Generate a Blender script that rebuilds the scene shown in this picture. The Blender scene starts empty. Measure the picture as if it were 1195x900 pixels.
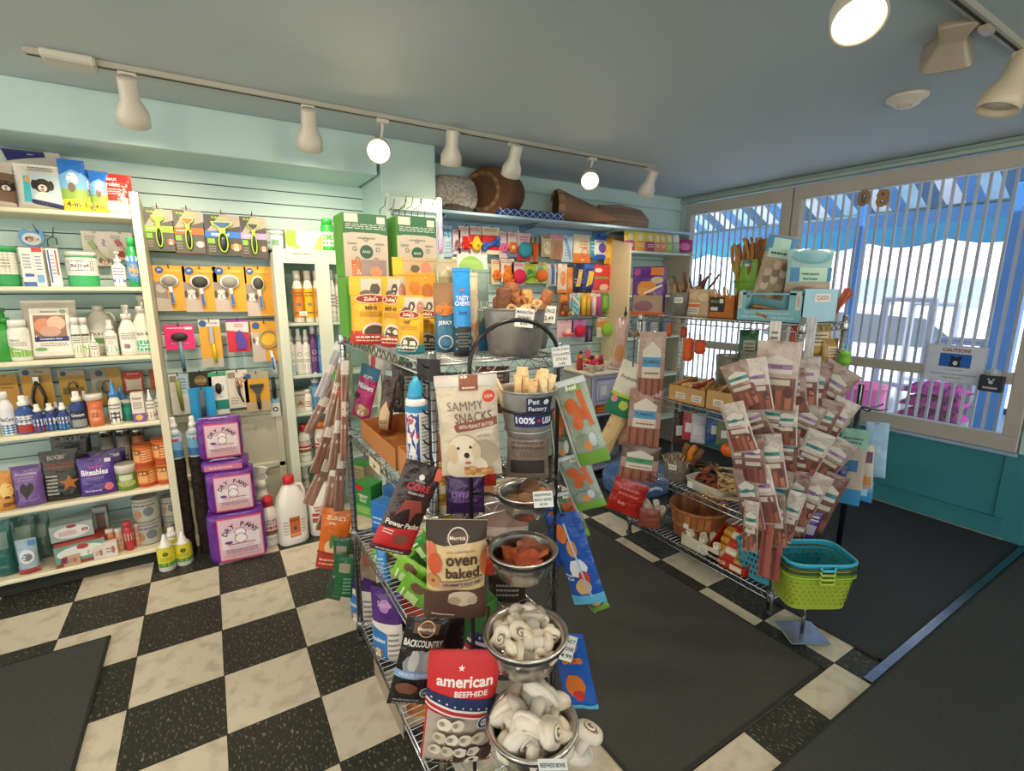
# Pet supply shop interior: everything is built in metres, x along the slat wall, y towards it, z up.
import bpy, math, random
from mathutils import Vector, Matrix, Euler, noise
from mathutils.geometry import tessellate_polygon
random.seed(11)
PI = math.pi
V = Vector
scene = bpy.context.scene
COL = scene.collection
# ------------------------------------------------------------------ camera geometry
FPX, YAW, PIT, ROL, CH = 572.235, .5515, .1953, .0036, 1.502
_f = V((math.sin(YAW)*math.cos(PIT), math.cos(YAW)*math.cos(PIT), -math.sin(PIT)))
_r0 = V((math.cos(YAW), -math.sin(YAW), 0)); _u0 = _r0.cross(_f)
_r = _r0*math.cos(ROL) + _u0*math.sin(ROL); _u = _u0*math.cos(ROL) - _r0*math.sin(ROL)
def at(px, py, ax, v):
    """the point of the plane ax = v that lies under a pixel of the 1195x900 photograph"""
    d = _r*((px-597.5)/FPX) - _u*((py-450)/FPX) + _f
    i = 'xyz'.index(ax); o = V((0, 0, CH)); t = (v-o[i])/d[i]
    return o + d*t
def depth(p): return (V(p)-V((0, 0, CH))).dot(_f)
# ------------------------------------------------------------------ colours and materials
def C(h):
    if not isinstance(h, str): return h
    r = []
    for i in (0, 2, 4):
        c = int(h[i:i+2], 16)/255
        r.append(c/12.92 if c <= .04045 else ((c+.055)/1.055)**2.4)
    return (r[0], r[1], r[2], 1)
def mixc(a, b, t):
    a, b = C(a), C(b); return tuple(a[i]*(1-t)+b[i]*t for i in range(3))+(1,)
MATS = {}
def nt(name):
    m = bpy.data.materials.new(name); m.use_nodes = True
    n = m.node_tree.nodes; l = m.node_tree.links
    return m, n, l, n['Principled BSDF'], n['Material Output']
def attr_mat(name, rough, metal=0, spec=.5, var=.10, bump=0, bscale=30, alpha=None, vscale=9, coat=0, trans=0):
    m, n, l, b, o = nt(name)
    a = n.new('ShaderNodeAttribute'); a.attribute_name = 'Col'
    tc = n.new('ShaderNodeTexCoord'); no = n.new('ShaderNodeTexNoise'); no.inputs['Scale'].default_value = vscale
    no.inputs['Detail'].default_value = 3
    l.new(tc.outputs['Object'], no.inputs['Vector'])
    hv = n.new('ShaderNodeHueSaturation')
    mr = n.new('ShaderNodeMapRange'); mr.inputs[1].default_value = .3; mr.inputs[2].default_value = .7
    mr.inputs[3].default_value = 1-var; mr.inputs[4].default_value = 1+var
    l.new(no.outputs['Fac'], mr.inputs[0]); l.new(mr.outputs[0], hv.inputs['Value']); l.new(a.outputs['Color'], hv.inputs['Color'])
    l.new(hv.outputs['Color'], b.inputs['Base Color'])
    b.inputs['Roughness'].default_value = rough; b.inputs['Metallic'].default_value = metal
    b.inputs['Specular IOR Level'].default_value = spec
    if coat: b.inputs['Coat Weight'].default_value = coat
    if alpha is not None: b.inputs['Alpha'].default_value = alpha
    if bump:
        nb = n.new('ShaderNodeTexNoise'); nb.inputs['Scale'].default_value = bscale; nb.inputs['Detail'].default_value = 4
        l.new(tc.outputs['Object'], nb.inputs['Vector'])
        bp = n.new('ShaderNodeBump'); bp.inputs['Strength'].default_value = bump; bp.inputs['Distance'].default_value = .01
        l.new(nb.outputs['Fac'], bp.inputs['Height']); l.new(bp.outputs['Normal'], b.inputs['Normal'])
    MATS[name] = m
    return m
attr_mat('card', .55, var=.05)
attr_mat('matte', .85, var=.08, spec=.3)
attr_mat('paint', .5, var=.05, vscale=2.5)
attr_mat('film', .24, var=.08, bump=.9, bscale=22)
attr_mat('cello', .13, var=.1, bump=1, bscale=34, coat=.6)
attr_mat('plastic', .28, var=.03)
attr_mat('rubber', .6, var=.05)
attr_mat('metal', .27, metal=1, var=.12, vscale=14)
attr_mat('galv', .38, metal=.6, var=.22, vscale=30)
attr_mat('wood', .6, var=.16, bump=.2, bscale=60, vscale=22)
attr_mat('bark', .9, var=.5, bump=1, bscale=45, vscale=40, spec=.2)
attr_mat('chew', .62, var=.22, bump=.6, bscale=70, vscale=55)
attr_mat('hide', .5, var=.07, bump=.25, bscale=26)
attr_mat('fleece', .95, var=.3, bump=1, bscale=90, vscale=60, spec=.1)
attr_mat('carpet', .95, var=.16, bump=.5, bscale=260, vscale=200, spec=.15)
attr_mat('clear', .08, alpha=.16, var=.0)
attr_mat('haze', .22, alpha=.42, var=.0, bump=.6, bscale=40)
def glow_mat(name, col, s):
    m, n, l, b, o = nt(name)
    b.inputs['Base Color'].default_value = C(col); b.inputs['Emission Color'].default_value = C(col)
    b.inputs['Emission Strength'].default_value = s
    MATS[name] = m
glow_mat('lamp', 'ffdca8', 22)
# ------------------------------------------------------------------ mesh builder
class M:
    def __init__(s): s.v = []; s.f = []; s.c = []; s.m = []; s.s = []; s.T = None
    def add(s, vs, fs, col, mat='card', smooth=False, T=None):
        o = len(s.v)
        for p in vs:
            p = V(p)
            if T is not None: p = T @ p
            if s.T is not None: p = s.T @ p
            s.v.append((p.x, p.y, p.z))
        multi = isinstance(col, list)
        for i, f in enumerate(fs):
            s.f.append([o+k for k in f]); s.c.append(C(col[i]) if multi else C(col)); s.m.append(mat); s.s.append(smooth)
        return s
    def box(s, x0, x1, y0, y1, z0, z1, col, mat='card', b=None, T=None):
        x0, x1 = min(x0, x1), max(x0, x1); y0, y1 = min(y0, y1), max(y0, y1); z0, z1 = min(z0, z1), max(z0, z1)
        if b is None: b = min(.004, .12*min(x1-x0, y1-y0, z1-z0))
        lo, hi = (x0, y0, z0), (x1, y1, z1); vs = []
        ix = {}
        for sx in (0, 1):
            for sy in (0, 1):
                for sz in (0, 1):
                    sg = (sx, sy, sz)
                    for a in range(3):
                        p = []
                        for k in range(3):
                            e = hi[k] if sg[k] else lo[k]
                            if k != a: e += -b if sg[k] else b
                            p.append(e)
                        ix[(sg, a)] = len(vs); vs.append(p)
        fs = []
        for a in range(3):
            q, r = [k for k in range(3) if k != a]
            for sa in (0, 1):
                loop = []
                for (u, w) in ((0, 0), (1, 0), (1, 1), (0, 1)):
                    sg = [0, 0, 0]; sg[a] = sa; sg[q] = u; sg[r] = w
                    loop.append(ix[(tuple(sg), a)])
                fs.append(loop)
            for su in (0, 1):      # edges parallel to axis a
                for sw in (0, 1):
                    sg0 = [0, 0, 0]; sg0[q] = su; sg0[r] = sw; sg1 = list(sg0); sg1[a] = 1
                    fs.append([ix[(tuple(sg0), q)], ix[(tuple(sg0), r)], ix[(tuple(sg1), r)], ix[(tuple(sg1), q)]])
        for sx in (0, 1):
            for sy in (0, 1):
                for sz in (0, 1): fs.append([ix[((sx, sy, sz), a)] for a in range(3)])
        c = V(((x0+x1)/2, (y0+y1)/2, (z0+z1)/2)); out = []
        for f in fs:
            n = (V(vs[f[1]])-V(vs[f[0]])).cross(V(vs[f[2]])-V(vs[f[0]]))
            m = sum((V(vs[k]) for k in f), V())/len(f) - c
            out.append(f if n.dot(m) > 0 else f[::-1])
        return s.add(vs, out, col, mat, False, T)
    def tube(s, pts, r, col, mat='metal', n=6, closed=False, T=None, smooth=True):
        pts = [V(p) for p in pts]; N = len(pts); vs = []; fs = []
        rr = r if isinstance(r, (list, tuple)) else [r]*N
        up = V((0, 0, 1)); prev = None
        for i, p in enumerate(pts):
            if closed: t = pts[(i+1) % N]-pts[i-1]
            else: t = pts[min(i+1, N-1)]-pts[max(i-1, 0)]
            t.normalize()
            if prev is None:
                a = up if abs(t.z) < .9 else V((1, 0, 0)); x = t.cross(a).normalized()
            else: x = (prev-t*prev.dot(t)).normalized()
            prev = x; y = t.cross(x)
            for k in range(n):
                an = 2*PI*k/n; vs.append(p+(x*math.cos(an)+y*math.sin(an))*rr[i])
        for i in range(N if closed else N-1):
            j = (i+1) % N
            for k in range(n): fs.append([i*n+k, i*n+(k+1) % n, j*n+(k+1) % n, j*n+k])
        if not closed: fs.append(list(range(n))[::-1]); fs.append([(N-1)*n+k for k in range(n)])
        return s.add(vs, fs, col, mat, smooth, T)
    def lathe(s, prof, col, mat='plastic', n=20, T=None, smooth=True, sx=1, sy=1, p=2, cap=True):
        """prof: (radius, z[, colour of the band above it]); sx, sy squash, p > 2 gives a rounded square section"""
        vs = []; fs = []; cs = []
        for q in prof:
            for k in range(n):
                a = 2*PI*k/n; c, d = math.cos(a), math.sin(a)
                if p != 2:
                    m = (abs(c)**p+abs(d)**p)**(-1/p); c *= m; d *= m
                vs.append((q[0]*c*sx, q[0]*d*sy, q[1]))
        for i in range(len(prof)-1):
            cc = prof[i][2] if len(prof[i]) > 2 and prof[i][2] else col
            for k in range(n):
                fs.append([i*n+k, i*n+(k+1) % n, (i+1)*n+(k+1) % n, (i+1)*n+k]); cs.append(cc)
        if cap:
            if prof[0][0] > 1e-4: fs.append(list(range(n))[::-1]); cs.append(col)
            if prof[-1][0] > 1e-4: fs.append([(len(prof)-1)*n+k for k in range(n)]); cs.append(col)
        return s.add(vs, fs, cs, mat, smooth, T)
    def surf(s, S, nu, nv, col, mat='film', smooth=True, flip=False, T=None):
        vs = [S(i/nu, j/nv) for j in range(nv+1) for i in range(nu+1)]; fs = []; cs = []
        for j in range(nv):
            for i in range(nu):
                a = j*(nu+1)+i; f = [a, a+1, a+nu+2, a+nu+1]
                fs.append(f[::-1] if flip else f)
                if callable(col): cs.append(col((i+.5)/nu, (j+.5)/nv))
        return s.add(vs, fs, cs if callable(col) else col, mat, smooth, T)
    def flat(s, poly, z0, z1, col, mat='card', T=None):
        """prism of a polygon in x, y"""
        n = len(poly); vs = [(x, y, z0) for x, y in poly]+[(x, y, z1) for x, y in poly]
        tri = tessellate_polygon([[V((x, y, 0)) for x, y in poly]])
        A = sum(poly[i][0]*poly[(i+1) % n][1]-poly[(i+1) % n][0]*poly[i][1] for i in range(n))
        fs = []
        for t in tri:
            a, b, c = t
            cr = (poly[b][0]-poly[a][0])*(poly[c][1]-poly[a][1])-(poly[b][1]-poly[a][1])*(poly[c][0]-poly[a][0])
            t = [a, b, c] if cr > 0 else [a, c, b]
            fs.append([k+n for k in t]); fs.append(t[::-1])
        for i in range(n):
            j = (i+1) % n; q = [i, j, j+n, i+n]; fs.append(q if A > 0 else q[::-1])
        return s.add(vs, fs, col, mat, False, T)
    def mesh(s, name='mesh'):
        me = bpy.data.meshes.new(name); me.from_pydata(s.v, [], s.f)
        ms = []
        for x in s.m:
            if x not in ms: ms.append(x)
        for x in ms: me.materials.append(MATS[x])
        ix = {x: i for i, x in enumerate(ms)}
        me.polygons.foreach_set('material_index', [ix[x] for x in s.m])
        me.polygons.foreach_set('use_smooth', s.s)
        at_ = me.attributes.new('Col', 'FLOAT_COLOR', 'FACE')
        at_.data.foreach_set('color', [k for c in s.c for k in c])
        me.update()
        return me
# ------------------------------------------------------------------ lettering and printed art
_txt = {}
def text2d(st, bold=0.0):
    k = (st, bold)
    if k in _txt: return _txt[k]
    cu = bpy.data.curves.new('lettering', 'FONT'); cu.body = st; cu.size = 1; cu.resolution_u = 2; cu.offset = bold
    cu.fill_mode = 'FRONT'
    ob = bpy.data.objects.new('lettering', cu); COL.objects.link(ob)
    dg = bpy.context.evaluated_depsgraph_get(); ev = ob.evaluated_get(dg); me = ev.to_mesh()
    vs = [(v.co.x, v.co.y) for v in me.vertices]; fs = [tuple(p.vertices) for p in me.polygons]
    ev.to_mesh_clear(); bpy.data.objects.remove(ob); bpy.data.curves.remove(cu)
    if not vs: r = ([], [], 1)
    else:
        x0 = min(v[0] for v in vs); x1 = max(v[0] for v in vs); y0 = min(v[1] for v in vs); y1 = max(v[1] for v in vs)
        h = max(y1-y0, 1e-4); vs = [((x-(x0+x1)/2)/h, (y-(y0+y1)/2)/h) for x, y in vs]; r = (vs, fs, (x1-x0)/h)
    _txt[k] = r
    return r
def ell(cx, cy, rx, ry, n=14, a0=0): return [(cx+rx*math.cos(a0+2*PI*k/n), cy+ry*math.sin(a0+2*PI*k/n)) for k in range(n)]
def blob(cx, cy, rx, ry, seed, n=12, j=.22):
    rd = random.Random(seed)
    return [(cx+rx*(1-j*rd.random())*math.cos(2*PI*k/n), cy+ry*(1-j*rd.random())*math.sin(2*PI*k/n)) for k in range(n)]
def star(cx, cy, rx, ry, k=5, q=.42):
    return [(cx+rx*(1 if i % 2 == 0 else q)*math.sin(PI*i/k), cy+ry*(1 if i % 2 == 0 else q)*math.cos(PI*i/k)) for i in range(2*k)]
def art(mb, S, w, h, ops, L=.02, off=.0005, step=.0003, mat=None):
    """print shapes on the surface S(u, v) -> point, w x h metres; each later op lies a hair further out"""
    e = 1e-3; lay = 0
    def put(poly_tris, col, mt):
        nonlocal lay
        lay += 1; d = off+step*lay
        vs = []; fs = []; ca = {}
        def pt(u, v):
            k = (round(u, 5), round(v, 5))
            if k not in ca:
                u_, v_ = min(max(u, 0), 1), min(max(v, 0), 1)
                p = S(u_, v_); du = S(min(u_+e, 1), v_)-S(max(u_-e, 0), v_); dv = S(u_, min(v_+e, 1))-S(u_, max(v_-e, 0))
                nn = du.cross(dv)
                nn = nn.normalized() if nn.length > 1e-12 else V((0, -1, 0))
                ca[k] = len(vs); vs.append(p+nn*d)
            return ca[k]
        st = list(poly_tris)
        while st:
            a, b, c = st.pop()
            la = math.hypot((a[0]-b[0])*w, (a[1]-b[1])*h); lb = math.hypot((b[0]-c[0])*w, (b[1]-c[1])*h); lc = math.hypot((c[0]-a[0])*w, (c[1]-a[1])*h)
            m = max(la, lb, lc)
            if m > L and len(st) < 4000:
                if m == la: q = ((a[0]+b[0])/2, (a[1]+b[1])/2); st += [(a, q, c), (q, b, c)]
                elif m == lb: q = ((b[0]+c[0])/2, (b[1]+c[1])/2); st += [(a, b, q), (a, q, c)]
                else: q = ((a[0]+c[0])/2, (a[1]+c[1])/2); st += [(a, b, q), (q, b, c)]
                continue
            cr = (b[0]-a[0])*(c[1]-a[1])-(b[1]-a[1])*(c[0]-a[0])
            if abs(cr) < 1e-9: continue
            fs.append([pt(*a), pt(*b), pt(*c)] if cr > 0 else [pt(*a), pt(*c), pt(*b)])
        mb.add(vs, fs, col, mt, True)
    def poly(P, col, mt):
        P = [(min(max(x, 0.002), .998), min(max(y, 0.002), .998)) for x, y in P]
        t = tessellate_polygon([[V((x*w, y*h, 0)) for x, y in P]])
        put([(P[a], P[b], P[c]) for a, b, c in t], col, mt)
    mt0 = mat
    asp = w/h
    for o in ops:
        k = o[0]
        mt = mt0 or 'card'
        if k == 'r': poly([(o[1], o[2]), (o[3], o[2]), (o[3], o[4]), (o[1], o[4])], o[5], mt)
        elif k == 'e': poly(ell(*o[1:5]), o[5], mt)
        elif k == 'c': poly(ell(o[1], o[2], o[3], o[3]*asp, 18), o[4], mt)          # circle, radius in widths
        elif k == 'p': poly(o[1], o[2], mt)
        elif k == 'b': poly(blob(*o[1:6]), o[6], mt)
        elif k == '*': poly(star(o[1], o[2], o[3], o[3]*asp), o[4], mt)
        elif k == 'ring':
            P = ell(o[1], o[2], o[3], o[3]*asp, 18); Q = ell(o[1], o[2], o[3]*o[4], o[3]*o[4]*asp, 18)
            tr = []
            for i in range(18):
                j = (i+1) % 18; tr += [(P[i], P[j], Q[j]), (P[i], Q[j], Q[i])]
            put(tr, o[5], mt)
        elif k == 't':                                                             # text, centre, height (fraction of h), colour[, max width, bold, angle]
            bold = o[7] if len(o) > 7 else .02
            vs, fs, tw = text2d(o[1], bold)
            if not vs: continue
            hh = o[4]*h; mw = (o[6] if len(o) > 6 and o[6] else .9)*w
            sx = hh if tw*hh <= mw else mw/tw
            an = math.radians(o[8]) if len(o) > 8 else 0; ca_, sa_ = math.cos(an), math.sin(an)
            Q = []
            for x, y in vs:
                X, Y = x*sx, y*hh; Q.append((o[2]+(X*ca_-Y*sa_)/w, o[3]+(X*sa_+Y*ca_)/h))
            tr = []
            for f in fs:
                for i in range(1, len(f)-1): tr.append((Q[f[0]], Q[f[i]], Q[f[i+1]]))
            put(tr, o[5], mt)
        elif k == 'arc':                                                           # letters set along an arch: text, cu, cv, radius(w), letter height(h), colour, spread degrees
            st, cu, cv, rad, lh, col, sp = o[1:8]
            tr = []
            for i, ch in enumerate(st):
                if ch == ' ': continue
                a = math.radians(90+sp/2-sp*i/(len(st)-1)); vs, fs, tw = text2d(ch, .02)
                ro = a-PI/2; cr_, sr_ = math.cos(ro), math.sin(ro); Q = []
                for x, y in vs:
                    X, Y = x*lh*h, y*lh*h; Q.append((cu+rad*math.cos(a)+(X*cr_-Y*sr_)/w, cv+(rad*w*math.sin(a)+X*sr_+Y*cr_)/h))
                for f in fs:
                    for q in range(1, len(f)-1): tr.append((Q[f[0]], Q[f[q]], Q[f[q+1]]))
            put(tr, col, mt)
        elif k == 'dog':                                                           # a dog's face: cu, cv, size(w), fur, ear colour, muzzle
            cu, cv, s_, fur, ear, muz = o[1:7]; sy = s_*asp
            for P, cc in ((ell(cu, cv, s_*.5, sy*.52), fur), (ell(cu-s_*.46, cv+sy*.05, s_*.17, sy*.36), ear), (ell(cu+s_*.46, cv+sy*.05, s_*.17, sy*.36), ear),
                          (ell(cu, cv-sy*.18, s_*.25, sy*.26), muz), (ell(cu, cv-sy*.33, s_*.09, sy*.1), 'c4706c'), (ell(cu, cv-sy*.1, s_*.09, sy*.07), '231c1a'),
                          (ell(cu-s_*.18, cv+sy*.1, s_*.05, sy*.06, 8), '231c1a'), (ell(cu+s_*.18, cv+sy*.1, s_*.05, sy*.06, 8), '231c1a')): poly(P, cc, mt)
        elif k == 'lines':                                                         # a paragraph too small to read: u0,v0,u1,v1,rows,colour
            u0, v0, u1, v1, n_, cc = o[1:7]; rd = random.Random(n_*7+int(u0*100)); tr = []
            for i in range(n_):
                v = v1-(i+.5)*(v1-v0)/n_; hh = (v1-v0)/n_*.22; x = u0
                while x < u1-.02:
                    x2 = min(u1, x+(u1-u0)*(.07+.12*rd.random())); tr += [((x, v-hh), (x2, v-hh), (x2, v+hh)), ((x, v-hh), (x2, v+hh), (x, v+hh))]
                    x = x2+(u1-u0)*.03
            put(tr, cc, mt)
# ------------------------------------------------------------------ objects, parts, labels
ALL = []
def _link(name, me, parent=None):
    o = bpy.data.objects.new(name, me); COL.objects.link(o)
    if parent: o.parent = parent
    return o
def structure(name, mb):
    o = _link(name, mb.mesh(name)); o['kind'] = 'structure'
    return o
def P(name, mb, kids=None, label=None): return [name, mb.mesh(name) if isinstance(mb, M) else mb, kids or [], label]
def place(name, label, cat, parts, loc=(0, 0, 0), rot=(0, 0, 0), group=None, kind=None, scale=None, quat=None):
    """link one thing: an Empty with its parts, or one mesh when it has a single plain part"""
    if len(parts) == 1 and parts[0][0] is None:
        o = _link(name, parts[0][1])
        for k in parts[0][2]: _link(k[0], k[1], o)
    else:
        o = bpy.data.objects.new(name, None); o.empty_display_size = .05; COL.objects.link(o)
        for p in parts:
            c = _link(p[0], p[1], o)
            if p[3]: c['label'] = p[3]
            for k in p[2]: _link(k[0], k[1], c)
    o.location = loc
    if quat is not None: o.rotation_mode = 'QUATERNION'; o.rotation_quaternion = quat
    else: o.rotation_euler = rot
    if scale: o.scale = (scale, scale, scale) if isinstance(scale, (int, float)) else scale
    o['label'] = label; o['category'] = cat
    if group: o['group'] = group
    if kind: o['kind'] = kind
    ALL.append((name, label, group))
    return o
# ---- measuring helpers: read a thing's place and size off the photograph, on the real surface it stands on
def stand(x0, x1, yt, ax, v, zs, yb=None):
    """thing standing on the height zs with its face in the plane ax = v: (base point, width, height)"""
    xm = (x0+x1)/2; ym = (yt+(yb if yb else yt+40))/2
    a, b, c, t = at(x0, ym, ax, v), at(x1, ym, ax, v), at(xm, ym, ax, v), at(xm, yt, ax, v)
    c.z = zs
    return c, (b-a).length, t.z-zs
def hang(x0, x1, yt, yb, ax, v):
    xm = (x0+x1)/2; ym = (yt+yb)/2
    a, b = at(x0, ym, ax, v), at(x1, ym, ax, v); c = at(xm, ym, ax, v); t = at(xm, yt, ax, v); u = at(xm, yb, ax, v)
    c.z = u.z
    return c, (b-a).length, t.z-u.z
def facing(c): return math.atan2(-c.x, c.y)   # turns a -Y face towards the middle of the shop floor
WORLD, SUN, EXPO = 2.3, 3.5, 0.55
# ================================================================== THE ROOM
XW, YB, ZC = 4.017, 3.42, 2.36
attr_mat('glass', .03, alpha=.07, var=0)
# floor: black and white speckled vinyl tiles on a 0.3048 m grid
def floor_mat():
    m, n, l, b, o = nt('vinyl_tiles')
    tc = n.new('ShaderNodeTexCoord'); mp = n.new('ShaderNodeMapping'); T = .3048
    mp.inputs['Location'].default_value = (.695/T+20, -2.627/T+40, .5); mp.inputs['Scale'].default_value = (1/T, 1/T, 0)
    l.new(tc.outputs['Object'], mp.inputs['Vector'])
    ck = n.new('ShaderNodeTexChecker'); ck.inputs['Scale'].default_value = 1
    ck.inputs['Color1'].default_value = (1, 1, 1, 1); ck.inputs['Color2'].default_value = (0, 0, 0, 1)
    l.new(mp.outputs['Vector'], ck.inputs['Vector'])
    # marbled streaks of the vinyl
    no = n.new('ShaderNodeTexNoise'); no.inputs['Scale'].default_value = 120; no.inputs['Detail'].default_value = 4
    mp2 = n.new('ShaderNodeMapping'); mp2.inputs['Scale'].default_value = (1, .45, 1); mp2.inputs['Rotation'].default_value = (0, 0, .5)
    l.new(tc.outputs['Object'], mp2.inputs['Vector']); l.new(mp2.outputs['Vector'], no.inputs['Vector'])
    r1 = n.new('ShaderNodeValToRGB'); r1.color_ramp.elements[0].position = .57; r1.color_ramp.elements[1].position = .70
    r1.color_ramp.elements[0].color = C('2e3029'); r1.color_ramp.elements[1].color = C('8a8674'); l.new(no.outputs['Fac'], r1.inputs[0])
    n2 = n.new('ShaderNodeTexNoise'); n2.inputs['Scale'].default_value = 14; n2.inputs['Detail'].default_value = 6; l.new(tc.outputs['Object'], n2.inputs['Vector'])
    r2 = n.new('ShaderNodeValToRGB'); r2.color_ramp.elements[0].position = .33; r2.color_ramp.elements[1].position = .5
    r2.color_ramp.elements[0].color = C('bcb29c'); r2.color_ramp.elements[1].color = C('d2c9b4'); l.new(n2.outputs['Fac'], r2.inputs[0])
    mx = n.new('ShaderNodeMixRGB'); l.new(ck.outputs['Fac'], mx.inputs[0]); l.new(r1.outputs[0], mx.inputs[1]); l.new(r2.outputs[0], mx.inputs[2])
    # dark joints
    sx = n.new('ShaderNodeSeparateXYZ'); l.new(mp.outputs['Vector'], sx.inputs[0]); ds = []
    for k in (0, 1):
        fr = n.new('ShaderNodeMath'); fr.operation = 'FRACT'; l.new(sx.outputs[k], fr.inputs[0])
        a = n.new('ShaderNodeMath'); a.operation = 'SUBTRACT'; a.inputs[1].default_value = .5; l.new(fr.outputs[0], a.inputs[0])
        c = n.new('ShaderNodeMath'); c.operation = 'ABSOLUTE'; l.new(a.outputs[0], c.inputs[0])
        g = n.new('ShaderNodeMath'); g.operation = 'GREATER_THAN'; g.inputs[1].default_value = .4945; l.new(c.outputs[0], g.inputs[0]); ds.append(g)
    mm = n.new('ShaderNodeMath'); mm.operation = 'MAXIMUM'; l.new(ds[0].outputs[0], mm.inputs[0]); l.new(ds[1].outputs[0], mm.inputs[1])
    m3 = n.new('ShaderNodeMixRGB'); l.new(mm.outputs[0], m3.inputs[0]); l.new(mx.outputs[0], m3.inputs[1]); m3.inputs[2].default_value = C('2a2622')
    l.new(m3.outputs[0], b.inputs['Base Color']); b.inputs['Roughness'].default_value = .42; b.inputs['Specular IOR Level'].default_value = .35
    MATS['tiles'] = m
floor_mat()
def wall_mat(name, col, col2, sc=1.6, rough=.55):
    m, n, l, b, o = nt(name)
    tc = n.new('ShaderNodeTexCoord'); no = n.new('ShaderNodeTexNoise'); no.inputs['Scale'].default_value = sc; no.inputs['Detail'].default_value = 5
    l.new(tc.outputs['Object'], no.inputs['Vector']); r = n.new('ShaderNodeValToRGB')
    r.color_ramp.elements[0].position = .3; r.color_ramp.elements[1].position = .7; r.color_ramp.elements[0].color = C(col); r.color_ramp.elements[1].color = C(col2)
    l.new(no.outputs['Fac'], r.inputs[0]); l.new(r.outputs[0], b.inputs['Base Color']); b.inputs['Roughness'].default_value = rough
    MATS[name] = m
wall_mat('ceil', 'b6c4cb', 'bcc8cc', 1.2, .8)
wall_mat('aqua', 'b2cfce', 'bcd6d2', 1.8)
wall_mat('teal', '2f7f88', '398b92', 3)
m = M(); m.box(-4.5, XW+.1, -4.5, YB+.1, -.12, 0, 'ffffff', 'tiles', b=0); structure('floor', m)
m = M(); m.box(-4.5, XW+.22, -4.5, YB+.1, ZC, ZC+.12, 'ffffff', 'ceil', b=0); structure('ceiling', m)
# slat wall: horizontal boards with dark grooves every 76 mm
m = M(); z = 0.02
m.box(-4.5, XW, YB+.012, YB+.1, 0, ZC, '26302f', 'matte', b=0)
while z < ZC-.02:
    z2 = min(z+.0745, ZC); m.box(-4.5, XW, YB, YB+.014, z+.001, z2-.002, 'b0d3ce', 'aqua', b=.002); z += .0762
structure('wall_back', m)
# soffit over the slat wall and the chimney-like pillar
m = M(); m.box(-4.5, .92, 3.0, YB, 2.147, ZC, 'b4d6cf', 'aqua', b=.004); structure('soffit', m)
m = M(); m.box(.94, 1.285, 3.0, YB, 0, ZC, 'a9cfca', 'aqua', b=.004); structure('pillar', m)
m = M(); m.box(1.29, XW, 3.408, YB+.005, 2.005, 2.24, 'a9cfca', 'aqua', b=.003); m.box(1.29, 3.06, 3.41, YB+.005, 1.87, 1.984, '8fb4cf', 'paint', b=.002); m.box(1.29, XW, 3.385, YB+.005, 2.24, ZC, 'a9cfca', 'aqua', b=.008); structure('trim_1', m)   # frieze board over the high shelf
# window wall
m = M()
m.box(XW, XW+.14, -4.5, YB+.1, 0, .55, 'ffffff', 'teal', b=0)
m.box(XW, XW+.14, -4.5, YB+.1, 2.31, ZC, 'ffffff', 'aqua', b=0)
m.box(XW, XW+.14, 3.34, YB+.1, .55, 2.31, 'ffffff', 'aqua', b=0)
m.box(XW, XW+.14, -4.5, .79, .55, 2.31, 'ffffff', 'aqua', b=0)
structure('wall_right', m)
m = M(); m.box(XW-.03, XW, .80, 3.38, 2.33, 2.355, '8fa69e', 'paint'); m.box(XW-.045, XW, .70, 3.38, 2.303, 2.328, 'a5b7ae', 'paint'); structure('trim_2', m)
m = M(); m.box(XW-.022, XW+.002, .79, YB, .012, .125, '3d9297', 'teal'); m.box(XW-.03, XW, .79, YB, .12, .135, '4a9da0', 'teal')
m.box(XW-.02, XW+.002, .78, YB, 0, .014, '9c9a86', 'paint'); structure('baseboard_right', m)
m = M(); m.box(XW-.012, XW+.003, .70, .84, .0, .55, '2f7f88', 'teal'); structure('trim_3', m)
def window(n, y0, y1, rail):
    f = M(); c = 'b9b3a8'
    f.box(XW-.02, XW+.05, y0, y1, 2.19, 2.29, c, 'paint'); f.box(XW-.02, XW+.05, y0, y1, .553, .648, c, 'paint')
    f.box(XW-.02, XW+.05, y0, y0+.075, .648, 2.19, c, 'paint'); f.box(XW-.02, XW+.05, y1-.065, y1, .648, 2.19, c, 'paint')
    if rail: f.box(XW-.018, XW+.05, y0+.075, y1-.065, .955, 1.02, c, 'paint')
    fr = structure('window_%d' % n, f)
    g = M(); g.box(XW+.012, XW+.018, y0+.06, y1-.05, .64, 2.2, 'dfeef2', 'glass', b=0); _link('glass_pane', g.mesh('glass_pane'), fr)
window(1, .80, 2.30, True); window(2, 2.31, 3.335, True)
m = M(); m.box(XW-.035, XW+.06, .79, 3.38, .530, .552, '9db5cf', 'paint', b=.005); structure('trim_4', m)
# security gate of flat vertical bars behind the glass
bar = M(); bar.box(-.004, .004, -.009, .009, .56, 2.29, 'b9bfca', 'paint', b=.001); bar = bar.mesh('bar')
g = bpy.data.objects.new('security_gate', None); COL.objects.link(g); g.location = (XW+.105, 0, 0)
g['label'] = 'grey folding security gate of thin vertical bars outside the shop window'; g['category'] = 'gate'
y = .82; k = 0
while y < 3.33:
    b = _link('bar', bar, g); b.location = (0, y, 0); b.rotation_euler = (0, 0, .5 if k % 2 else -.3); y += .0585; k += 1
for z in (.60, 2.26):
    r = M(); r.box(-.012, .012, .8, 3.34, z-.012, z+.012, '7d879a', 'metal'); _link('rail', r.mesh('rail'), g)
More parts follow.
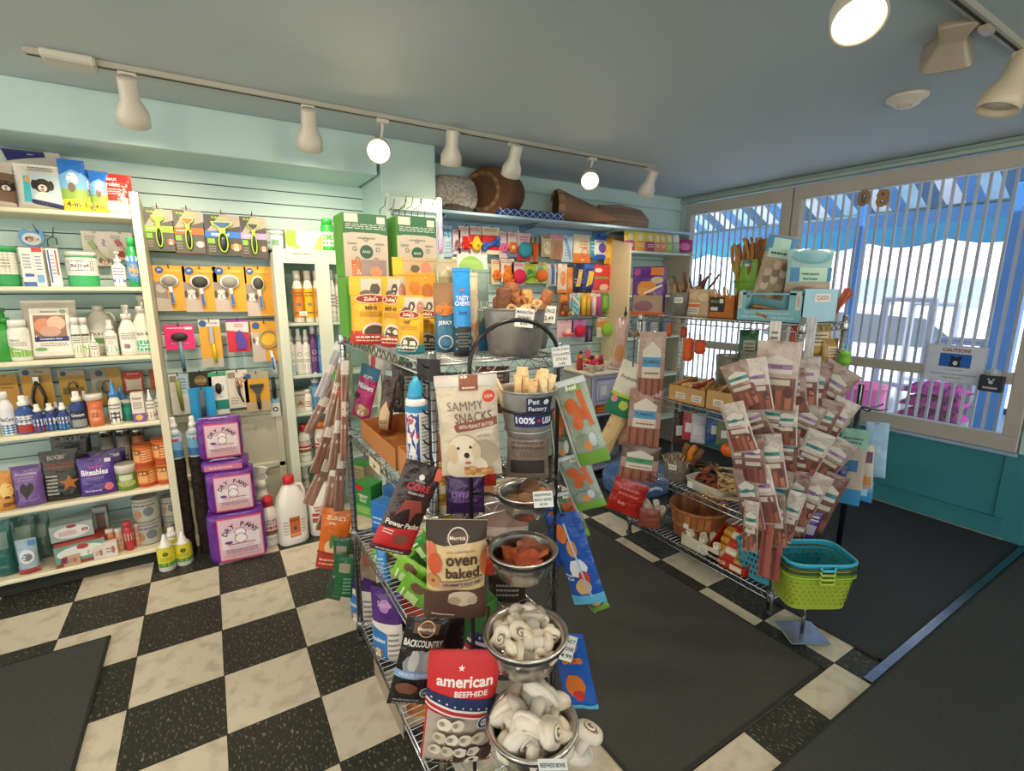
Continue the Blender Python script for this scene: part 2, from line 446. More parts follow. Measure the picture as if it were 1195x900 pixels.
# ---- street outside
m = M(); m.box(XW+.12, 30, -14, 24, -.3, -.14, 'd9dbe0', 'matte', b=0); structure('ground', m)
m = M(); m.box(6.9, 7.05, -14, 24, -.14, -.04, 'b9c6d8', 'matte'); structure('kerb', m)
m = M(); n_ = 46
for i in range(n_):                                   # striped awning fabric sloping out from above the window
    y0 = -1.2+i*.13; c = ['b4def6', '4f8fd0', 'e8f4fb', '3f6f9a'][i % 4]
    m.add([(4.2, y0, 2.78), (5.4, y0, 2.20), (5.4, y0+.13, 2.20), (4.2, y0+.13, 2.78), (4.2, y0, 2.79), (5.4, y0, 2.21), (5.4, y0+.13, 2.21), (4.2, y0+.13, 2.79)],
          [(0, 1, 2, 3), (4, 7, 6, 5), (0, 4, 5, 1), (2, 6, 7, 3)], c, 'matte')
fab = P('awning_fabric', m)
m = M(); N = 60; pts = []
for i in range(N+1):
    y = -1.2+5.9*i/N; pts.append((y, 1.93-.055*abs(math.sin(PI*i/6))))
poly = [(-1.2, 2.19)]+pts[0:0]+[(4.7, 2.19)]+pts[::-1]
m.flat([(a, b) for a, b in poly], 0, .01, '3fa4d4', 'matte', T=Matrix(((0, 0, 1, 5.40), (1, 0, 0, 0), (0, 1, 0, 0), (0, 0, 0, 1))))
m.box(5.388, 5.399, -1.2, 4.7, 2.07, 2.19, '4f8fd0', 'matte')
val = P('valance', m)
m = M(); m.tube([(5.41, -1.2, 2.2), (5.41, 4.7, 2.2)], .03, '5c7f90', 'metal', 8); m.tube([(4.3, -1.1, 2.3), (5.41, -1.1, 2.2)], .02, '5c7f90', 'metal', 8)
place('awning', 'blue striped awning with a scalloped valance over the shop window', 'awning', [fab, val, P('front_rail', m)])
for k, (px, w, lab) in enumerate(((997, .06, 'bright blue post of the shop porch seen left of the street frames'), (1183, .13, 'bright blue post of the shop porch at the right end of the window'))):
    p = at(px, 330, 'x', 4.55); m = M(); m.box(-.05, .05, -w/2, w/2, 0, 2.32, '3f8fe0', 'paint', b=.006); m.box(-.065, .065, -w/2-.015, w/2+.015, 0, .12, '3580cf', 'paint', b=.006)
    place('porch_post', lab, 'post', [[None, m.mesh('porch_post'), [], None]], (4.55, p.y, -.14))
def frame(px0, px1, ptop, x, lab, col, dz=0):
    a, b = at(px0, ptop, 'x', x), at(px1, ptop, 'x', x); h = a.z+.14; y1, y0 = a.y, b.y; w = (y1-y0)
    m = M(); t = .06
    m.box(-.03, .03, -w/2, -w/2+t, 0, h-.03, col, 'paint', b=.012); m.box(-.03, .03, w/2-t, w/2, 0, h-.03, col, 'paint', b=.012)
    m.box(-.032, .032, -w/2, w/2, h-t, h, col, 'paint', b=.02)
    q = M(); q.box(-.028, .028, -w/2+t, w/2-t, h*.42, h*.42+.05, col, 'paint', b=.01)
    place('barrier_frame', lab, 'barrier', [P('hoop', m), P('crossbar', q)], (x, (y0+y1)/2, -.14))
frame(1031, 1096, 345, 5.9, 'tall grey hoop barrier on the pavement, nearest the left post', '8f97ab')
frame(1062, 1124, 350, 6.6, 'grey hoop barrier standing behind and right of the tallest one', '98a0b4')
frame(1092, 1158, 392, 5.3, 'low grey hoop barrier closest to the shop glass', '8890a6')
# parked white car
def car(x, y, lab, col):
    b = M(); prof = [(-2.1, .35), (-2.15, .75), (-1.5, .92), (-.95, 1.38), (.75, 1.42), (1.35, .98), (2.1, .85), (2.15, .38)]
    T = Matrix(((0, 0, 1, -.85), (1, 0, 0, 0), (0, 1, 0, 0), (0, 0, 0, 1)))
    b.flat(prof, 0, 1.7, col, 'plastic', T=T)
    w = M(); w.flat([(-1.35, .95), (-.9, 1.3), (-.1, 1.34), (-.1, .95)], -.01, 1.72, '52606e', 'plastic', T=T); w.flat([(0, .95), (0, 1.34), (.7, 1.35), (1.15, 1.0), (1.1, .95)], -.01, 1.72, '52606e', 'plastic', T=T)
    ps = [P('car_body', b), P('side_windows', w)]
    for yy in (-1.35, 1.35):
        t = M(); t.lathe([(.0, -.88), (.18, -.88), (.2, -.86), (.33, -.87), (.34, -.7), (.2, -.68), (0, -.68)], '2b2d33', 'rubber', 20, T=Matrix.Translation((0, yy, .33)) @ Matrix.Rotation(PI/2, 4, 'Y'))
        t.lathe([(.0, .88), (.18, .88), (.2, .86), (.33, .87), (.34, .7), (.2, .68), (0, .68)], '2b2d33', 'rubber', 20, T=Matrix.Translation((0, yy, .33)) @ Matrix.Rotation(PI/2, 4, 'Y'))
        ps.append(P('wheel', t))
    place('parked_car', lab, 'car', ps, (x, y, -.14))
car(8.3, 3.4, 'white car parked at the kerb behind the left half of the big window', 'e9eef5')
car(8.4, -1.6, 'pale silver car parked at the kerb towards the right end of the window', 'dfe6ee')
# buildings across the street
def house(y0, y1, h, col, lab, band):
    b = M(); b.box(0, 3, 0, y1-y0, 0, h, col, 'matte', b=.05); b.box(-.06, 0, 0, y1-y0, h-.3, h, band, 'matte')
    b.box(-.05, 0, 0, y1-y0, 2.9, 3.2, band, 'matte')
    ps = [P('facade', b)]
    yy = .5
    while yy < y1-y0-1.2:
        for z in (.5, 3.6):
            f = M(); f.box(-.06, 0, yy, yy+1.0, z, z+1.5, 'c9d3df', 'paint'); g_ = M(); g_.box(-.07, -.055, yy+.08, yy+.92, z+.08, z+1.42, '8fa3b8', 'plastic')
            ps.append([('window'), f.mesh('window'), [['pane', g_.mesh('pane'), [], None]], None])
        yy += 1.7
    place('building', lab, 'building', ps, (15, y0, -.14))
house(-9, 1.6, 5.2, 'f1e9cf', 'cream building across the street behind the right of the window', 'e7c93f')
house(1.7, 7.2, 5.0, 'f3dfe4', 'pale pink building in the middle across the street', 'd8749b')
house(7.3, 20, 5.4, 'e6ebf1', 'pale grey building across the street behind the left pane', '7fa9d6')
# pink chair and magenta blanket on the pavement
p = at(1003, 455, 'x', 4.75)
m = M(); m.lathe([(.02, 0), (.20, .01), (.24, .05), (.27, .30), (.29, .33), (.27, .33), (.22, .08), (.0, .06)], 'e0409a', 'plastic', 24, T=Matrix.Translation((0, 0, .42)))
q = M(); [q.tube([(.14*a, .14*b_, .45), (.2*a, .2*b_, 0)], .014, 'd6d6de', 'metal') for a in (-1, 1) for b_ in (-1, 1)]
place('tub_chair', 'bright pink plastic tub chair outside the left end of the big pane', 'chair', [P('seat_shell', m), P('legs', q)], (5.25, p.y+.25, -.14))
p = at(1065, 470, 'x', 4.62); a = at(1030, 470, 'x', 4.62); b_ = at(1098, 470, 'x', 4.62); w = a.y-b_.y
m = M(); rd = random.Random(3)
for i in range(3):
    z = .10*i
    S = lambda u, v, z=z, i=i: V(((v-.5)*.34, (u-.5)*w*(1-.06*i), z+.075*(math.sin(PI*min(max(v, 0), 1))**.4)*(math.sin(PI*u)**.3)+.02*noise.noise(V((u*7, v*5, i*3.)))))
    m.surf(S, 26, 12, lambda u, v: C('d2409f') if int(u*14+v*3) % 3 else C('8e2a78'), 'fleece')
    m.surf(lambda u, v, z=z: V(((v-.5)*.34, (u-.5)*w, z)), 2, 2, '8e2a78', 'fleece', flip=True)
zt = at(1065, 490, 'x', 4.45).z+.14
t = M(); t.box(-.2, .2, -w/2-.04, w/2+.04, zt-.04, zt, 'a9b3c4', 'wood', b=.006)
tl = [P('bench_top', t)]
for sx in (-.15, .15):
    for sy in (-1, 1):
        l_ = M(); l_.box(sx-.02, sx+.02, sy*w/2-.02, sy*w/2+.02, 0, zt-.04, '9ca6b8', 'wood'); tl.append(P('leg', l_))
place('bench', 'pale grey bench outside the window under folded magenta blankets', 'bench', tl, (4.66, p.y-.12, -.14))
place('blankets', 'folded magenta patterned blankets lying on the bench outside the window', 'blanket', [[None, m.mesh('blankets'), [], None]], (4.66, p.y-.12, -.14+zt+.001))
# ---- things on the window
m = M()
for px, ch in ((1030, '8'), (1008, '0')):
    p = at(px, 231, 'x', XW+.008); vs, fs, w_ = text2d(ch, .05)
    for sc, dx, cc in ((.135, .0, '2b3550'), (.118, -.0012, 'b2814f')):
        vs2, fs2, _ = text2d(ch, .075 if sc > .13 else .035)
        m.add([(p.x+dx, p.y+x*.12, p.z+y*.12) for x, y in vs2], [list(q) for q in fs2], cc, 'card')
place('house_number', 'gold street number lettered on the window glass, seen from behind', 'sign', [[None, m.mesh('house_number'), [], None]])
def wallface(px0, px1, py0, py1, x):        # panel in a plane facing -x : centre, width, height
    a, b, c, d = at(px0, (py0+py1)/2, 'x', x), at(px1, (py0+py1)/2, 'x', x), at((px0+px1)/2, py0, 'x', x), at((px0+px1)/2, py1, 'x', x)
    return V((x, (a.y+b.y)/2, (c.z+d.z)/2)), a.y-b.y, c.z-d.z
c, w, h = wallface(1084, 1150, 424, 470, XW-.026)
h = .235; w = .30; c = V((XW-.0245, 1.15, .925))
m = M(); m.box(-w/2, w/2, 0, .0015, 0, h, 'c9d3ea', 'card', b=0)
art(m, lambda u, v: V(((u-.5)*w, 0, v*h)), w, h, [('r', .03, .03, .97, .97, 'dbe2f2'), ('t', 'CAUTION!', .5, .87, .10, 'b5392f', .62, .04), ('r', .24, .42, .76, .78, '2367c4'), ('p', [(.4, .42), (.6, .42), (.58, .6), (.62, .74), (.5, .68), (.42, .74), (.43, .6)], '1d2638'),
    ('e', .51, .53, .04, .06, 'e9edf5'), ('t', 'I am an escape artist', .5, .34, .045, '4b5675', .5, 0), ('t', 'Please use good care when opening the door', .5, .22, .05, '39435f', .86, .01), ('t', 'Keep leashes close!', .5, .13, .05, '39435f', .5, .01)])
place('caution_sign', 'printed CAUTION notice with a blue dog picture on the window rail', 'sign', [[None, m.mesh('caution_sign'), [], None]], c, (0, 0, -PI/2))
c = V((XW-.05, .955, .905))
m = M(); m.box(-.055, .055, -.02, .02, 0, .095, '2c323c', 'card', b=.004)
art(m, lambda u, v: V(((u-.5)*.11, -.02, v*.095)), .11, .095, [('c', .5, .6, .1, 'cfd3da'), ('c', .4, .78, .05, 'cfd3da'), ('c', .6, .78, .05, 'cfd3da'), ('r', .2, .18, .8, .3, 'b9bec8')])
q = M(); q.add([(-.03, 0, .095), (.03, 0, .095), (.035, -.01, .13), (-.02, .01, .135)], [(0, 1, 2, 3), (3, 2, 1, 0)], 'e8ecf2', 'haze'); q.lathe([(.012, .09), (.02, .11), (.016, .135), (0, .145)], 'e3e8ef', 'haze', 10)
place('leaflet_box', 'small black box with a paw print and plastic bags, hung on the window rail', 'box', [P('box', m), P('bag_tuft', q)], c, (0, 0, -PI/2))
# ---- mats on the floor
def mat_obj(x0, x1, y0, y1, lab, col='4a4b47', t=.008):
    m = M(); m.box(x0, x1, y0, y1, .0, t, col, 'carpet', b=.004)
    q = M(); e = .012
    for a in ((x0, x1, y0, y0+e), (x0, x1, y1-e, y1), (x0, x0+e, y0, y1), (x1-e, x1, y0, y1)): q.box(*a, .001, t+.0008, '23241f', 'rubber', b=.001)
    place('floor_mat', lab, 'mat', [P('pile', m), P('rubber_edge', q)])
mat_obj(-2.6, -.50, -.4, 2.53, 'dark floor mat in the lower left corner in front of the tall shelves')
mat_obj(.98, 1.97, .80, 2.62, 'wide dark mat in the aisle between the two wire racks')
mat_obj(2.215, 3.985, .70, 3.30, 'dark mat along the window behind the right wire rack', '43464a')
mat_obj(-.4, 3.985, -3.2, .662, 'long dark entrance mat across the bottom right corner', '4a4c4b')
m = M(); m.box(2.06, 3.985, .664, .699, .0, .006, '8d98a8', 'metal', b=.002); structure('trim_5', m)
# ---- smoke detector, tracks, lamps
m = M(); m.lathe([(0, 0), (.03, 0), (.045, -.006), (.05, -.02), (.075, -.026), (.08, -.045), (.08, -.05), (0, -.05)][::-1], 'd8cdbf', 'plastic', 28)
p = at(1058, 118, 'z', ZC-.02)
m = M(); m.lathe([(.0, -.052), (.02, -.052), (.035, -.045), (.05, -.035), (.055, -.022), (.078, -.014), (.08, 0)], 'd9cfc2', 'plastic', 28)
q = M(); [q.box(-.004+.03*math.cos(a), .004+.03*math.cos(a), -.004+.03*math.sin(a), .004+.03*math.sin(a), -.047, -.043, '6b4c44') for a in (0, 1.2, 2.6, 4.1, 5.2)]
place('smoke_detector', 'round off-white smoke detector on the ceiling', 'smoke detector', [P('housing', m), P('vents', q)], (p.x, p.y, ZC))
def track(x0, x1, y, lab, feed=None):
    m = M(); m.box(x0, x1, y-.017, y+.017, ZC-.022, ZC, 'a9a79b', 'paint', b=.002); s = M(); s.box(x0+.01, x1-.01, y-.005, y+.005, ZC-.0235, ZC-.02, '3b3a36', 'matte', b=0)
    ps = [P('rail', m), P('slot', s)]
    if feed: f = M(); f.box(feed[0], feed[1], y-.05, y+.05, ZC-.035, ZC-.001, 'c3c2b6', 'paint', b=.008); ps.append(P('power_feed', f))
    place('light_track', lab, 'light track', ps)
track(-.48, 2.80, 2.63, 'long white lighting track on the ceiling in front of the soffit', (-.43, -.27))
track(-2.5, 2.62, .713, 'white lighting track crossing the top right corner of the ceiling')
def add_light(p, d, watts, size=1.9, blend=.9, col=(1, .80, .58)):
    L = bpy.data.lights.new('lamp_light', 'SPOT'); L.energy = watts; L.spot_size = size; L.spot_blend = blend; L.color = col; L.shadow_soft_size = .045
    o = bpy.data.objects.new('lamp_light', L); COL.objects.link(o); o.location = p; o.rotation_mode = 'QUATERNION'; o.rotation_quaternion = V(d).to_track_quat('-Z', 'Y')
def spot(track_p, head_p, d, lab, lit, watts, kind='round', s=1.0, lsize=1.9, c1='c9c3b8', grp=None):
    d = V(d).normalized(); hp = V(head_p); tp = V(track_p); arm = M(); arm.T = Matrix.Translation(-tp)
    arm.box(tp.x-.03, tp.x+.03, tp.y-.014, tp.y+.014, tp.z-.042, tp.z-.024, c1, 'plastic')
    back = hp-d*(.085*s)
    arm.tube([(tp.x, tp.y, tp.z-.03), (tp.x, tp.y, (tp.z+back.z)/2), back], .009, c1, 'plastic', 8)
    h = M(); q = d.to_track_quat('Z', 'Y').to_matrix().to_4x4(); h.T = Matrix.Translation(hp-tp) @ q @ Matrix.Scale(s, 4)
    lm = M(); lm.T = h.T
    if kind == 'round':
        h.lathe([(.0, -.105), (.034, -.105), (.036, -.10), (.036, -.02), (.060, .028), (.062, .080), (.058, .082), (.055, .07), (.03, .03), (.0, .03)], c1, 'plastic', 24)
        lm.lathe([(.0, .052), (.05, .054), (.053, .060), (.0, .063)], 'ffffff', 'lamp' if lit else 'plastic', 20)
    else:
        h.lathe([(.0, -.11), (.075, -.11), (.078, -.10), (.05, -.01), (.055, .01), (.098, .10), (.10, .105), (.094, .106), (.088, .095), (0, .02)], c1, 'plastic', 32, p=7)
        lm.lathe([(.0, .07), (.075, .07), (.0, .075)], '2a2a2a', 'plastic', 16)
    place('track_spotlight', lab, 'spotlight', [P('arm', arm), P('lamp_head', h), P('bulb', lm)], tp, group=grp)
    if watts: add_light(hp+d*(.09*s), d, watts, lsize)
HEADS = [(153, 122, (-.02, .7, -.9), 0, 26, 'white spotlight over the tall left shelves, first on the long track'),
         (361, 154, (.1, .7, -.9), 0, 24, 'white spotlight over the white cupboard, second on the long track'),
         (443, 173, (-.35, -.85, -.45), 1, 10, 'glowing spotlight in front of the pillar, aimed at the camera'),
         (527, 175, (.1, .4, -1), 1, 16, 'white spotlight beside the grey fleece bed, pointing straight down'),
         (599, 190, (.05, .6, -1), 0, 18, 'white spotlight in front of the brown bed, fifth on the long track'),
         (688, 206, (-.55, -.75, -.62), 1, 10, 'glowing spotlight tilted to the left above the brown cave bed'),
         (757, 216, (.05, .55, -1), 0, 18, 'white spotlight at the window end of the long track')]
for px, py, d, lit, w_, lab in HEADS:
    p = at(px, py, 'y', 2.63); tp = V((p.x+(.0 if lit == 0 else .02), 2.63, ZC))
    spot(tp, p, d, lab, lit, w_, s=.95)
p = at(1000, 2, 'y', .74); spot((p.x+.03, .713, ZC), (p.x, p.y, p.z+.0), (-.45, -.35, -.8), 'glowing spotlight cut by the top edge of the picture', 1, 12)
p = at(1112, 42, 'y', .80); p2 = at(1112, 8, 'y', .713); spot((p.x, .713, ZC), p, (.85, .45, -.62), 'square-mouthed beige floodlight beside the smoke detector', 0, 0, 'square', s=.72, c1='a39786')
p = at(1178, 100, 'y', .72); spot((p.x+.02, .713, ZC), p, (-.25, .2, -.95), 'large cream spotlight at the right edge of the ceiling', 0, 14, s=1.05, c1='d8c8ae')
for k, (x, d) in enumerate(((-1.6, (-.1, .8, -.75)), (-.8, (.0, .8, -.75)), (0.0, (.1, .8, -.8)), (.8, (-.1, .75, -.85)))):   # unseen lamps added along the near track for general light, above the camera
    spot((x, .713, ZC), (x, .75, ZC-.13), d, 'unseen white track spotlight added above the camera, number %s from the left wall' % ['one', 'two', 'three', 'four'][k], 1, 22, lsize=2.4)
# ================================================================== FURNITURE AND RACKS
CREAM = 'd8d3b8'
# ---- tall open shelf unit along the left
SH = [1.849, 1.503, 1.161, .812, .448, .105]     # heights of its boards
ps = []
for k, z in enumerate(SH):
    m = M(); m.box(-1.75, -.268, 3.10, 3.40, z-.022, z, 'e2dcc0' , 'paint', b=.005); ps.append(P('shelf_board', m))
for x in (-.268, -1.78):
    m = M(); m.flat([(3.085, 0), (3.40, 0), (3.40, 1.90), (3.14, 1.955), (3.10, 1.955), (3.085, 1.90)], 0, .034, CREAM, 'paint', T=Matrix(((0, 0, 1, x), (1, 0, 0, 0), (0, 1, 0, 0), (0, 0, 0, 1)))); ps.append(P('side_panel', m))
m = M(); m.box(-1.74, -.27, 3.16, 3.18, 0, .083, '2b2c28', 'matte'); ps.append(P('kick_board', m))
place('shelf_unit', 'tall cream shelf unit with sloping side panels along the left wall', 'shelf', ps)
# ---- pale cupboard with open shelves
ps = []; c = 'cfd6c4'
m = M(); m.box(.345, .375, 3.15, 3.40, 0, 1.72, c, 'paint'); ps.append(P('side_panel', m))
m = M(); m.box(.90, .93, 3.15, 3.40, 0, 1.72, c, 'paint'); ps.append(P('side_panel', m))
m = M(); m.box(.345, .93, 3.14, 3.40, 1.70, 1.72, c, 'paint'); m.box(.345, .93, 3.14, 3.155, 1.64, 1.70, c, 'paint'); ps.append(P('header', m))
m = M(); m.box(.345, .395, 3.138, 3.152, 0, 1.64, c, 'paint'); m.box(.565, .645, 3.138, 3.152, 0.75, 1.64, c, 'paint'); ps.append(P('face_frame', m))
CB = [1.295, .979, .744, .423, .06]
for z in CB: m = M(); m.box(.375, .90, 3.155, 3.39, z-.016, z, 'b7c4b6', 'paint'); ps.append(P('shelf_board', m))
m = M(); m.box(.375, .90, 3.385, 3.398, 0, 1.70, '8fb0a8', 'paint'); ps.append(P('back_board', m))
place('cupboard', 'pale green open cupboard with bottles, right of the hanging brushes', 'cupboard', ps)
m = M()
c = 'c9c8b6'; m.box(-.24, .34, 3.40, YB-.003, 0, .76, c, 'paint', b=.002); m.box(-.24, .34, 3.375, 3.41, .72, .76, 'd2d0bd', 'paint'); m.box(-.24, .34, 3.375, 3.41, .36, .395, 'd2d0bd', 'paint')
m.box(.30, .343, 3.375, 3.41, 0, .72, 'd2d0bd', 'paint'); structure('trim_6', m)
# ---- slat end panel in front of the pillar
ps = []; c = 'c4dcd4'
m = M(); m.box(.935, .965, 2.92, 2.995, 0, 2.045, c, 'paint'); ps.append(P('side_post', m))
m = M(); m.box(1.255, 1.29, 2.92, 2.995, 0, 2.045, c, 'paint'); ps.append(P('side_post', m))
m = M(); m.box(.965, 1.255, 2.93, 2.95, 1.955, 2.03, c, 'paint'); ps.append(P('header', m))
m = M(); z = .1
while z < 1.93: m.box(.965, 1.255, 2.955, 2.975, z, z+.072, 'bcd6d2', 'aqua', b=.002); z += .0762
m.box(.965, 1.255, 2.974, 2.99, .02, 1.95, '39433f', 'matte', b=0); ps.append(P('slat_board', m))
place('end_panel', 'pale green slat end panel in front of the pillar, behind the green boxes', 'display panel', ps)
def hook(x, y, z, L=.14, tilt=.25, face='y'):
    m = M(); m.tube([(0, 0, -.02), (0, 0, .01), (0, -.012, .014), (0, -L*.8, .016+L*.8*tilt*.3), (0, -L, .03+L*tilt)], .0022, '4c5052', 'metal', 5)
    return m.mesh('wall_hook')
HK = hook(0, 0, 0)
for k, (px, py) in enumerate(((447, 244), (455, 246), (463, 246), (470, 243), (477, 244), (485, 245), (492, 246), (500, 247))):
    p = at(px, py, 'y', 2.89); place('wall_hook', 'bare wire hook above the green boxes, %s from the left' % ['first', 'second', 'third', 'fourth', 'fifth', 'sixth', 'seventh', 'last'][k], 'hook', [[None, HK, [], None]], (p.x, 2.955, p.z-.01), (0, 0, random.uniform(-.3, .3)), group='bare hooks on the end panel')
# ---- long high shelf and its brackets
m = M(); m.box(1.29, 3.86, 3.08, 3.415, 1.985, 2.005, '9fc3d8', 'paint', b=.004); ps = [P('shelf_board', m)]
for x in (1.40, 2.15, 2.9):
    m = M(); m.box(x-.008, x+.008, 3.40, 3.415, 1.86, 1.985, 'a9bcc6', 'metal'); m.add([(x-.004, 3.40, 1.985), (x-.004, 3.12, 1.985), (x-.004, 3.12, 1.972), (x-.004, 3.40, 1.91), (x+.004, 3.40, 1.985), (x+.004, 3.12, 1.985), (x+.004, 3.12, 1.972), (x+.004, 3.40, 1.91)],
        [(0, 1, 2, 3), (4, 7, 6, 5), (0, 4, 5, 1), (1, 5, 6, 2), (2, 6, 7, 3), (3, 7, 4, 0)], 'a9bcc6', 'metal'); ps.append(P('bracket', m))
place('wall_shelf', 'long pale blue shelf near the ceiling carrying the pet beds', 'shelf', ps)
# ---- corner shelf unit right of the toy wall
ps = []
m = M(); m.flat([(3.10, 0), (3.415, 0), (3.415, 1.95), (3.10, 1.87)], 0, .022, 'd9cba4', 'paint', T=Matrix(((0, 0, 1, 3.06), (1, 0, 0, 0), (0, 1, 0, 0), (0, 0, 0, 1)))); ps.append(P('side_panel', m))
m = M(); m.box(3.82, 3.845, 3.10, 3.415, 0, 1.84, 'b9b09a', 'paint'); ps.append(P('side_panel', m))
KS = [1.82, 1.45, 1.08, .72, .3]
for z in KS: m = M(); m.box(3.084, 3.82 if z < 1.8 else 3.92, 3.10, 3.41, z-.02, z, 'c3d3cd', 'paint'); ps.append(P('shelf_board', m))
place('shelf_unit', 'shelf unit in the window corner with a cream side panel and yellow pouches on top', 'shelf', ps)
# ---- lavender dresser
ps = []; c = 'a9aecb'
x0, x1, y0, y1 = 2.44, 3.02, 2.80, 3.30
m = M(); m.box(x0-.02, x1+.02, y0-.02, y1, .85, .872, 'cfc9bd', 'paint', b=.006); ps.append(P('top', m))
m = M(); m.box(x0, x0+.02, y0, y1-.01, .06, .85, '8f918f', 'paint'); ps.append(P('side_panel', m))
m = M(); m.box(x1-.02, x1, y0, y1-.01, .06, .85, c, 'paint'); ps.append(P('side_panel', m))
m = M(); m.box(x0, x0+.035, y0-.008, y0+.012, 0, .85, c, 'paint'); m.box(x1-.035, x1, y0-.008, y0+.012, 0, .85, c, 'paint'); m.box(x0+.035, x1-.035, y0-.006, y0+.012, .62, .65, c, 'paint'); m.box(x0+.035, x1-.035, y0-.006, y0+.012, .82, .85, c, 'paint'); ps.append(P('face_frame', m))
for z in (.545, .10): m = M(); m.box(x0+.02, x1-.02, y0, y1-.02, z-.018, z, c, 'paint'); ps.append(P('shelf_board', m))
m = M(); m.box(x0+.02, x1-.02, y1-.03, y1-.015, .06, .85, '5d6166', 'paint'); ps.append(P('back_board', m))
for a, b_ in ((x0+.04, (x0+x1)/2-.006), ((x0+x1)/2+.006, x1-.04)):
    m = M(); m.box(a, b_, y0-.018, y0+.3, .655, .815, c, 'paint'); m.box(a+.02, b_-.02, y0-.024, y0-.017, .675, .795, 'b6bbd6', 'paint', b=.003)
    k = M(); k.tube([((a+b_)/2-.03+.04, y0-.022, .735), ((a+b_)/2-.02+.04, y0-.045, .735), ((a+b_)/2+.02+.04, y0-.045, .735), ((a+b_)/2+.03+.04, y0-.022, .735)], .004, '3b3d45', 'metal')
    t = M(); t.box(a+.03, a+.085, y0-.0262, y0-.0245, .70, .77, 'dfe0dc', 'card', b=0)
    ps.append(['drawer', m.mesh('drawer'), [['handle', k.mesh('handle'), [], None], ['price_card', t.mesh('price_card'), [], None]], None])
place('dresser', 'lavender painted dresser with a drawer and open shelves below the toy wall', 'dresser', ps)
# ---- chrome wire racks
CHR = 'c9cbcc'
def wire_rack(x0, x1, y0, y1, tiers, lab, top, label_strips=()):
    ps = []
    for x in (x0, x1):
        for y in (y0, y1):
            m = M(); m.lathe([(.0125, .02), (.0125, top), (.009, top+.004), (0, top+.005)], 'b9bbbd', 'metal', 12, T=Matrix.Translation((x, y, 0)))
            z = .1
            while z < top-.05: m.lathe([(.0129, z), (.0132, z+.0015), (.0129, z+.003)], '6e7072', 'metal', 12, T=Matrix.Translation((x, y, 0)), cap=False); z += .0254
            f = M(); f.lathe([(.017, 0), (.019, .004), (.017, .012), (.01, .03), (.0, .03)], '2a2a2a', 'rubber', 12, T=Matrix.Translation((x, y, 0)))
            ps.append(['post', m.mesh('post'), [['foot', f.mesh('foot'), [], None]], None])
    for z in tiers:
        m = M(); r = .0032
        for dz in (0, -.03):
            for a, b_ in (((x0, y0), (x1, y0)), ((x1, y0), (x1, y1)), ((x1, y1), (x0, y1)), ((x0, y1), (x0, y0))):
                m.tube([(a[0], a[1], z+dz), (b_[0], b_[1], z+dz)], r, CHR, 'metal', 6)
        for a, b_ in (((x0, y0), (x1, y0)), ((x1, y0), (x1, y1)), ((x1, y1), (x0, y1)), ((x0, y1), (x0, y0))):
            L = math.hypot(b_[0]-a[0], b_[1]-a[1]); n = int(round(L/.028)); n += n % 2; pts = []
            for i in range(n+1):
                t = i/n; t = .03/L+t*(1-.06/L); pts.append((a[0]+(b_[0]-a[0])*t, a[1]+(b_[1]-a[1])*t, z-.001 if i % 2 else z-.029))
            m.tube(pts, .0018, CHR, 'metal', 4)
        for x in (x0, x1):
            for y in (y0, y1): m.lathe([(.016, z-.034), (.0175, z-.03), (.0175, z+.003), (.016, z+.007)], 'a9abad', 'metal', 10, T=Matrix.Translation((x, y, 0)))
        d = M(); n = int((y1-y0)/.0254)
        for i in range(1, n): y = y0+(y1-y0)*i/n; d.tube([(x0, y, z+.003), (x1, y, z+.003)], .0015, CHR, 'metal', 4)
        for i in range(1, 4): x = x0+(x1-x0)*i/4; d.tube([(x, y0, z-.0005), (x, y1, z-.0005)], .002, CHR, 'metal', 4)
        ps.append(['shelf', m.mesh('shelf'), [['wire_deck', d.mesh('wire_deck'), [], None]], None])
    return place('wire_rack', lab, 'rack', ps)
R1 = dict(x0=.43, x1=.80, y0=1.06, y1=1.94); T1 = [1.325, .945, .51, .085]
R2 = dict(x0=2.115, x1=2.47, y0=1.12, y1=2.03); T2 = [1.355, .895, .43, .10]
wire_rack(.43, .80, 1.06, 1.94, T1, 'near chrome wire rack in the middle, with yellow treat bags on top', 1.355)
wire_rack(2.115, 2.47, 1.12, 2.03, T2, 'far chrome wire rack by the window, with a light blue display box on top', 1.385)
# deck tops sit 4.5 mm above the rails
D = .0055
# price strips on the near rack
def strip(y0, y1, z, h, lab, col, txt=None, x=.43):
    m = M(); L = y1-y0; m.box(-.001, .001, 0, L, -h, 0, col, 'card', b=0)
    if txt: art(m, lambda u, v: V((-.001, L*(1-u), -h+v*h)), L, h, [('t', t_, u_, .5, .5, '3b3a33', .22) for u_, t_ in txt])
    place('shelf_label', lab, 'label', [[None, m.mesh('shelf_label'), [], None]], (x-.0065, y0, z))
strip(1.50, 1.62, .94, .035, 'cream price label clipped under the cardboard trays on the near rack', 'd9cfae', [(.5, 'Chews')])
strip(1.38, 1.72, .072, .10, 'brown paper strip hanging below the bottom shelf of the near rack', '9c8a74')
# ---- black wire bowl stand at the end of the near rack
SX, SY = .615, .98
BL = '17171a'
m = M()
hoop = [(SX-.125, SY, .02), (SX-.125, SY, 1.33)]+[(SX-.125*math.cos(a), SY, 1.33+.10*math.sin(a)) for a in [PI*i/14 for i in range(1, 14)]]+[(SX+.125, SY, 1.33), (SX+.125, SY, .02)]
m.tube(hoop, .0052, BL, 'plastic', 8); up = P('hoop_upright', m)
m = M(); m.tube([(SX+.16*math.cos(a), SY-.05+.16*math.sin(a), .008) for a in [2*PI*i/24 for i in range(24)]], .006, BL, 'plastic', 6, closed=True); m.tube([(SX-.16, SY-.05, .008), (SX+.16, SY-.05, .008)], .005, BL, 'plastic', 6)
ps = [up, P('base_ring', m)]
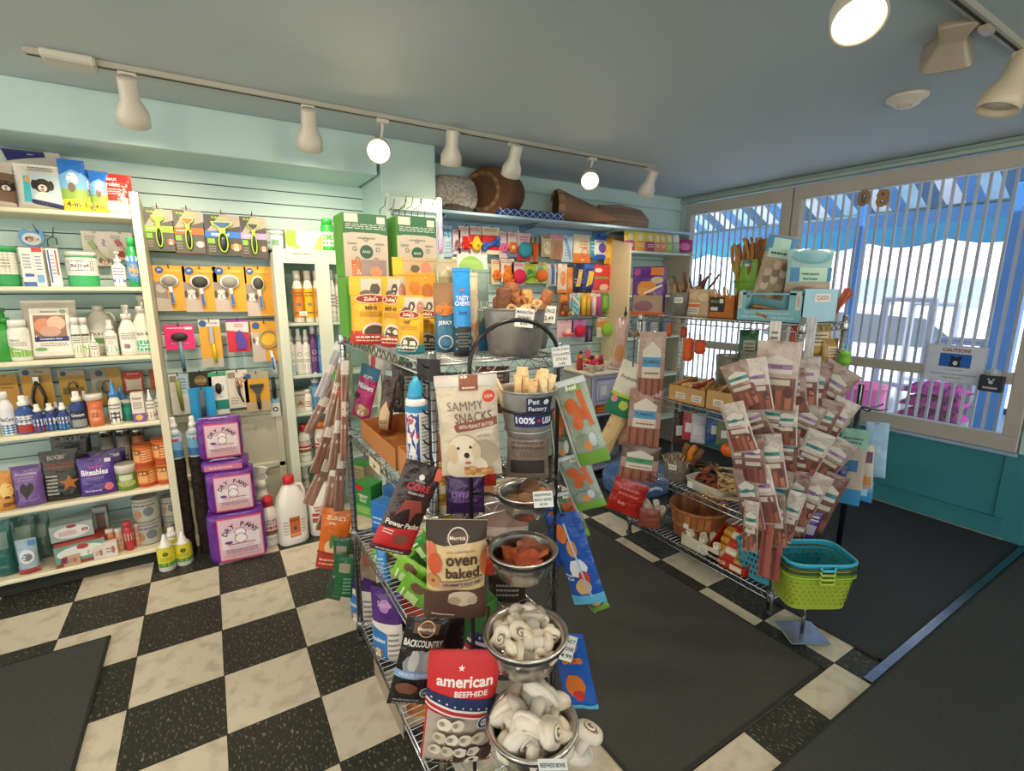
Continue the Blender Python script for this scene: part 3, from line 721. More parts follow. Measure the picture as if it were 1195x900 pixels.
#        px   py   rim width px  dist y
BOWL = [(614, 574, 68, .865), (610, 641, 82, .835), (613, 738, 100, .80), (621, 842, 108, .775)]
BW = []
for px, py, w, yy in BOWL:
    c = at(px, py, 'y', yy); BW.append((c, w*depth(c)/FPX/2*1.0))
bk = at(616, 452, 'y', .875); br = 69*depth(bk)/FPX/2
for c, r in BW:
    m = M(); rr = r*.93
    m.tube([(c.x+rr*math.cos(a), c.y+rr*math.sin(a), c.z-.010) for a in [2*PI*i/24 for i in range(24)]], .0035, BL, 'plastic', 6, closed=True)
    for s in (-1, 1): m.tube([(SX+s*.125, SY, c.z-.03), (SX+s*.10, SY-.04, c.z-.02), (c.x+s*rr*.9, c.y+rr*.43, c.z-.010)], .0035, BL, 'plastic', 6)
    ps.append(P('bowl_ring', m))
m = M(); m.tube([(SX+.125, SY, bk.z-.05), (SX+.08, SY-.03, bk.z-.045), (bk.x+br*.6, bk.y+br*.62, bk.z-.045)], .0035, BL, 'plastic', 6); m.tube([(SX-.125, SY, bk.z-.05), (SX-.09, SY-.02, bk.z-.045), (bk.x-br*.6, bk.y+br*.62, bk.z-.045)], .0035, BL, 'plastic', 6)
m.tube([(bk.x+br*.9*math.cos(a), bk.y+br*.9*math.sin(a), bk.z-.045) for a in [2*PI*i/24 for i in range(24)]], .0035, BL, 'plastic', 6, closed=True)
ps.append(P('bowl_ring', m))
place('bowl_stand', 'black wire stand with a hoop top holding a column of steel bowls', 'stand', ps)
def steel_bowl(c, r, lab, h=None):
    h = h or r*.80; t = .0015
    prof = [(0, -h), (r*.62, -h), (r*.68, -h+.004), (r*.80, -h*.45), (r*.86, -.006), (r*.93, -.001), (r, -.001), (r*1.01, .002), (r, .004), (r*.92, .003), (r*.845, -.003), (r*.785, -h*.45), (r*.66, -h+.006), (0, -h+.004)]
    m = M(); m.lathe(prof, 'c8c6c2', 'metal', 40)
    place('steel_bowl', lab, 'bowl', [[None, m.mesh('steel_bowl'), [], None]], c)
BL_ = ['topmost steel bowl on the black stand, holding brown jerky patties', 'second steel bowl from the top of the black stand, holding reddish chews', 'third steel bowl from the top of the black stand, full of small knotted bones', 'lowest and biggest steel bowl on the black stand, full of large knotted bones']
for (c, r), lab in zip(BW, BL_): steel_bowl(c, r, lab)
def card(px, py, wpx, hpx, y, lab, lines, roll=0, bg='e8e9e2', col='39404a', border=None, dx=0):
    c = at(px, py, 'y', y); k = depth(c)/FPX; w, h = wpx*k, hpx*k
    m = M(); m.box(-w/2, w/2, 0, .0012, -h/2, h/2, bg, 'card', b=0)
    ops = [('r', .0, .0, 1, 1, border), ('r', .04, .05, .96, .95, bg)] if border else []
    n = len(lines)
    for i, s in enumerate(lines): ops.append(('t', s, .5, 1-(i+.7)/(n+.4), .55/(n+.4), col, .86, .01))
    art(m, lambda u, v: V(((u-.5)*w, 0, (v-.5)*h)), w, h, ops)
    place('price_card', lab, 'price card', [[None, m.mesh('price_card'), [], None]], c, (0, math.radians(roll), facing(c)+dx))
# ================================================================== KINDS OF GOODS (built facing -y, standing on z = 0)
def pouch_mesh(w, h, d, col, ops=(), hanging=False, mat='film', seed=0, backcol=None, N=(14, 18), amp=.0034, L=.02):
    """filled bag with sealed edges; stand-up bags are deepest near the foot, hanging ones in the middle"""
    d2 = d/2
    def prof(v):
        if hanging: return (max(0, math.sin(PI*min(1, (v*1.02)**.8 if v > 0 else 0))))**.6
        if v > .93: return .02
        return (.0+1.0*min(1, (v+.02)*9)**.5)*(1-(v/.93)**2.2)**.75+.02
    def wd(v):
        return w*(1-.035*math.sin(PI*v)) if not hanging else w*(1-.04*math.sin(PI*v))
    def S(u, v, sg=-1):
        bul = (max(0, math.sin(PI*u)))**.55*prof(v)
        n = noise.noise(V((u*3.1+seed*7.3, v*4.7+sg, seed*1.7)))*amp*min(1, 8*bul)
        e = .0012 if 0 < u < 1 and 0 < v < 1 else 0
        return V(((u-.5)*wd(v)+.0, sg*(d2*bul+e)+n*1.0, v*h+(.006*math.sin(PI*u)*(1-v) if not hanging else 0)*0))
    m = M()
    m.surf(lambda u, v: S(u, v, -1), N[0], N[1], col, mat)
    m.surf(lambda u, v: S(u, v, 1), N[0], N[1], backcol or col, mat, flip=True)
    if not hanging:   # gusset under the foot
        m.surf(lambda u, v: V(((u-.5)*wd(0)*.995, (v-.5)*2*(d2*(max(0, math.sin(PI*u)))**.55*.15+.001), .0)), N[0], 2, col, mat, flip=True)
    if ops: art(m, lambda u, v: S(u, v, -1), w, h, ops, L=L, off=.0009 if mat != 'clear' else .001)
    return m
def bag(name, label, cat, w, h, d, col, ops=(), loc=(0, 0, 0), rz=0, tilt=0, roll=0, group=None, hanging=False, hole=False, seal=None, seed=None, mat='film', L=.02, parts=()):
    seed = seed if seed is not None else (hash((round(w*1e4), round(h*1e4))) % 97)
    m = pouch_mesh(w, h, d, col, ops, hanging, mat, seed, L=L)
    ps = []
    if seal or parts or hole:
        ps.append(P('bag_body', m))
        if seal: s = M(); s.box(-w*.49, w*.49, -.0022, .0022, h*.955, h*1.0, seal, 'film', b=.001); ps.append(P('top_seal', s))
        if hole: s = M(); s.tube([(.012*math.cos(a), -.0008, h*.965+.006*math.sin(a)) for a in [2*PI*i/10 for i in range(10)]], .0012, '3a3636', 'plastic', 4, closed=True); ps.append(P('hang_hole', s))
        ps += list(parts)
    else: ps = [[None, m.mesh(name), [], None]]
    eul = Euler((math.radians(tilt), math.radians(roll), rz), 'XYZ')
    return place(name, label, cat, ps, loc, eul, group)
# rotation about the facing axis first, then lean, then yaw; pivot at the top for hanging goods
def hang_rot(rz, roll=0, tilt=0):
    return (Matrix.Rotation(rz, 4, 'Z') @ Matrix.Rotation(math.radians(tilt), 4, 'X') @ Matrix.Rotation(math.radians(roll), 4, 'Y'))
def hero(px, py, wpx, hpx, y, col, ops, label, d=.04, roll=0, tilt=0, yaw=None, cat='treat bag', name='treat_bag', seal=None, hole=True, group=None, hanging=True, mat='film', L=.012, ax='y', dyaw=0, parts=(), seed=3):
    """a bag whose middle is at a pixel, on the plane ax = y, turned towards the aisle"""
    c = at(px, py, ax, y); k = depth(c)/FPX; w, h = wpx*k, hpx*k
    rz = (facing(c) if yaw is None else math.radians(yaw))+math.radians(dyaw)
    Rm = hang_rot(rz, roll, tilt)
    m = pouch_mesh(w, h, d, col, ops, hanging, mat, seed, N=(20, 26), L=L)
    ps = [P('bag_body', m)]
    if seal: s = M(); s.box(-w*.49, w*.49, -.003, .003, h*.95, h*1.0, seal, 'film', b=.001); ps.append(P('top_seal', s))
    if hole: s = M(); s.tube([(.011*math.cos(a), -.0016, h*.965+.005*math.sin(a)) for a in [2*PI*i/10 for i in range(10)]], .0014, '2a2726', 'plastic', 4, closed=True); ps.append(P('hang_hole', s))
    ps += [p(w, h) for p in parts]
    o = place(name, label, cat, ps if len(ps) > 1 else [[None, ps[0][1], [], None]], (0, 0, 0), (0, 0, 0), group)
    Mx = Matrix.Translation(c) @ Rm @ Matrix.Translation((0, 0, -h/2))
    o.matrix_world = Mx
    loc, q, s_ = Mx.decompose(); o.location = loc; o.rotation_euler = q.to_euler()
    return o
def cyl(r, h, a=1.15, z0=0, yr=1.0):
    """front band of a cylinder as a printing surface, a = half angle"""
    return lambda u, v: V((r*math.sin((u-.5)*2*a), -r*yr*math.cos((u-.5)*2*a), z0+v*h))
def label_part(r, z0, h, bg, ops, a=1.3, r2=None, name='label', yr=1.0, mat='card'):
    m = M(); S = cyl(r+.0006, h, a, z0, yr)
    m.surf(S, 12, 2, bg, mat)
    art(m, S, 2*a*r, h, ops, L=.02, off=.0002, step=.0002)
    return P(name, m)
def bottle(r, h, col, cap='e8e6e0', kind='cap', lab=None, labbg=None, neck=.35, capr=None, shoulder=.72, lz=(.10, .62), mat='plastic', yr=1.0, level=None):
    """round bottle; kinds: cap, spray, pump, nozzle, flip, trigger"""
    bh = h*{'cap': .86, 'spray': .78, 'pump': .74, 'nozzle': .66, 'flip': .88, 'trigger': .76}[kind]
    m = M(); n = r*neck
    m.lathe([(0, 0), (r*.9, 0), (r, r*.12), (r, bh*shoulder), (r*.93, bh*(shoulder+.07)), (n*1.25, bh*.93), (n, bh*.95), (n, bh), (0, bh)], col, mat, 20, sy=yr)
    ps = [P('bottle_body', m)]
    if level: q = M(); q.lathe([(0, .003), (r*.93, .004), (r*.95, level[0]*h), (0, level[0]*h)], level[1], 'plastic', 16, sy=yr); ps.append(P('liquid', q))
    cr = capr or n*1.35
    q = M(); kids = []
    if kind == 'cap': q.lathe([(cr, bh*.95), (cr, h-.002), (cr*.9, h), (0, h)], cap, 'plastic', 16)
    elif kind == 'flip': q.lathe([(cr*1.05, bh*.94), (cr*1.0, h-.002), (cr*.95, h), (0, h)], cap, 'plastic', 16)
    elif kind == 'nozzle': q.lathe([(cr*1.2, bh*.94), (cr*1.2, bh*1.04), (cr*.75, bh*1.12), (cr*.32, h*.95), (cr*.22, h), (0, h)], cap, 'plastic', 14)
    elif kind == 'spray':
        q.lathe([(cr*1.2, bh*.94), (cr*1.2, bh*1.06), (cr*.8, bh*1.1), (cr*.8, h*.97), (cr*.7, h), (0, h)], cap, 'plastic', 14)
        t = M(); t.box(-cr*.25, cr*.25, -cr*1.15, -cr*.7, h*.93, h*.96, cap, 'plastic'); kids.append(['spray_nozzle', t.mesh('spray_nozzle'), [], None])
    elif kind == 'pump':
        q.lathe([(cr*1.25, bh*.94), (cr*1.25, bh*1.06), (cr*.4, bh*1.09), (cr*.4, h*.94), (cr*.9, h*.95), (cr*.9, h), (0, h)], cap, 'plastic', 14)
        t = M(); t.box(-cr*.3, cr*.3, -cr*3, 0, h*.955, h*.99, cap, 'plastic'); kids.append(['pump_spout', t.mesh('pump_spout'), [], None])
    elif kind == 'trigger':
        q.lathe([(cr*1.2, bh*.94), (cr*1.2, bh*1.08), (0, bh*1.08)], cap, 'plastic', 14)
        X = max(r*.34, .009)
        q.flat([(-r*.75, h*.93), (-r*.9, h*.985), (-r*.2, h*1.0), (r*.75, h*.99), (r*.95, h*.95), (r*.45, h*.92), (r*.3, bh*1.06), (-r*.3, bh*1.06), (-r*.35, h*.92)], -X/2, X/2, cap, 'plastic', T=Matrix(((0, 0, 1, 0), (1, 0, 0, 0), (0, 1, 0, 0), (0, 0, 0, 1))) )
        t = M(); t.tube([(0, -r*.45, h*.925), (0, -r*.7, h*.86), (0, -r*.62, h*.80)], X*.3, cap, 'plastic', 6); kids.append(['trigger', t.mesh('trigger'), [], None])
    ps.append(P({'trigger': 'spray_head', 'spray': 'spray_head', 'pump': 'pump_head'}.get(kind, 'cap'), q, kids))
    if lab is not None: ps.append(label_part(r, h*lz[0], h*(lz[1]-lz[0]), labbg or 'f0efe8', lab, yr=yr))
    return ps
def jug(w, h, col='e6e2da', cap='c3262b', lab=(), labbg='e9e4da', lr=(.18, .52)):
    m = M(); r = w/2
    m.lathe([(0, 0), (r*.92, 0), (r, .01), (r, h*.56), (r*.9, h*.68), (r*.5, h*.84), (r*.30, h*.88), (r*.30, h*.92), (0, h*.92)], col, 'plastic', 28, sy=.78, p=3)
    m.tube([(r*.35, 0, h*.86), (r*.78, 0, h*.84), (r*.93, 0, h*.74), (r*.90, 0, h*.60), (r*.78, 0, h*.54)], w*.055, col, 'plastic', 10)
    q = M(); q.lathe([(r*.36, h*.89), (r*.37, h*.90), (r*.37, h*.985), (r*.33, h), (0, h)], cap, 'plastic', 24)
    S = lambda u, v: V(((u-.5)*1.5*r, -r*.78*(1-abs((u-.5)*1.5)**3)**(1/3)-.0012, h*lr[0]+v*h*(lr[1]-lr[0])))
    t = M(); t.surf(S, 10, 2, labbg, 'card'); art(t, S, 1.5*r, h*(lr[1]-lr[0]), lab, off=.0003)
    return [P('jug_body', m), P('screw_cap', q), P('label', t)]
def can(r, h, col, lab, lid=None, labbg=None, lidh=.1):
    m = M(); m.lathe([(0, 0), (r*.97, 0), (r, .003), (r, h*(1-lidh)), (r*.96, h*(1-lidh)), (0, h*(1-lidh))], col, 'plastic', 24)
    q = M(); q.lathe([(r*1.02, h*(1-lidh)-.004), (r*1.03, h-.004), (r*1.0, h), (r*.9, h-.001), (0, h-.002)], lid or 'b9b9b4', 'metal' if lid is None else 'plastic', 24)
    return [P('can_body', m), P('lid', q), label_part(r, h*.06, h*(1-lidh)*.88, labbg or col, lab, a=1.5)]
def carton(w, h, d, col, ops=(), side=None, mat='card', sops=(), b=.0015):
    m = M(); cs = side or col
    m.box(-w/2, w/2, -d/2, d/2, 0, h, cs, mat, b=b)
    m.box(-w/2+b, w/2-b, -d/2-.0004, -d/2+.001, b, h-b, col, mat, b=0)
    art(m, lambda u, v: V(((u-.5)*w, -d/2-.0004, v*h)), w, h, ops, L=.3)
    if sops: art(m, lambda u, v: V((w/2, (u-.5)*d, v*h)), d, h, sops, L=.3)
    return m
def put_box(name, label, cat, w, h, d, col, ops, loc, rz=0, side=None, group=None, mat='card', sops=(), rx=0, ry=0, lid=None):
    m = carton(w, h, d, col, ops, side, mat, sops)
    ps = [[None, m.mesh(name), [], None]]
    if lid: q = M(); q.box(-w/2-.001, w/2+.001, -d/2-.001, d/2+.001, h-.004, h+.0015, lid, mat); ps = [P('carton_body', m), P('lid_flap', q)]
    return place(name, label, cat, ps, loc, (math.radians(rx), math.radians(ry), rz), group)
def hang_card(w, h, col, ops=(), t=.0012, hole=True, mat='card', tab=False):
    """header card hanging from a hook: origin at the bottom centre"""
    m = M(); m.box(-w/2, w/2, 0, t, 0, h, col, mat, b=.0004)
    if tab: m.box(-w*.2, w*.2, 0, t, h, h+w*.12, col, mat, b=.0004)
    art(m, lambda u, v: V(((u-.5)*w, 0, v*h)), w, h, ops, L=.3)
    if hole: m.tube([(.007*math.cos(a), -.0004, h*.965+.003*math.sin(a)) for a in [2*PI*i/8 for i in range(8)]], .0008, '222222', 'plastic', 4, closed=True)
    return m
def tub_box(x0, x1, y0, y1, h, t, col, mat='card', slope=0, lipf=None, T=None):
    """open tray: floor and four walls; lipf = height of the front wall"""
    m = M(); m.T = T; lf = lipf or h
    m.box(x0, x1, y0, y1, 0, t, col, mat, b=0)
    m.box(x0, x1, y0, y0+t, 0, lf, col, mat, b=t*.2); m.box(x0, x1, y1-t, y1, 0, h, col, mat, b=t*.2)
    for xx in (x0, x1-t):
        if lf == h: m.box(xx, xx+t, y0, y1, 0, h, col, mat, b=t*.2)
        else: m.flat([(y0, 0), (y1, 0), (y1, h), (y0, lf)], 0, t, col, mat, T=Matrix(((0, 0, 1, xx), (1, 0, 0, 0), (0, 1, 0, 0), (0, 0, 0, 1))))
    return m
def bucket(r0, r1, h, col='9a9b98', mat='galv', rim=True, t=.0015, n=32):
    m = M(); prof = [(0, 0), (r0, 0), (r0+(r1-r0)*.10, h*.1), (r0+(r1-r0)*.10+.002, h*.12), (r1*.985, h*.93), (r1, h*.97), (r1*1.02, h*.985), (r1*1.02, h), (r1*.97, h), (r1*.95, h*.9), (r0*.96, .004), (0, .004)]
    m.lathe(prof, col, mat, n)
    return m
def knot_bone(L=.11, r=.017, col='e2d8c4', seed=0, band=None):
    """rawhide bone: a rolled shank with a fat folded knot and a curl at each end"""
    rd = random.Random(seed); m = M(); dk = mixc(col, '8a7458', .35)
    for s in (-1, 1):
        R_ = Matrix.Rotation(rd.uniform(-.5, .5), 4, 'X')
        T = R_ @ Matrix.Translation((s*L*.33, 0, 0)) @ Matrix.Rotation(s*PI/2, 4, 'Y')
        m.lathe([(0, -L*.17), (r*.75, -L*.165), (r*1.25, -L*.08), (r*1.35, 0), (r*1.25, L*.07), (r*.95, L*.13), (r*.8, L*.14)], col, 'hide', 16, T=T, sx=1.15, sy=.8, p=2.6, cap=False)
        m.lathe([(r*.8, L*.14), (r*.62, L*.12), (r*.55, L*.06), (0, L*.05)], dk, 'hide', 16, T=T, sx=1.15, sy=.8, p=2.6, cap=False)
        m.tube([T @ V((r*(.75-.05*i)*math.cos(i*.7)*1.15, r*(.75-.05*i)*math.sin(i*.7)*.8, L*(.135+.002*i))) for i in range(13)], r*.13, col, 'hide', 5)
        m.tube([T @ V((r*1.3*math.cos(a)*1.1, r*1.22*math.sin(a)*.8, L*(-.05+.05*math.sin(a*2)))) for a in [.3+i*.45 for i in range(9)]], [r*.1]+[r*.3]*7+[r*.1], col, 'hide', 6)
    m.lathe([(r*.78, -L*.2), (r*.66, 0), (r*.78, L*.2)], col, 'hide', 12, T=Matrix.Rotation(PI/2, 4, 'Y'), sx=.8)
    ps = [P('hide', m)]
    if band: q = M(); q.lathe([(r*.86, -.012), (r*.86, .012)], band, 'card', 14, T=Matrix.Rotation(PI/2, 4, 'Y'), cap=False); ps.append(P('paper_band', q))
    return ps
def hide_roll(L, r, col, seed=0, hollow=True):
    rd = random.Random(seed); m = M(); n = 26; t = r*.16
    for turn in range(1):
        pts = []
        for i in range(n+1):
            a = 2*PI*1.6*i/n; rr = r*(1-.42*i/n); pts.append((rr*math.cos(a), rr*math.sin(a)))
        vs = []; fs = []
        for i, (x, y) in enumerate(pts):
            d = math.hypot(x, y); k = (d-t)/d
            for (a, b) in ((x, y), (x*k, y*k)):
                for z in (0, L): vs.append((a, b, z))
        for i in range(n):
            o = i*4; q = o+4
            fs += [(o, q, q+1, o+1), (o+2, o+3, q+3, q+2), (o+1, q+1, q+3, o+3), (o, o+2, q+2, q)]
        fs += [(0, 1, 3, 2), (n*4, n*4+2, n*4+3, n*4+1)]
        m.add(vs, fs, col, 'chew', True)
    return m
def stick(L, r, col, seed=0, mat='chew', bend=.04, n=6, taper=.5):
    rd = random.Random(seed); N = 7; m = M(); a = rd.random()*6
    m.tube([(bend*L*math.sin(i*1.1+a)+.0, bend*L*math.cos(i*.9+a*2), L*i/N) for i in range(N+1)], [r*(.8+.35*rd.random())*(1-taper*.5*i/N) for i in range(N+1)], col, mat, n)
    return m
def aim(c, d, roll=0):
    """matrix that puts local +z along d at point c"""
    q = V(d).normalized().to_track_quat('Z', 'Y').to_matrix().to_4x4()
    return Matrix.Translation(c) @ q @ Matrix.Rotation(roll, 4, 'Z')
def placeM(name, label, cat, ps, Mx, group=None):
    loc, q, s = Mx.decompose(); o = place(name, label, cat, ps, loc, (0, 0, 0), group)
    o.rotation_euler = q.to_euler(); return o
def one(m, name): return [[None, m.mesh(name), [], None]]
ORD = ['first', 'second', 'third', 'fourth', 'fifth', 'sixth', 'seventh', 'eighth', 'ninth', 'tenth', 'eleventh', 'twelfth', 'thirteenth', 'fourteenth', 'fifteenth', 'sixteenth', 'seventeenth', 'eighteenth', 'nineteenth', 'twentieth']
# ================================================================== GOODS ON THE LEFT
def SB(x0, x1, yt, yb, zs, Y, label, cat='bottle', rz=0, name='bottle', group=None, **kw):
    c, w, h = stand(x0, x1, yt, 'y', Y, zs, yb); return place(name, label, cat, bottle(w/2, h, **kw), (c.x, Y+w/2, zs+.001), (0, 0, rz), group)
def SP(x0, x1, yt, yb, zs, Y, label, col, ops, d=.05, cat='bag', name='bag', rz=0, tilt=-4, seal=None, group=None, roll=0, **kw):
    c, w, h = stand(x0, x1, yt, 'y', Y, zs, yb); return bag(name, label, cat, w, h, d, col, ops, (c.x, Y+d/2, zs+.002), rz, tilt, roll, group, False, seal=seal, **kw)
def SC(x0, x1, yt, yb, zs, Y, label, col, ops, d=.05, cat='box', name='carton', rz=0, **kw):
    c, w, h = stand(x0, x1, yt, 'y', Y, zs, yb); return put_box(name, label, cat, w, h, d, col, ops, (c.x, Y+d/2, zs+.001), rz, **kw)
def SK(x0, x1, yt, yb, zs, Y, label, col, lab, cat='tin', name='tin', **kw):
    c, w, h = stand(x0, x1, yt, 'y', Y, zs, yb); return place(name, label, cat, can(w/2, h, col, lab, **kw), (c.x, Y+w/2, zs+.001))
s1, s2, s3, s4, s5, s6 = SH
DOGART = lambda cu=.5, cv=.5, s=.5, fur='3b2c28', ear='2c201e', muz='e9e2d8': ('dog', cu, cv, s, fur, ear, muz)
# -- top board
SP(-32, 13, 186, 238, s1, 3.13, 'brown and white pad bag with a dog face, far left on the top board', 'cfc6ba', [('r', .3, .1, 1, .75, '7b5f4c'), DOGART(.8, .45, .4)], d=.09)
SP(14, 73, 190, 240, s1, 3.12, 'white bag of pads with a black and white dog on the top board', 'd9d6cd', [('r', .18, .1, .92, .78, 'b9cfd6'), ('p', [(.18, .12), (.36, .12), (.32, .7), (.2, .72)], '46b4bf'), ('p', [(.2, .6), (.36, .55), (.3, .76)], 'dfa45e'), DOGART(.58, .5, .36), ('e', .58, .22, .16, .14, 'e9e2d8'), ('p', [(.35, .1), (.96, .02), (.96, .1), (.35, .18)], '23305a'), ('lines', .3, .82, .8, .93, 2, '8c8a92')], d=.10, seal='dedcd4')
c, w, h = stand(6, 66, 172, 'y', 3.28, s1, 238)
bag('bag', 'large silvery clear bag with a navy corner behind the dog picture bags', 'bag', w*1.15, h, .12, 'bcbab0', [('p', [(.1, .78), (.75, .9), (.72, .99), (.0, .99)], '2a2e66'), ('lines', .1, .5, .7, .7, 3, '8c8a86')], (c.x, 3.31, s1+.002), 0, -8)
for k, (x0, x1, yt, Y, cc) in enumerate(((68, 100, 185, 3.13, 0), (93, 112, 197, 3.15, 1), (104, 127, 199, 3.12, 2))):
    SP(x0, x1, yt, 243, s1, Y, ['large blue pouch with a grass and yellow foot, right of the white dog bag', 'narrow blue and yellow pouch in the middle of the three', 'blue and yellow pouch touching the red pouch on the top board'][k], '2f6fc4', [('r', 0, 0, 1, .24, 'e6cf3a'), ('r', 0, .22, 1, .42, '8fb04a'), ('p', [(0, .42), (1, .42), (1, .7), (.5, .8), (0, .68)], '79b4df'), ('e', .5, .62, .22, .12, 'dfe9ef'), ('e', .45, .45, .14, .10, '7c6a55'), ('t', '4-in-1', .55, .13, .1, '3b5a2a', .7)], d=.05)
SP(119, 154, 202, 246, s1, 3.12, 'red pouch with a small white dog at the end of the top board', 'b03430', [('r', 0, 0, 1, .3, 'd8cfc2'), ('t', 'MAX', .35, .85, .07, 'f0e4dc', .5), ('t', 'Probiotic', .45, .72, .10, 'f0e4dc', .8), ('c', .7, .72, .1, '8c221f'), ('dog', .72, .3, .34, 'c9b49b', '8a6a4e', 'e8e0d4'), ('e', .3, .18, .2, .12, 'efe8dc'), ('lines', .1, .45, .6, .62, 3, 'e9b9ae')], d=.055)
# -- second board
SK(-16, 18, 287, 328, s2, 3.13, 'clear tub with a green foot, cut by the left edge on the second board', '2f9a56', [('r', 0, .3, 1, 1, 'dcdcd2'), ('lines', .2, .5, .7, .8, 3, 'aaa')] if 0 else [('r', 0, .3, 1, 1, 'dcdcd2'), ('lines', .2, .5, .7, .8, 3, '8e8e86')], cat='tub', name='tub', lid='3fae62')
SC(23, 38, 289, 328, s2, 3.14, 'white toothpaste box with a blue foot, first of three on the second board', 'e3e1da', [('r', 0, 0, 1, .12, '3f64a8'), ('r', .2, .25, .9, .33, '3f64a8'), ('lines', .2, .45, .8, .85, 5, '8f94a4')], d=.05, rz=.15)
SC(40, 52, 289, 327, s2, 3.14, 'white toothpaste box with a red top edge, middle of three on the second board', 'e6e4dd', [('r', 0, .88, 1, 1, 'c4413b'), ('r', .15, .1, .85, .3, '6fa7cf'), ('lines', .2, .4, .8, .8, 5, '8890b2')], d=.05, rz=-.1)
SC(54, 68, 290, 327, s2, 3.13, 'white toothpaste box with blue stripes, last of three on the second board', 'e7e5de', [('r', .1, .1, .25, .95, '3c5ba5'), ('r', .7, .3, .85, .95, 'c05048'), ('lines', .3, .3, .65, .85, 6, '9aa0b4')], d=.05, rz=.2)
p_, w, h = hang(21, 53, 267, 291, 'y', 3.30)
m = M(); m.flat([(w*.5*x, h*(.5+.5*y)) for x, y in [(0, -1), (.75, -.45), (1, .15), (.85, .75), (.45, 1), (0, .7), (-.45, 1), (-.85, .75), (-1, .15), (-.75, -.45)]], 0, .02, '4b94cf', 'film', T=Matrix(((1, 0, 0, 0), (0, 0, 1, 0), (0, 1, 0, 0), (0, 0, 0, 1))))
art(m, lambda u, v: V(((u-.5)*w, 0, v*h)), w, h, [('e', .5, .5, .36, .3, 'd9dfe4'), DOGART(.42, .5, .26, '9a6a4a', '6c4632', 'e8d6c4'), DOGART(.64, .48, .2, 'd8cbbd', 'a98d74', 'efe8df')])
place('treat_pack', 'heart-shaped blue pack with puppy picture hanging above the toothpaste boxes', 'pack', one(m, 'treat_pack'), (p_.x, 3.30, p_.z))
SK(74, 112, 294, 330, s2, 3.12, 'clear tub of green dental chews with a framed white label', '37a866', [('r', 0, .33, 1, .98, 'd6d9cf'), ('r', .2, .5, .8, .86, '2b4a66'), ('r', .22, .53, .78, .83, 'efeee6'), ('t', 'GREENIES', .5, .68, .12, '4b4f50', .5)], cat='tub', name='tub', lid='cfd3ca')
for k, (x0, x1, yt, yb, cc) in enumerate(((97, 128, 270, 310, 0), (127, 156, 271, 303, 1))):
    p_, w, h = hang(x0, x1, yt, yb, 'y', 3.36)
    m = hang_card(w, h, 'ddd9d0', [('t', 'play', .8, .68, .13, '7d4fae', .45, .02, 90), ('lines', .12, .72, .5, .88, 3, '8b8b8b')] + ([('dog', .75, .14, .36, 'b9a184', '8c765c', 'ece2d4')] if not k else [('e', .55, .2, .3, .13, 'b3342c')]))
    q = M(); q.T = Matrix.Translation((0, -.008, h*.45)) @ Matrix.Rotation(-.5, 4, 'Y'); q.box(-w*.10, w*.10, -.006, .006, h*.05, h*.28, '7ea23c' if not k else 'a6362c', 'plastic'); q.tube([(0, 0, h*.05), (.004, 0, -h*.35)], .006, 'c9d2b4' if not k else 'd6b7ae', 'plastic', 8)
    place('blister_card', ['toothbrush card with purple play lettering and a cat, above the green tub', 'second play card with a red toy, behind the green bottles'][k], 'blister card', [P('card', m), P('brush' if not k else 'toy', q)], (p_.x, 3.36, p_.z))
SB(129, 145, 294, 329, s2, 3.13, 'small white pump bottle beside the green bottles on the second board', col='e5e4df', kind='pump', lab=[('r', 0, 0, 1, .3, '4a66b4'), ('lines', .2, .4, .8, .9, 3, '6f7aa4')], labbg='eeeeea')
for k, (x0, x1, Y) in enumerate(((146, 162, 3.12), (158, 170, 3.16))):
    SB(x0, x1, 277, 330, s2, Y, ['green mouthwash bottle with a blue picture label on the second board', 'green mouthwash bottle half hidden against the side panel'][k], col='2f9e58', cap='36b45f', kind='flip', lab=[('r', 0, 0, 1, 1, '3f8fc9'), ('e', .5, .45, .3, .25, 'd9a25a'), ('r', 0, .8, 1, 1, 'd8ecda'), ('r', 0, 0, 1, .14, '2c8a4a')], labbg='3f8fc9', neck=.42)
for k, (x0, x1, py) in enumerate(((48, 63, 283), (60, 72, 281))):
    p_ = at((x0+x1)/2, py, 'y', 3.40); place('wall_hook', ['bare wire hook left of the play cards', 'bare wire hook just left of the first play card'][k], 'hook', [[None, HK, [], None]], (p_.x, 3.40, p_.z), (0, 0, .4-.8*k)) if k < 2 else None
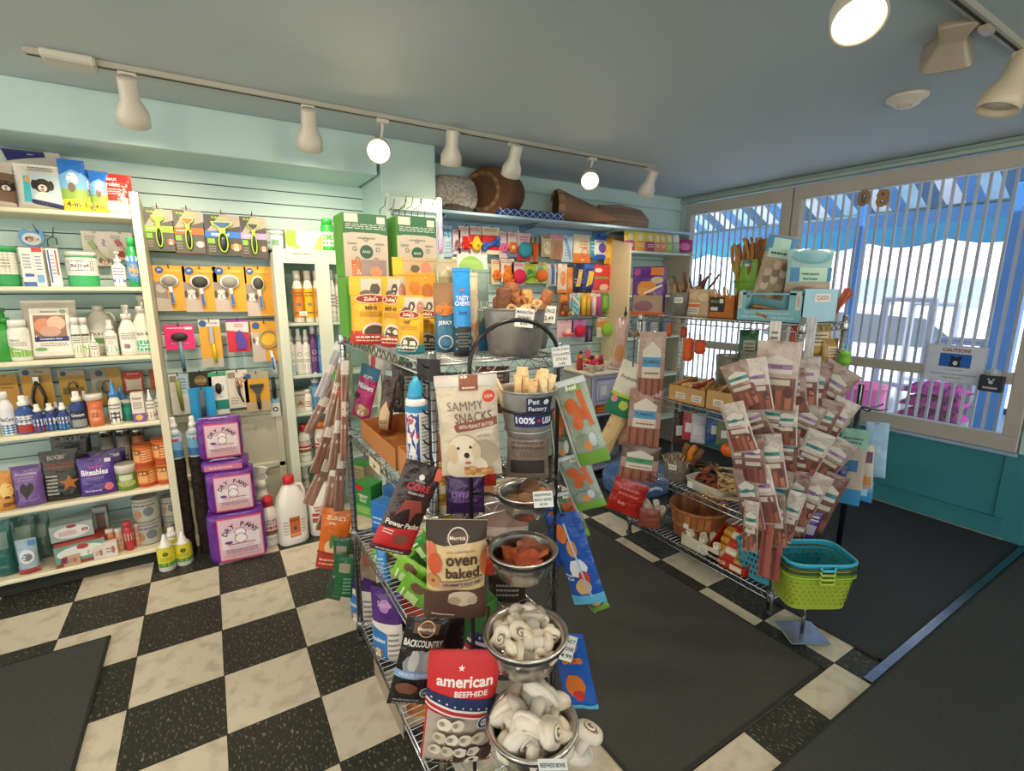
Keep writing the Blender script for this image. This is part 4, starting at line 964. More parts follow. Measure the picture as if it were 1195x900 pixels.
# -- third board
SB(-14, 17, 360, 418, s3, 3.14, 'green trigger sprayer cut by the left edge on the third board', col='3c9a3e', cap='2f8f3a', kind='trigger', lab=[('r', 0, .5, 1, 1, 'e3e6da'), ('lines', .2, .6, .8, .9, 2, '7a8a70')], labbg='79b83e', rz=PI)
SB(6, 33, 374, 420, s3, 3.12, 'white bottle with a green and white label, left of the big zip bag', col='e2e2da', cap='e9e9e2', kind='flip', lab=[('p', [(0, 0), (1, 0), (1, .25), (0, .55)], '7fb34a'), ('t', 'Nature', .4, .8, .09, '4f7d3c', .5), ('lines', .2, .5, .8, .72, 3, '8d9b86'), ('t', 'Fresh', .45, .3, .1, 'e9f2df', .5)], labbg='e9e9e0', neck=.6, shoulder=.8)
SP(24, 90, 351, 417, s3, 3.13, 'big clear zip bag with a pink picture and navy stripe on the third board', 'a9a79b', [('r', .14, .04, .86, .86, 'e4e1d8'), ('r', .2, .36, .8, .74, '8a6a58'), ('e', .38, .56, .17, .13, 'c98a6a'), ('e', .62, .6, .17, .12, 'dfb09a'), ('e', .5, .46, .2, .09, 'c79a86'), ('r', .2, .29, .82, .37, '22336b'), ('t', 'Companion Care', .5, .33, .04, 'dfe6f2', .56), ('t', 'diatomaceous', .5, .8, .03, '6c6c66', .4), ('e', .3, .16, .12, .03, '6aa45c'), ('e', .75, .8, .06, .035, '8fb08a'), ('lines', .3, .2, .8, .27, 2, '9a9a92')], d=.08, seal='b9b6a8', tilt=-6)
for k, (x0, x1) in enumerate(((82, 94), (91, 104))):
    SB(x0, x1, 371, 414, s3, 3.13+.02*k, ['white bottle with a lime green foot, left one of the pair behind the zip bag', 'white bottle with a lime green foot, right one of the pair beside the small dropper'][k], col='dedfd7', kind='flip', lab=[('p', [(0, 0), (1, 0), (1, .45), (0, .3)], '86c13c'), ('lines', .2, .5, .8, .8, 3, '6a7264'), ('r', .1, .84, .9, .95, '55564f')], labbg='e6e7de', neck=.6)
SB(103, 114, 390, 412, s3, 3.12, 'tiny white dropper bottle with a pink foot on the third board', col='e4e0d8', kind='nozzle', lab=[('r', 0, 0, 1, .3, 'd8907c'), ('lines', .2, .4, .8, .8, 2, '8a8a84')], labbg='e9e5dc')
c, w, h = stand(97, 136, 357, 'y', 3.24, s3, 412)
place('jug', 'off-white handled gallon jug with a green label behind the small bottles', 'jug', jug(w, h, 'c9c9bc', 'b9b9ac', [('r', .15, .15, .85, .5, '5d9a50'), ('t', 'Skin & Coat', .5, .75, .18, '5d6a5a', .8)], 'd3d4c8'), (c.x, 3.27, s3+.001))
SB(120, 136, 374, 412, s3, 3.13, 'slim white bottle with a teal foot in front of the jug', col='dcdcd2', kind='spray', lab=[('r', 0, 0, 1, .35, '7fc0a4'), ('c', .5, .55, .12, 'c9837a'), ('lines', .15, .7, .85, .9, 2, '8a8a84')], labbg='e4e4da')
SB(136, 159, 356, 412, s3, 3.12, 'white trigger spray bottle with a plum spot on its label', col='e0ded4', kind='trigger', cap='dddbd0', lab=[('c', .3, .25, .13, '8d5f7f'), ('lines', .1, .55, .9, .9, 4, '77777a')], labbg='e8e6dc', rz=.35, shoulder=.62, lz=(.08, .5))
SB(152, 180, 345, 410, s3, 3.12, 'tall white trigger spray bottle with teal on its label, ending the third board', col='d4d3c4', kind='trigger', cap='c8c7b8', lab=[('r', 0, 0, 1, .42, '4fae92'), ('c', .85, .5, .08, 'd5714e'), ('t', 'Itch & Trio', .5, .68, .13, '5d625c', .7), ('lines', .2, .1, .8, .3, 2, 'dfeee4')], labbg='dfded0', rz=.3, shoulder=.62, lz=(.06, .5))
# -- fourth board: cards hanging behind, bottles in front
for k, (x0, x1, yt, yb, col, ops, tool, lab) in enumerate((
    (-6, 23, 437, 482, 'b5842e', [('lines', .3, .6, .8, .8, 2, '8a6420')], None, 'gold tool card cut by the left edge behind the bottles of the fourth board'),
    (26, 63, 430, 478, 'b78a34', [('r', 0, .84, 1, 1, 'a29c86'), ('c', .2, .91, .12, '31456a'), ('t', 'Claw', .6, .92, .06, '3f3f3f', .4)], 'plier', 'gold card with dark nail pliers behind the fourth board bottles'),
    (70, 101, 432, 472, 'a8842f', [('r', 0, .84, 1, 1, 'a29c86'), ('c', .2, .91, .12, '31456a'), ('r', .1, .3, .9, .5, '6b5520')], 'clip', 'gold card with a small clipper between the pliers card and the silver card'),
    (108, 143, 430, 472, 'a7873f', [('r', 0, .3, .5, 1, '8d8a78'), ('c', .28, .88, .13, '31456a'), ('e', .3, .5, .2, .2, '6f6a5c')], 'clip', 'silver and gold card with a looped tool above the dropper bottles'),
    (144, 168, 433, 458, 'a4321f', [('lines', .2, .8, .8, .95, 1, 'd9a58f')], 'bone', 'red pack with a grey bone-shaped card at the back of the fourth board'),
    (175, 187, 431, 455, 'b8542a', [('r', 0, .5, 1, 1, 'a63e22')], None, 'narrow orange pack hanging against the side panel'))):
    p_, w, h = hang(x0, x1, yt, yb, 'y', 3.37); m = hang_card(w, h, col, ops); ps = [P('card', m)]
    q = M()
    if tool == 'plier':
        q.T = Matrix.Translation((0, -.012, h*.45))
        q.tube([(0, 0, h*.25), (-w*.12, 0, h*.05), (-w*.2, 0, -h*.15), (-w*.16, 0, -h*.42)], .007, '2b2e24', 'plastic', 8); q.tube([(0, 0, h*.25), (w*.12, 0, h*.05), (w*.2, 0, -h*.15), (w*.16, 0, -h*.42)], .007, '2b2e24', 'plastic', 8); q.box(-w*.1, w*.1, -.004, .004, h*.2, h*.36, 'b8b8b0', 'metal'); ps.append(P('pliers', q))
    elif tool == 'clip':
        q.T = Matrix.Translation((0, -.010, h*.5)); q.tube([(w*.18*math.cos(a), 0, h*.18*math.sin(a)) for a in [i*.6 for i in range(10)]], .004, '6f6f66', 'metal', 6); q.tube([(0, 0, -h*.12), (0, 0, -h*.4)], .006, '3a3c34', 'plastic', 8); ps.append(P('clipper', q))
    elif tool == 'bone':
        q.flat([(w*.42*x, h*(.38+.3*y)) for x, y in [(-1, 1), (-.6, .8), (.6, .8), (1, 1), (.9, .5), (.9, -.6), (1, -1), (.5, -.85), (-.5, -.85), (-1, -1), (-.9, -.6), (-.9, .5)]], .002, .006, 'bdb6a4', 'card', T=Matrix(((1, 0, 0, 0), (0, 0, -1, 0), (0, 1, 0, 0), (0, 0, 0, 1)))); ps.append(P('bone_card', q))
    place('tool_card', lab, 'blister card', ps if len(ps) > 1 else [[None, ps[0][1], [], None]], (p_.x, 3.37, p_.z))
for k, a in enumerate(((-4, 15, 458, 505, 3.13, '3f7ea8', 'dfe3e2', 'cap', 'e7e6df', 'tall white and pale blue bottle cut by the left edge on the fourth board'),
    (15, 36, 463, 500, 3.12, 'a8342c', '32559a', 'spray', 'f0f0ea', 'blue and red bottle with a white spray top, second on the fourth board'),
    (35, 50, 473, 498, 3.12, 'a43a30', '2c3f7c', 'spray', 'eeeee8', 'small blue and red spray bottle beside the larger one'),
    (49, 65, 472, 497, 3.13, '3f93c4', '2c3f7c', 'spray', 'eeeee8', 'small blue spray bottle with a sky blue foot, left of its twin'),
    (65, 79, 471, 494, 3.12, '46a0d0', '31478a', 'spray', 'eeeee8', 'small blue spray bottle with a sky blue foot, just left of the silver-footed one'),
    (79, 98, 458, 493, 3.12, '8f9394', '27407e', 'spray', 'eeeee8', 'navy and silver spray bottle in the middle of the fourth board'))):
    x0, x1, yt, yb, Y, foot, mid, kind, cp, lab = a
    SB(x0, x1, yt, yb, s4, Y, lab, col=mid, cap=cp, kind=kind, lab=[('r', 0, 0, 1, .38, foot), ('r', .05, .38, .95, .78, 'dfe2e6' if k != 5 else '20242c'), ('t', ['SkinCare', 'Derma', 'Itch', 'Ears', 'Ears', 'Groom'][k], .5, .58, .16, '2f3d66' if k != 5 else 'f0f0f0', .7)], labbg=mid, lz=(.03, .62), neck=.4, shoulder=.7)
for k, (x0, x1, yt) in enumerate(((22, 34, 463), (56, 66, 470), (90, 100, 457))):
    SB(x0+4, x1+4, yt, 488, s4, 3.20, ['blue bottle behind the large blue and red one', 'blue bottle in the back row behind the sky blue pair', 'blue bottle in the back row behind the navy and silver one'][k], col='2c437c', cap='e6e6e0', kind='spray', lab=[('r', 0, .3, 1, .7, 'd9dde6')], labbg='2c437c')
SB(100, 119, 461, 491, s4, 3.12, 'orange flask with a wide white cap on the fourth board', col='c96c42', cap='d8d4ca', kind='flip', neck=.85, lab=[('e', .5, .5, .4, .36, 'e2a07c'), ('lines', .3, .35, .7, .65, 3, 'b34f2c')], labbg='cf6f45', shoulder=.3)
SB(124, 139, 444, 487, s4, 3.12, 'slim white ear bottle with a bright blue nozzle on the fourth board', col='dcdcd4', cap='3b84c4', kind='nozzle', neck=.5, lab=[('r', 0, .0, 1, .2, '2f3440'), ('r', .2, .15, .8, .55, '4e4a58'), ('lines', .1, .62, .9, .95, 2, '6c6c70')], labbg='e4e4dc', lz=(.04, .5))
SB(133, 149, 452, 485, s4, 3.19, 'second white bottle with a blue collar, behind the ear bottle', col='d8d8d0', cap='3b84c4', kind='nozzle', neck=.55, lab=[('lines', .1, .3, .9, .9, 3, '6c6c70')], labbg='dedfd8')
SK(140, 155, 468, 486, s4, 3.17, 'small teal jar at the back beside the purple-footed box', '1f7a6c', [('r', 0, .3, 1, .8, '2a9584')], cat='jar', name='jar', lid='cfcfc8')
SC(153, 168, 459, 485, s4, 3.12, 'white supplement box with a purple foot on the fourth board', 'dcd8cc', [('r', 0, 0, 1, .3, '7c4f9a'), ('e', .5, .16, .3, .1, 'd9b25e'), ('t', 'Nutri', .5, .82, .09, '55555a', .7), ('lines', .15, .45, .85, .7, 3, '8a8a86')], d=.05)
for k, (x0, x1, yt, Y) in enumerate(((168, 180, 455, 3.12), (179, 190, 452, 3.14))):
    SB(x0, x1, yt, 482, s4, Y, ['white dropper bottle with a purple foot beside the matching box', 'white dropper bottle with a purple foot against the side panel'][k], col='dedbd2', cap='e9e6de', kind='nozzle', lab=[('r', 0, 0, 1, .34, '7c4f9a'), ('e', .5, .2, .26, .1, 'd9b25e'), ('lines', .15, .5, .85, .9, 2, '7f7f84')], labbg='e6e2d8')
# -- fifth board
SP(-12, 13, 553, 592, s5, 3.12, 'orange and yellow treat bag cut by the left edge on the fifth board', 'c98a34', [('e', .7, .5, .3, .2, 'e9c77a'), ('r', .5, .1, 1, .2, '7c4a20'), ('r', .6, .3, 1, .36, '5c3a1c')], d=.05)
SP(11, 49, 546, 590, s5, 3.12, 'lilac pouch with a dark heart window on the fifth board', '6e5290', [('p', [(.45, .2), (.72, .42), (.7, .54), (.6, .58), (.5, .5), (.4, .58), (.28, .52), (.26, .4)], '2c2026'), ('t', 'Shameless', .5, .8, .07, 'b9a6cc', .7), ('lines', .25, .62, .75, .74, 2, 'a48fc0'), ('p', [(.05, .1), (.2, .2), (.16, .45), (.06, .4)], '4c3868'), ('r', .1, .9, .9, .98, '55427a')], d=.06)
c, w, h = stand(38, 88, 505, 'y', 3.27, s5, 545)
bag('bag', 'black jerky bag at the back of the fifth board, above the star bag', 'bag', w, h, .06, '23241f', [('t', 'BIXBI', .5, .84, .08, '8a8a80', .6), ('r', .3, .4, .8, .6, '4a3a30')], (c.x+.06, 3.30, s5+.001), 0, -4)
SP(46, 93, 528, 583, s5, 3.13, 'black jerky bag with an orange star on the fifth board', '262822', [('*', .70, .34, .27, 'a8662e'), ('t', 'BIXBI', .42, .86, .08, '9b9c92', .6), ('t', 'Pocket Trainers', .5, .74, .05, 'a3502e', .8), ('r', .18, .64, .85, .7, '6b4632'), ('lines', .12, .12, .42, .54, 6, 'a9aaa0')], d=.06)
c, w, h = stand(100, 148, 527, 'y', 3.24, s5, 570)
bag('bag', 'purple treat pouch standing behind the front purple pouch', 'bag', w, h, .05, '3a2868', [('r', .6, .78, .85, .86, 'c9c6d2'), ('lines', .2, .4, .8, .6, 2, '6a58a0')], (c.x, 3.27, s5+.001), .1, -4)
SP(90, 134, 536, 578, s5, 3.12, 'purple pouch of bite-sized treats with pink lettering on the fifth board', '4a3284', [('t', 'Grandma', .48, .76, .07, 'c94a86', .4), ('t', 'Biteables', .46, .62, .15, 'e4dcec', .74, .03), ('lines', .25, .42, .7, .5, 2, '8c78bc'), ('r', .75, .84, .92, .93, 'd9d6de'), ('e', .8, .2, .12, .1, 'd56f7c'), ('lines', .15, .1, .6, .18, 1, 'b9aed6')], d=.06, seal='55408f')
for k, (x0, x1, yt, yb) in enumerate(((115, 132, 503, 531), (134, 151, 502, 527), (153, 168, 502, 522))):
    SK(x0, x1, yt, yb, s5+(.0 if k < 3 else 0), 3.30, 'grey and white food canister at the back of the fifth board, %s of three' % ['left', 'middle', 'right'][k], ['6d6a62', '77706a', 'a5673c'][k], [('r', .2, .2, .8, .8, ['8c887e', 'a39b92', 'c98a58'][k]), ('lines', .3, .3, .7, .6, 3, '4e4a46')], labbg=['6d6a62', '77706a', 'a5673c'][k])
SK(133, 160, 544, 571, s5, 3.13, 'green squat jar with a white lid on the fifth board', '5c7a2c', [('r', .3, .55, .7, .9, 'cfd6b8'), ('e', .5, .35, .3, .2, 'a9b46c')], cat='jar', name='jar', lid='d6d2c4', labbg='5f7f2e', lidh=.28)
for k, (x0, x1, yt, ym, yb) in enumerate(((156, 180, 520, 547, 569), (178, 203, 513, 541, 564))):
    c, w, h = stand(x0, x1, yt, 'y', 3.13, s5, yb)
    for j in (0, 1):
        place('orange_tin', ['lower', 'upper'][j]+' orange pumpkin tin of the stack '+['beside the green jar', 'against the side panel'][k], 'tin', can(w/2, h/2-.001, 'c46424', [('r', .15, .2, .5, .8, 'dfa668'), ('e', .35, .75, .28, .16, '7a4a22'), ('lines', .55, .15, .9, .85, 5, 'e9c79c'), ('r', 0, 0, 1, .12, 'a83c1c')], lid='b4562a', labbg='cf6c26', lidh=.05), (c.x, 3.13+w/2, s5+.001+j*h/2), (0, 0, .2-.5*j))
# -- bottom board
for k, (x0, x1, yt, yb, Y, cc) in enumerate(((-14, 13, 612, 668, 3.14, '1f5a54'), (12, 42, 606, 664, 3.22, '4c6e62'), (34, 58, 604, 650, 3.27, '56796c'))):
    SP(x0, x1, yt, yb, s6, Y, ['dark teal bag cut by the left edge on the bottom board', 'grey green bag behind the small dental pack on the bottom board', 'grey green bag at the back of the bottom board, next to the wipes'][k], cc, [('r', .2, .5, .8, .8, mixc(cc, 'c9cfc4', .25))], d=.06)
SP(18, 43, 632, 668, s6, 3.12, 'pale blue dental pack with a red foot on the bottom board', '8fa9b4', [('r', 0, 0, 1, .16, '9a3c34'), ('e', .5, .5, .36, .2, 'cfd6d8'), ('e', .5, .48, .26, .11, '6a6e74'), ('r', .6, .8, .95, .95, '3f79b8')], d=.04)
c, w, h = stand(61, 110, 600, 'y', 3.24, s6+.10, 637)
put_box('wipes_pack', 'white and red pack of grooming wipes lying on top of the training pads', 'wipes', w, .085, .12, '9fb0ae', [('e', .5, .5, .42, .4, 'd9dcd6'), ('lines', .2, .3, .6, .6, 3, 'b0504c'), ('e', .5, .85, .12, .1, 'a5333a'), ('dog', .8, .5, .12, 'b4674c', '8a4a34', 'e6d6c8')], (c.x, 3.24, s6+.115), .12, mat='film')
c, w, h = stand(66, 124, 627, 'y', 3.17, s6, 662)
put_box('pad_pack', 'teal and red pack of training pads with a white dog on the bottom board', 'pads', w, .11, .13, '6f9c94', [('r', 0, 0, 1, .16, '8e3a30'), ('e', .5, .6, .46, .3, 'd6ddd6'), ('e', .55, .8, .12, .12, 'b3363c'), ('dog', .72, .45, .16, 'dcd6cc', 'b9b0a4', 'efeae2'), ('p', [(.1, .16), (.45, .16), (.4, .5), (.12, .45)], '7c2c40')], (c.x, 3.19, s6+.001), .12, mat='film', side='a53a2c')
for k, (x0, x1, yt, yb, cc) in enumerate(((74, 94, 648, 664, 'b89b7c'), (109, 122, 638, 653, 'cfc9bd'), (121, 137, 633, 650, 'd6d0c6'))):
    SC(x0, x1, yt, yb, s6, 3.115, ['tan little box lying in front of the training pads', 'low white box beside the tan one at the front of the bottom board', 'low white box with small pictures, right of its twin'][k], cc, [('lines', .2, .3, .8, .7, 2, '8a7a70'), ('e', .7, .5, .12, .25, 'b06a5a')], d=.035)
for k, (x0, x1, yt, yb, Y, cc, cp) in enumerate(((123, 134, 619, 643, 3.17, 'd98a5e', 'd9cdbf'), (134, 144, 618, 642, 3.16, 'd3a07a', 'd9cdbf'), (144, 155, 610, 642, 3.14, 'b8343c', 'c23c48'), (156, 163, 612, 635, 3.17, 'cf8f78', 'd6b9a8'))):
    SB(x0, x1, yt, yb, s6, Y, ['small orange and white bottle, left of a row on the bottom board', 'small peach bottle, second of the row on the bottom board', 'small bright red bottle with a red cap on the bottom board', 'narrow pinkish bottle beside the red one'][k], col=cc, cap=cp, kind='flip', neck=.7, lab=[('r', 0, .5, 1, 1, 'e2dace'), ('lines', .2, .6, .8, .9, 2, '9a7a6c')], labbg=cc)
for k, (x0, x1, yt, yb, Y) in enumerate(((155, 186, 583, 636, 3.16), (188, 208, 581, 622, 3.22))):
    c, w, h = stand(x0, x1, yt, 'y', Y, s6, yb)
    for j in (0, 1):
        place('food_canister', ['lower', 'upper'][j]+' speckled grey canister of the '+['larger stack beside the small bottles', 'smaller stack against the side panel'][k], 'canister', can(w/2, h/2-.001, '8f8d84', [('e', .3, .4, .12, .25, 'a87f58'), ('e', .6, .5, .14, .25, '6d7478'), ('lines', .2, .75, .8, .95, 1, '5f6468')], lid='a5a398', labbg='a9a89e'), (c.x, Y+w/2, s6+.001+j*h/2))
SC(110, 127, 592, 632, s6, 3.29, 'white box with a brown picture at the back of the bottom board', '9aa0a0', [('r', .2, .4, .8, .85, '6f5a50'), ('lines', .2, .1, .8, .3, 2, '6a6e70')], d=.04)
# -- hanging grooming tools on the slat wall
YH = 3.29
def hkbehind(x, z, y0=YH):
    m = M(); m.tube([(0, YB-y0-.004, 0), (0, -.012, .0), (0, -.018, .02)], .0022, '4c4e50', 'metal', 5)
    return ['wall_hook', m.mesh('wall_hook'), [], None]
FUR = [(169, 204, 245, 293, '8ecb3a', '54544c'), (203, 238, 247, 296, 'e0642c', '54544c'), (240, 281, 252, 299, '2f6fc0', '46433c'), (281, 311, 254, 301, 'a493b8', '46433c')]
NM = ['lime green', 'orange', 'blue', 'mauve']
for k, (x0, x1, yt, yb, cc, bg) in enumerate(FUR):
    p_, w, h = hang(x0, x1, yt, yb, 'y', YH); d = .06
    m = carton(w, h, d, bg, [('p', [(0, .55), (.45, 1), (1, 1), (1, .75)], 'a39a8c'), ('r', 0, .45, 1, .60, cc), ('r', .05, .30, .25, .42, '7cb83a'), ('lines', .06, .08, .26, .26, 3, '8a8a80'), ('t', 'FURminator', .45, .93, .055, 'a9d048', .62), ('t', 'UNDERCOAT', .42, .52, .07, 'f0f0f0', .5, .04) if k == 2 else ('lines', .1, .5, .6, .56, 1, 'e9f0dc'), ('dog', .84, .22, .24, ['c98a66', 'd9d2c8', 'd9a86c', 'c99a80'][k], ['8c5a40', 'a39a90', 'b07a44', '8c5a44'][k], 'efe2d4')], side=cc, b=.001)
    ps = [P('carton_body', m)]
    q = M(); q.T = Matrix.Translation((-w*.02, -d/2-.010, 0)); ww = w*[.36, .36, .5, .36][k]; lc = 'a8d83e'
    q.flat([(-ww*.62, h*.83), (ww*.62, h*.83), (ww*.55, h*.76), (ww*.2, h*.68), (ww*.16, h*.56), (-ww*.16, h*.56), (-ww*.2, h*.68), (-ww*.55, h*.76)], -.004, .006, lc, 'plastic', T=Matrix(((1, 0, 0, 0), (0, 0, 1, 0), (0, 1, 0, 0), (0, 0, 0, 1))))
    q.flat([(-ww*.52, h*.815), (ww*.52, h*.815), (ww*.40, h*.76), (ww*.1, h*.69), (-ww*.1, h*.69), (-ww*.40, h*.76)], -.008, -.004, {0: '8ecb3a', 1: 'd8602a', 2: '24508c', 3: '3c3440'}[k], 'plastic', T=Matrix(((1, 0, 0, 0), (0, 0, 1, 0), (0, 1, 0, 0), (0, 0, 0, 1))))
    ps.append(P('tool_head', q))
    q = M(); q.T = Matrix.Translation((-w*.02, -d/2-.010, 0)); q.lathe([(0, -.008), (ww*.20, -.007), (ww*.21, .0), (ww*.20, .006), (0, .006)], '2c3028', 'plastic', 20, T=Matrix.Translation((0, 0, h*.33)) @ Matrix.Diagonal((1, 1, h*.26/(ww*.25), 1)) @ Matrix.Rotation(PI/2, 4, 'X'))
    q.tube([(ww*.25*math.cos(a), -.002, h*.33+h*.235*math.sin(a)) for a in [2*PI*i/20 for i in range(20)]], .0035, lc, 'plastic', 6, closed=True); ps.append(P('tool_handle', q))
    t = M(); t.box(-w*.16, w*.16, -.002, .002, h-.002, h+.018, '8a867c', 'haze'); ps.append(P('hang_tab', t)); ps.append(hkbehind(0, 0));
    o = place('grooming_tool_box', NM[k]+' deshedding tool in its carton, top row of the brush wall', 'grooming tool', ps, (p_.x, YH, p_.z))
    ps_ = [ch for ch in o.children if ch.name.startswith('wall_hook')][0]; ps_.location = (0, 0, h+.010)
BR = [(181, 218, 310, 363, '8d8d88', .036, 'grey'), (215, 255, 311, 364, '3a3c34', .045, 'black'), (250, 289, 311, 364, '8f8f8c', .045, 'silver'), (287, 319, 311, 369, '3c3f38', .038, 'dark oval')]
for k, (x0, x1, yt, yb, pad, r, nm) in enumerate(BR):
    p_, w, h = hang(x0, x1, yt, yb, 'y', YH+.03)
    m = hang_card(w, h, 'd79a2c', [('p', [(0, 0), (.42, 0), (.36, .62), (0, .66)], '8b8580'), ('p', [(0, 0), (.5, 0), (.45, .26), (0, .3)], 'b9aca2'), ('dog', .2, .38, .34, 'cfc6bd', '4a4440', 'e9e2da') if k else ('e', .2, .5, .16, .1, 'b5ada4'), ('c', .2, .9, .13, '2d5490'), ('t', 'JW', .2, .9, .05, 'e8ecf4', .2), ('r', .4, .86, .9, .92, 'e2a94c')])
    q = M(); zc = h*.66; rx = w*.30 if k < 3 else w*.24; rz_ = rx*.82 if k < 3 else rx*1.25
    q.T = Matrix.Translation((w*.04, -.024, 0)) @ Matrix.Rotation(-.06, 4, 'Y')
    q.lathe([(0, 0), (rx*.9, .002), (rx, .010), (rx*.9, .018), (0, .018)], 'dcdcdc', 'plastic', 28, T=Matrix.Translation((0, .006, zc)) @ Matrix.Diagonal((1, 1, rz_/rx, 1)) @ Matrix.Rotation(-PI/2, 4, 'X'))
    q.tube([(0, .012, zc-rz_*.9), (0, .012, zc-rz_-h*.10), (.001, .012, zc-rz_-h*.36)], [.010, .0085, .011], 'dcdcdc', 'plastic', 10)
    b_ = M(); b_.T = q.T; b_.lathe([(0, .0), (rx*.78, .001), (rx*.80, .006), (0, .006)], pad, 'rubber', 26, T=Matrix.Translation((0, .003, zc)) @ Matrix.Diagonal((1, 1, rz_/rx, 1)) @ Matrix.Rotation(-PI/2, 4, 'X'))
    g_ = M(); g_.T = q.T; g_.flat([(-.006, zc-rz_-h*.33), (.006, zc-rz_-h*.33), (.0065, zc-rz_-h*.1), (-.0065, zc-rz_-h*.1)], 0, .0035, '2a62b4', 'rubber', T=Matrix(((1, 0, 0, 0), (0, 0, 1, -.0015), (0, 1, 0, 0), (0, 0, 0, 1))))
    o = place('slicker_brush', 'white pet brush with a %s pad on a gold card, second row' % nm, 'brush', [P('card', m), P('brush_body', q), P('bristle_pad', b_), P('grip_inlay', g_), hkbehind(0, 0, YH+.03)], (p_.x, YH+.03, p_.z))
    [ch for ch in o.children if ch.name.startswith('wall_hook')][0].location = (0, 0, h*.95)
# third row
def tcard(x0, x1, yt, yb, name, cat, lab, col, ops, tool=None, Y=YH+.05, hk=True, tl='tool'):
    p_, w, h = hang(x0, x1, yt, yb, 'y', Y); m = hang_card(w, h, col, ops); ps = [P('card', m)]
    if tool: q = M(); q.T = Matrix.Translation((0, -.010, 0)); tool(q, w, h); ps.append(P(tl, q))
    if hk: ps.append(hkbehind(0, 0, Y))
    o = place(name, lab, cat, ps if len(ps) > 1 else [[None, ps[0][1], [], None]], (p_.x, Y, p_.z))
    for ch in o.children:
        if ch.name.startswith('wall_hook'): ch.location = (0, 0, h*.96)
    return o
def t1(q, w, h):
    q.lathe([(0, -.012), (w*.26, -.010), (w*.28, .0), (w*.26, .008), (0, .008)], '2f2c28', 'rubber', 22, T=Matrix.Translation((0, 0, h*.52)) @ Matrix.Diagonal((1, 1, .62, 1)) @ Matrix.Rotation(PI/2, 4, 'X')); q.tube([(0, 0, h*.35), (.002, 0, -h*.25), (.004, 0, -h*.72)], [.007, .011, .010], '5f93ac', 'plastic', 10); q.tube([(.004, 0, -h*.72), (.004, 0, -h*.9)], .009, '26282a', 'plastic', 8)
tcard(192, 227, 379, 408, 'slicker_brush', 'brush', 'black oval brush with a blue handle on a hot pink card', 'e02c74', [('lines', .1, .82, .7, .92, 1, 'f6cadb'), ('r', .7, .8, .95, .9, 'f0dfe6'), ('lines', .2, .2, .8, .3, 1, 'f29cbf')], t1, tl='brush')
def t2(q, w, h):
    q.box(-w*.05, w*.16, -.003, .003, h*.5, h*.86, '9c9a94', 'metal', b=.001); q.tube([(w*.10, 0, h*.5), (w*.12, 0, h*.36), (w*.13, 0, h*.1)], [.006, .010, .008], 'd9c62a', 'plastic', 10)
tcard(234, 259, 373, 429, 'comb_card', 'comb', 'yellow-handled flea comb on a gold and grey card', 'd9a233', [('r', 0, .0, 1, .2, 'b5b0a6'), ('r', 0, .86, 1, 1, 'd6d2ca'), ('c', .2, .92, .18, '2d5490'), ('t', 'Comb', .66, .93, .05, '5a6a86', .5)], t2, tl='comb')
def t3(q, w, h):
    q.T = Matrix.Translation((0, -.006, 0)); q.flat([(w*x, h*y) for x, y in [(-.12, .1), (.3, .1), (.36, .35), (.2, .62), (.05, .68), (-.1, .6), (-.16, .4), (-.06, .25)]], -.004, .004, '55409c', 'rubber', T=Matrix(((1, 0, 0, 0), (0, 0, 1, 0), (0, 1, 0, 0), (0, 0, 0, 1))))
tcard(265, 291, 373, 411, 'rubber_brush', 'brush', 'purple rubber curry brush on a red card', 'c8263a', [('r', 0, .68, 1, 1, 'd9ccc8'), ('p', [(0, .68), (1, .6), (1, .7), (0, .78)], 'd9ccc8'), ('r', 0, .93, 1, 1, '8a3a94'), ('lines', .35, .76, .75, .88, 2, 'b04a5c')], t3, tl='rubber_pad')
def t4(q, w, h):
    q.tube([(w*.13+w*.33*math.cos(a), 0, h*.56+w*.36*math.sin(a)) for a in [2*PI*i/22 for i in range(22)]], .006, 'a99a6c', 'plastic', 7, closed=True); q.tube([(w*.18, 0, h*.27), (w*.24, 0, h*.05), (w*.28, 0, -h*.3)], [.009, .012, .012], 'dfe3ea', 'plastic', 10); q.tube([(w*.21, -.006, h*.1), (w*.25, -.006, -h*.2)], .007, '2a62b4', 'rubber', 8)
tcard(294, 325, 375, 422, 'deshedding_loop', 'grooming tool', 'round shedding loop with a white and blue handle on a gold card', 'd79a2c', [('p', [(0, 0), (.5, 0), (.45, .7), (0, .75)], 'b9aca2'), ('dog', .25, .52, .34, 'e0dcd6', '57504c', 'f0ece6'), ('c', .2, .9, .14, '2d5490'), ('c', .62, .56, .28, 'e4b73c')], t4, tl='loop_tool')
# fourth row
def t5(q, w, h): q.tube([(-w*.05, 0, h*.85), (-w*.02, -.004, h*.6), (w*.05, 0, h*.1)], [.010, .012, .009], '8a9a4c', 'plastic', 8)
tcard(199, 221, 436, 484, 'nail_file_card', 'grooming tool', 'olive green file on a white and blue card, fourth row', 'd9d8d0', [('r', .45, .5, 1, 1, 'a9c3d6'), ('r', .05, .8, .4, .95, '8c8478'), ('lines', .5, .6, .9, .9, 4, '6c7a8c')], t5, tl='file')
tcard(221, 247, 434, 454, 'grooming_card', 'grooming tool', 'black card with a gold emblem above the bright blue card', '24251f', [('e', .5, .5, .3, .3, '6b5c34'), ('t', 'GOLD', .5, .5, .2, 'b9a56a', .5)], None)
def t6(q, w, h): q.box(-w*.10, w*.10, -.003, .003, h*.15, h*.95, '707a7c', 'metal', b=.001)
tcard(222, 252, 452, 497, 'steel_comb', 'comb', 'long steel comb on a bright blue card hanging over the purple pads', '1f9ad8', [('r', .3, .08, .7, .98, '1687c2')], t6, Y=YH+.02, tl='comb')
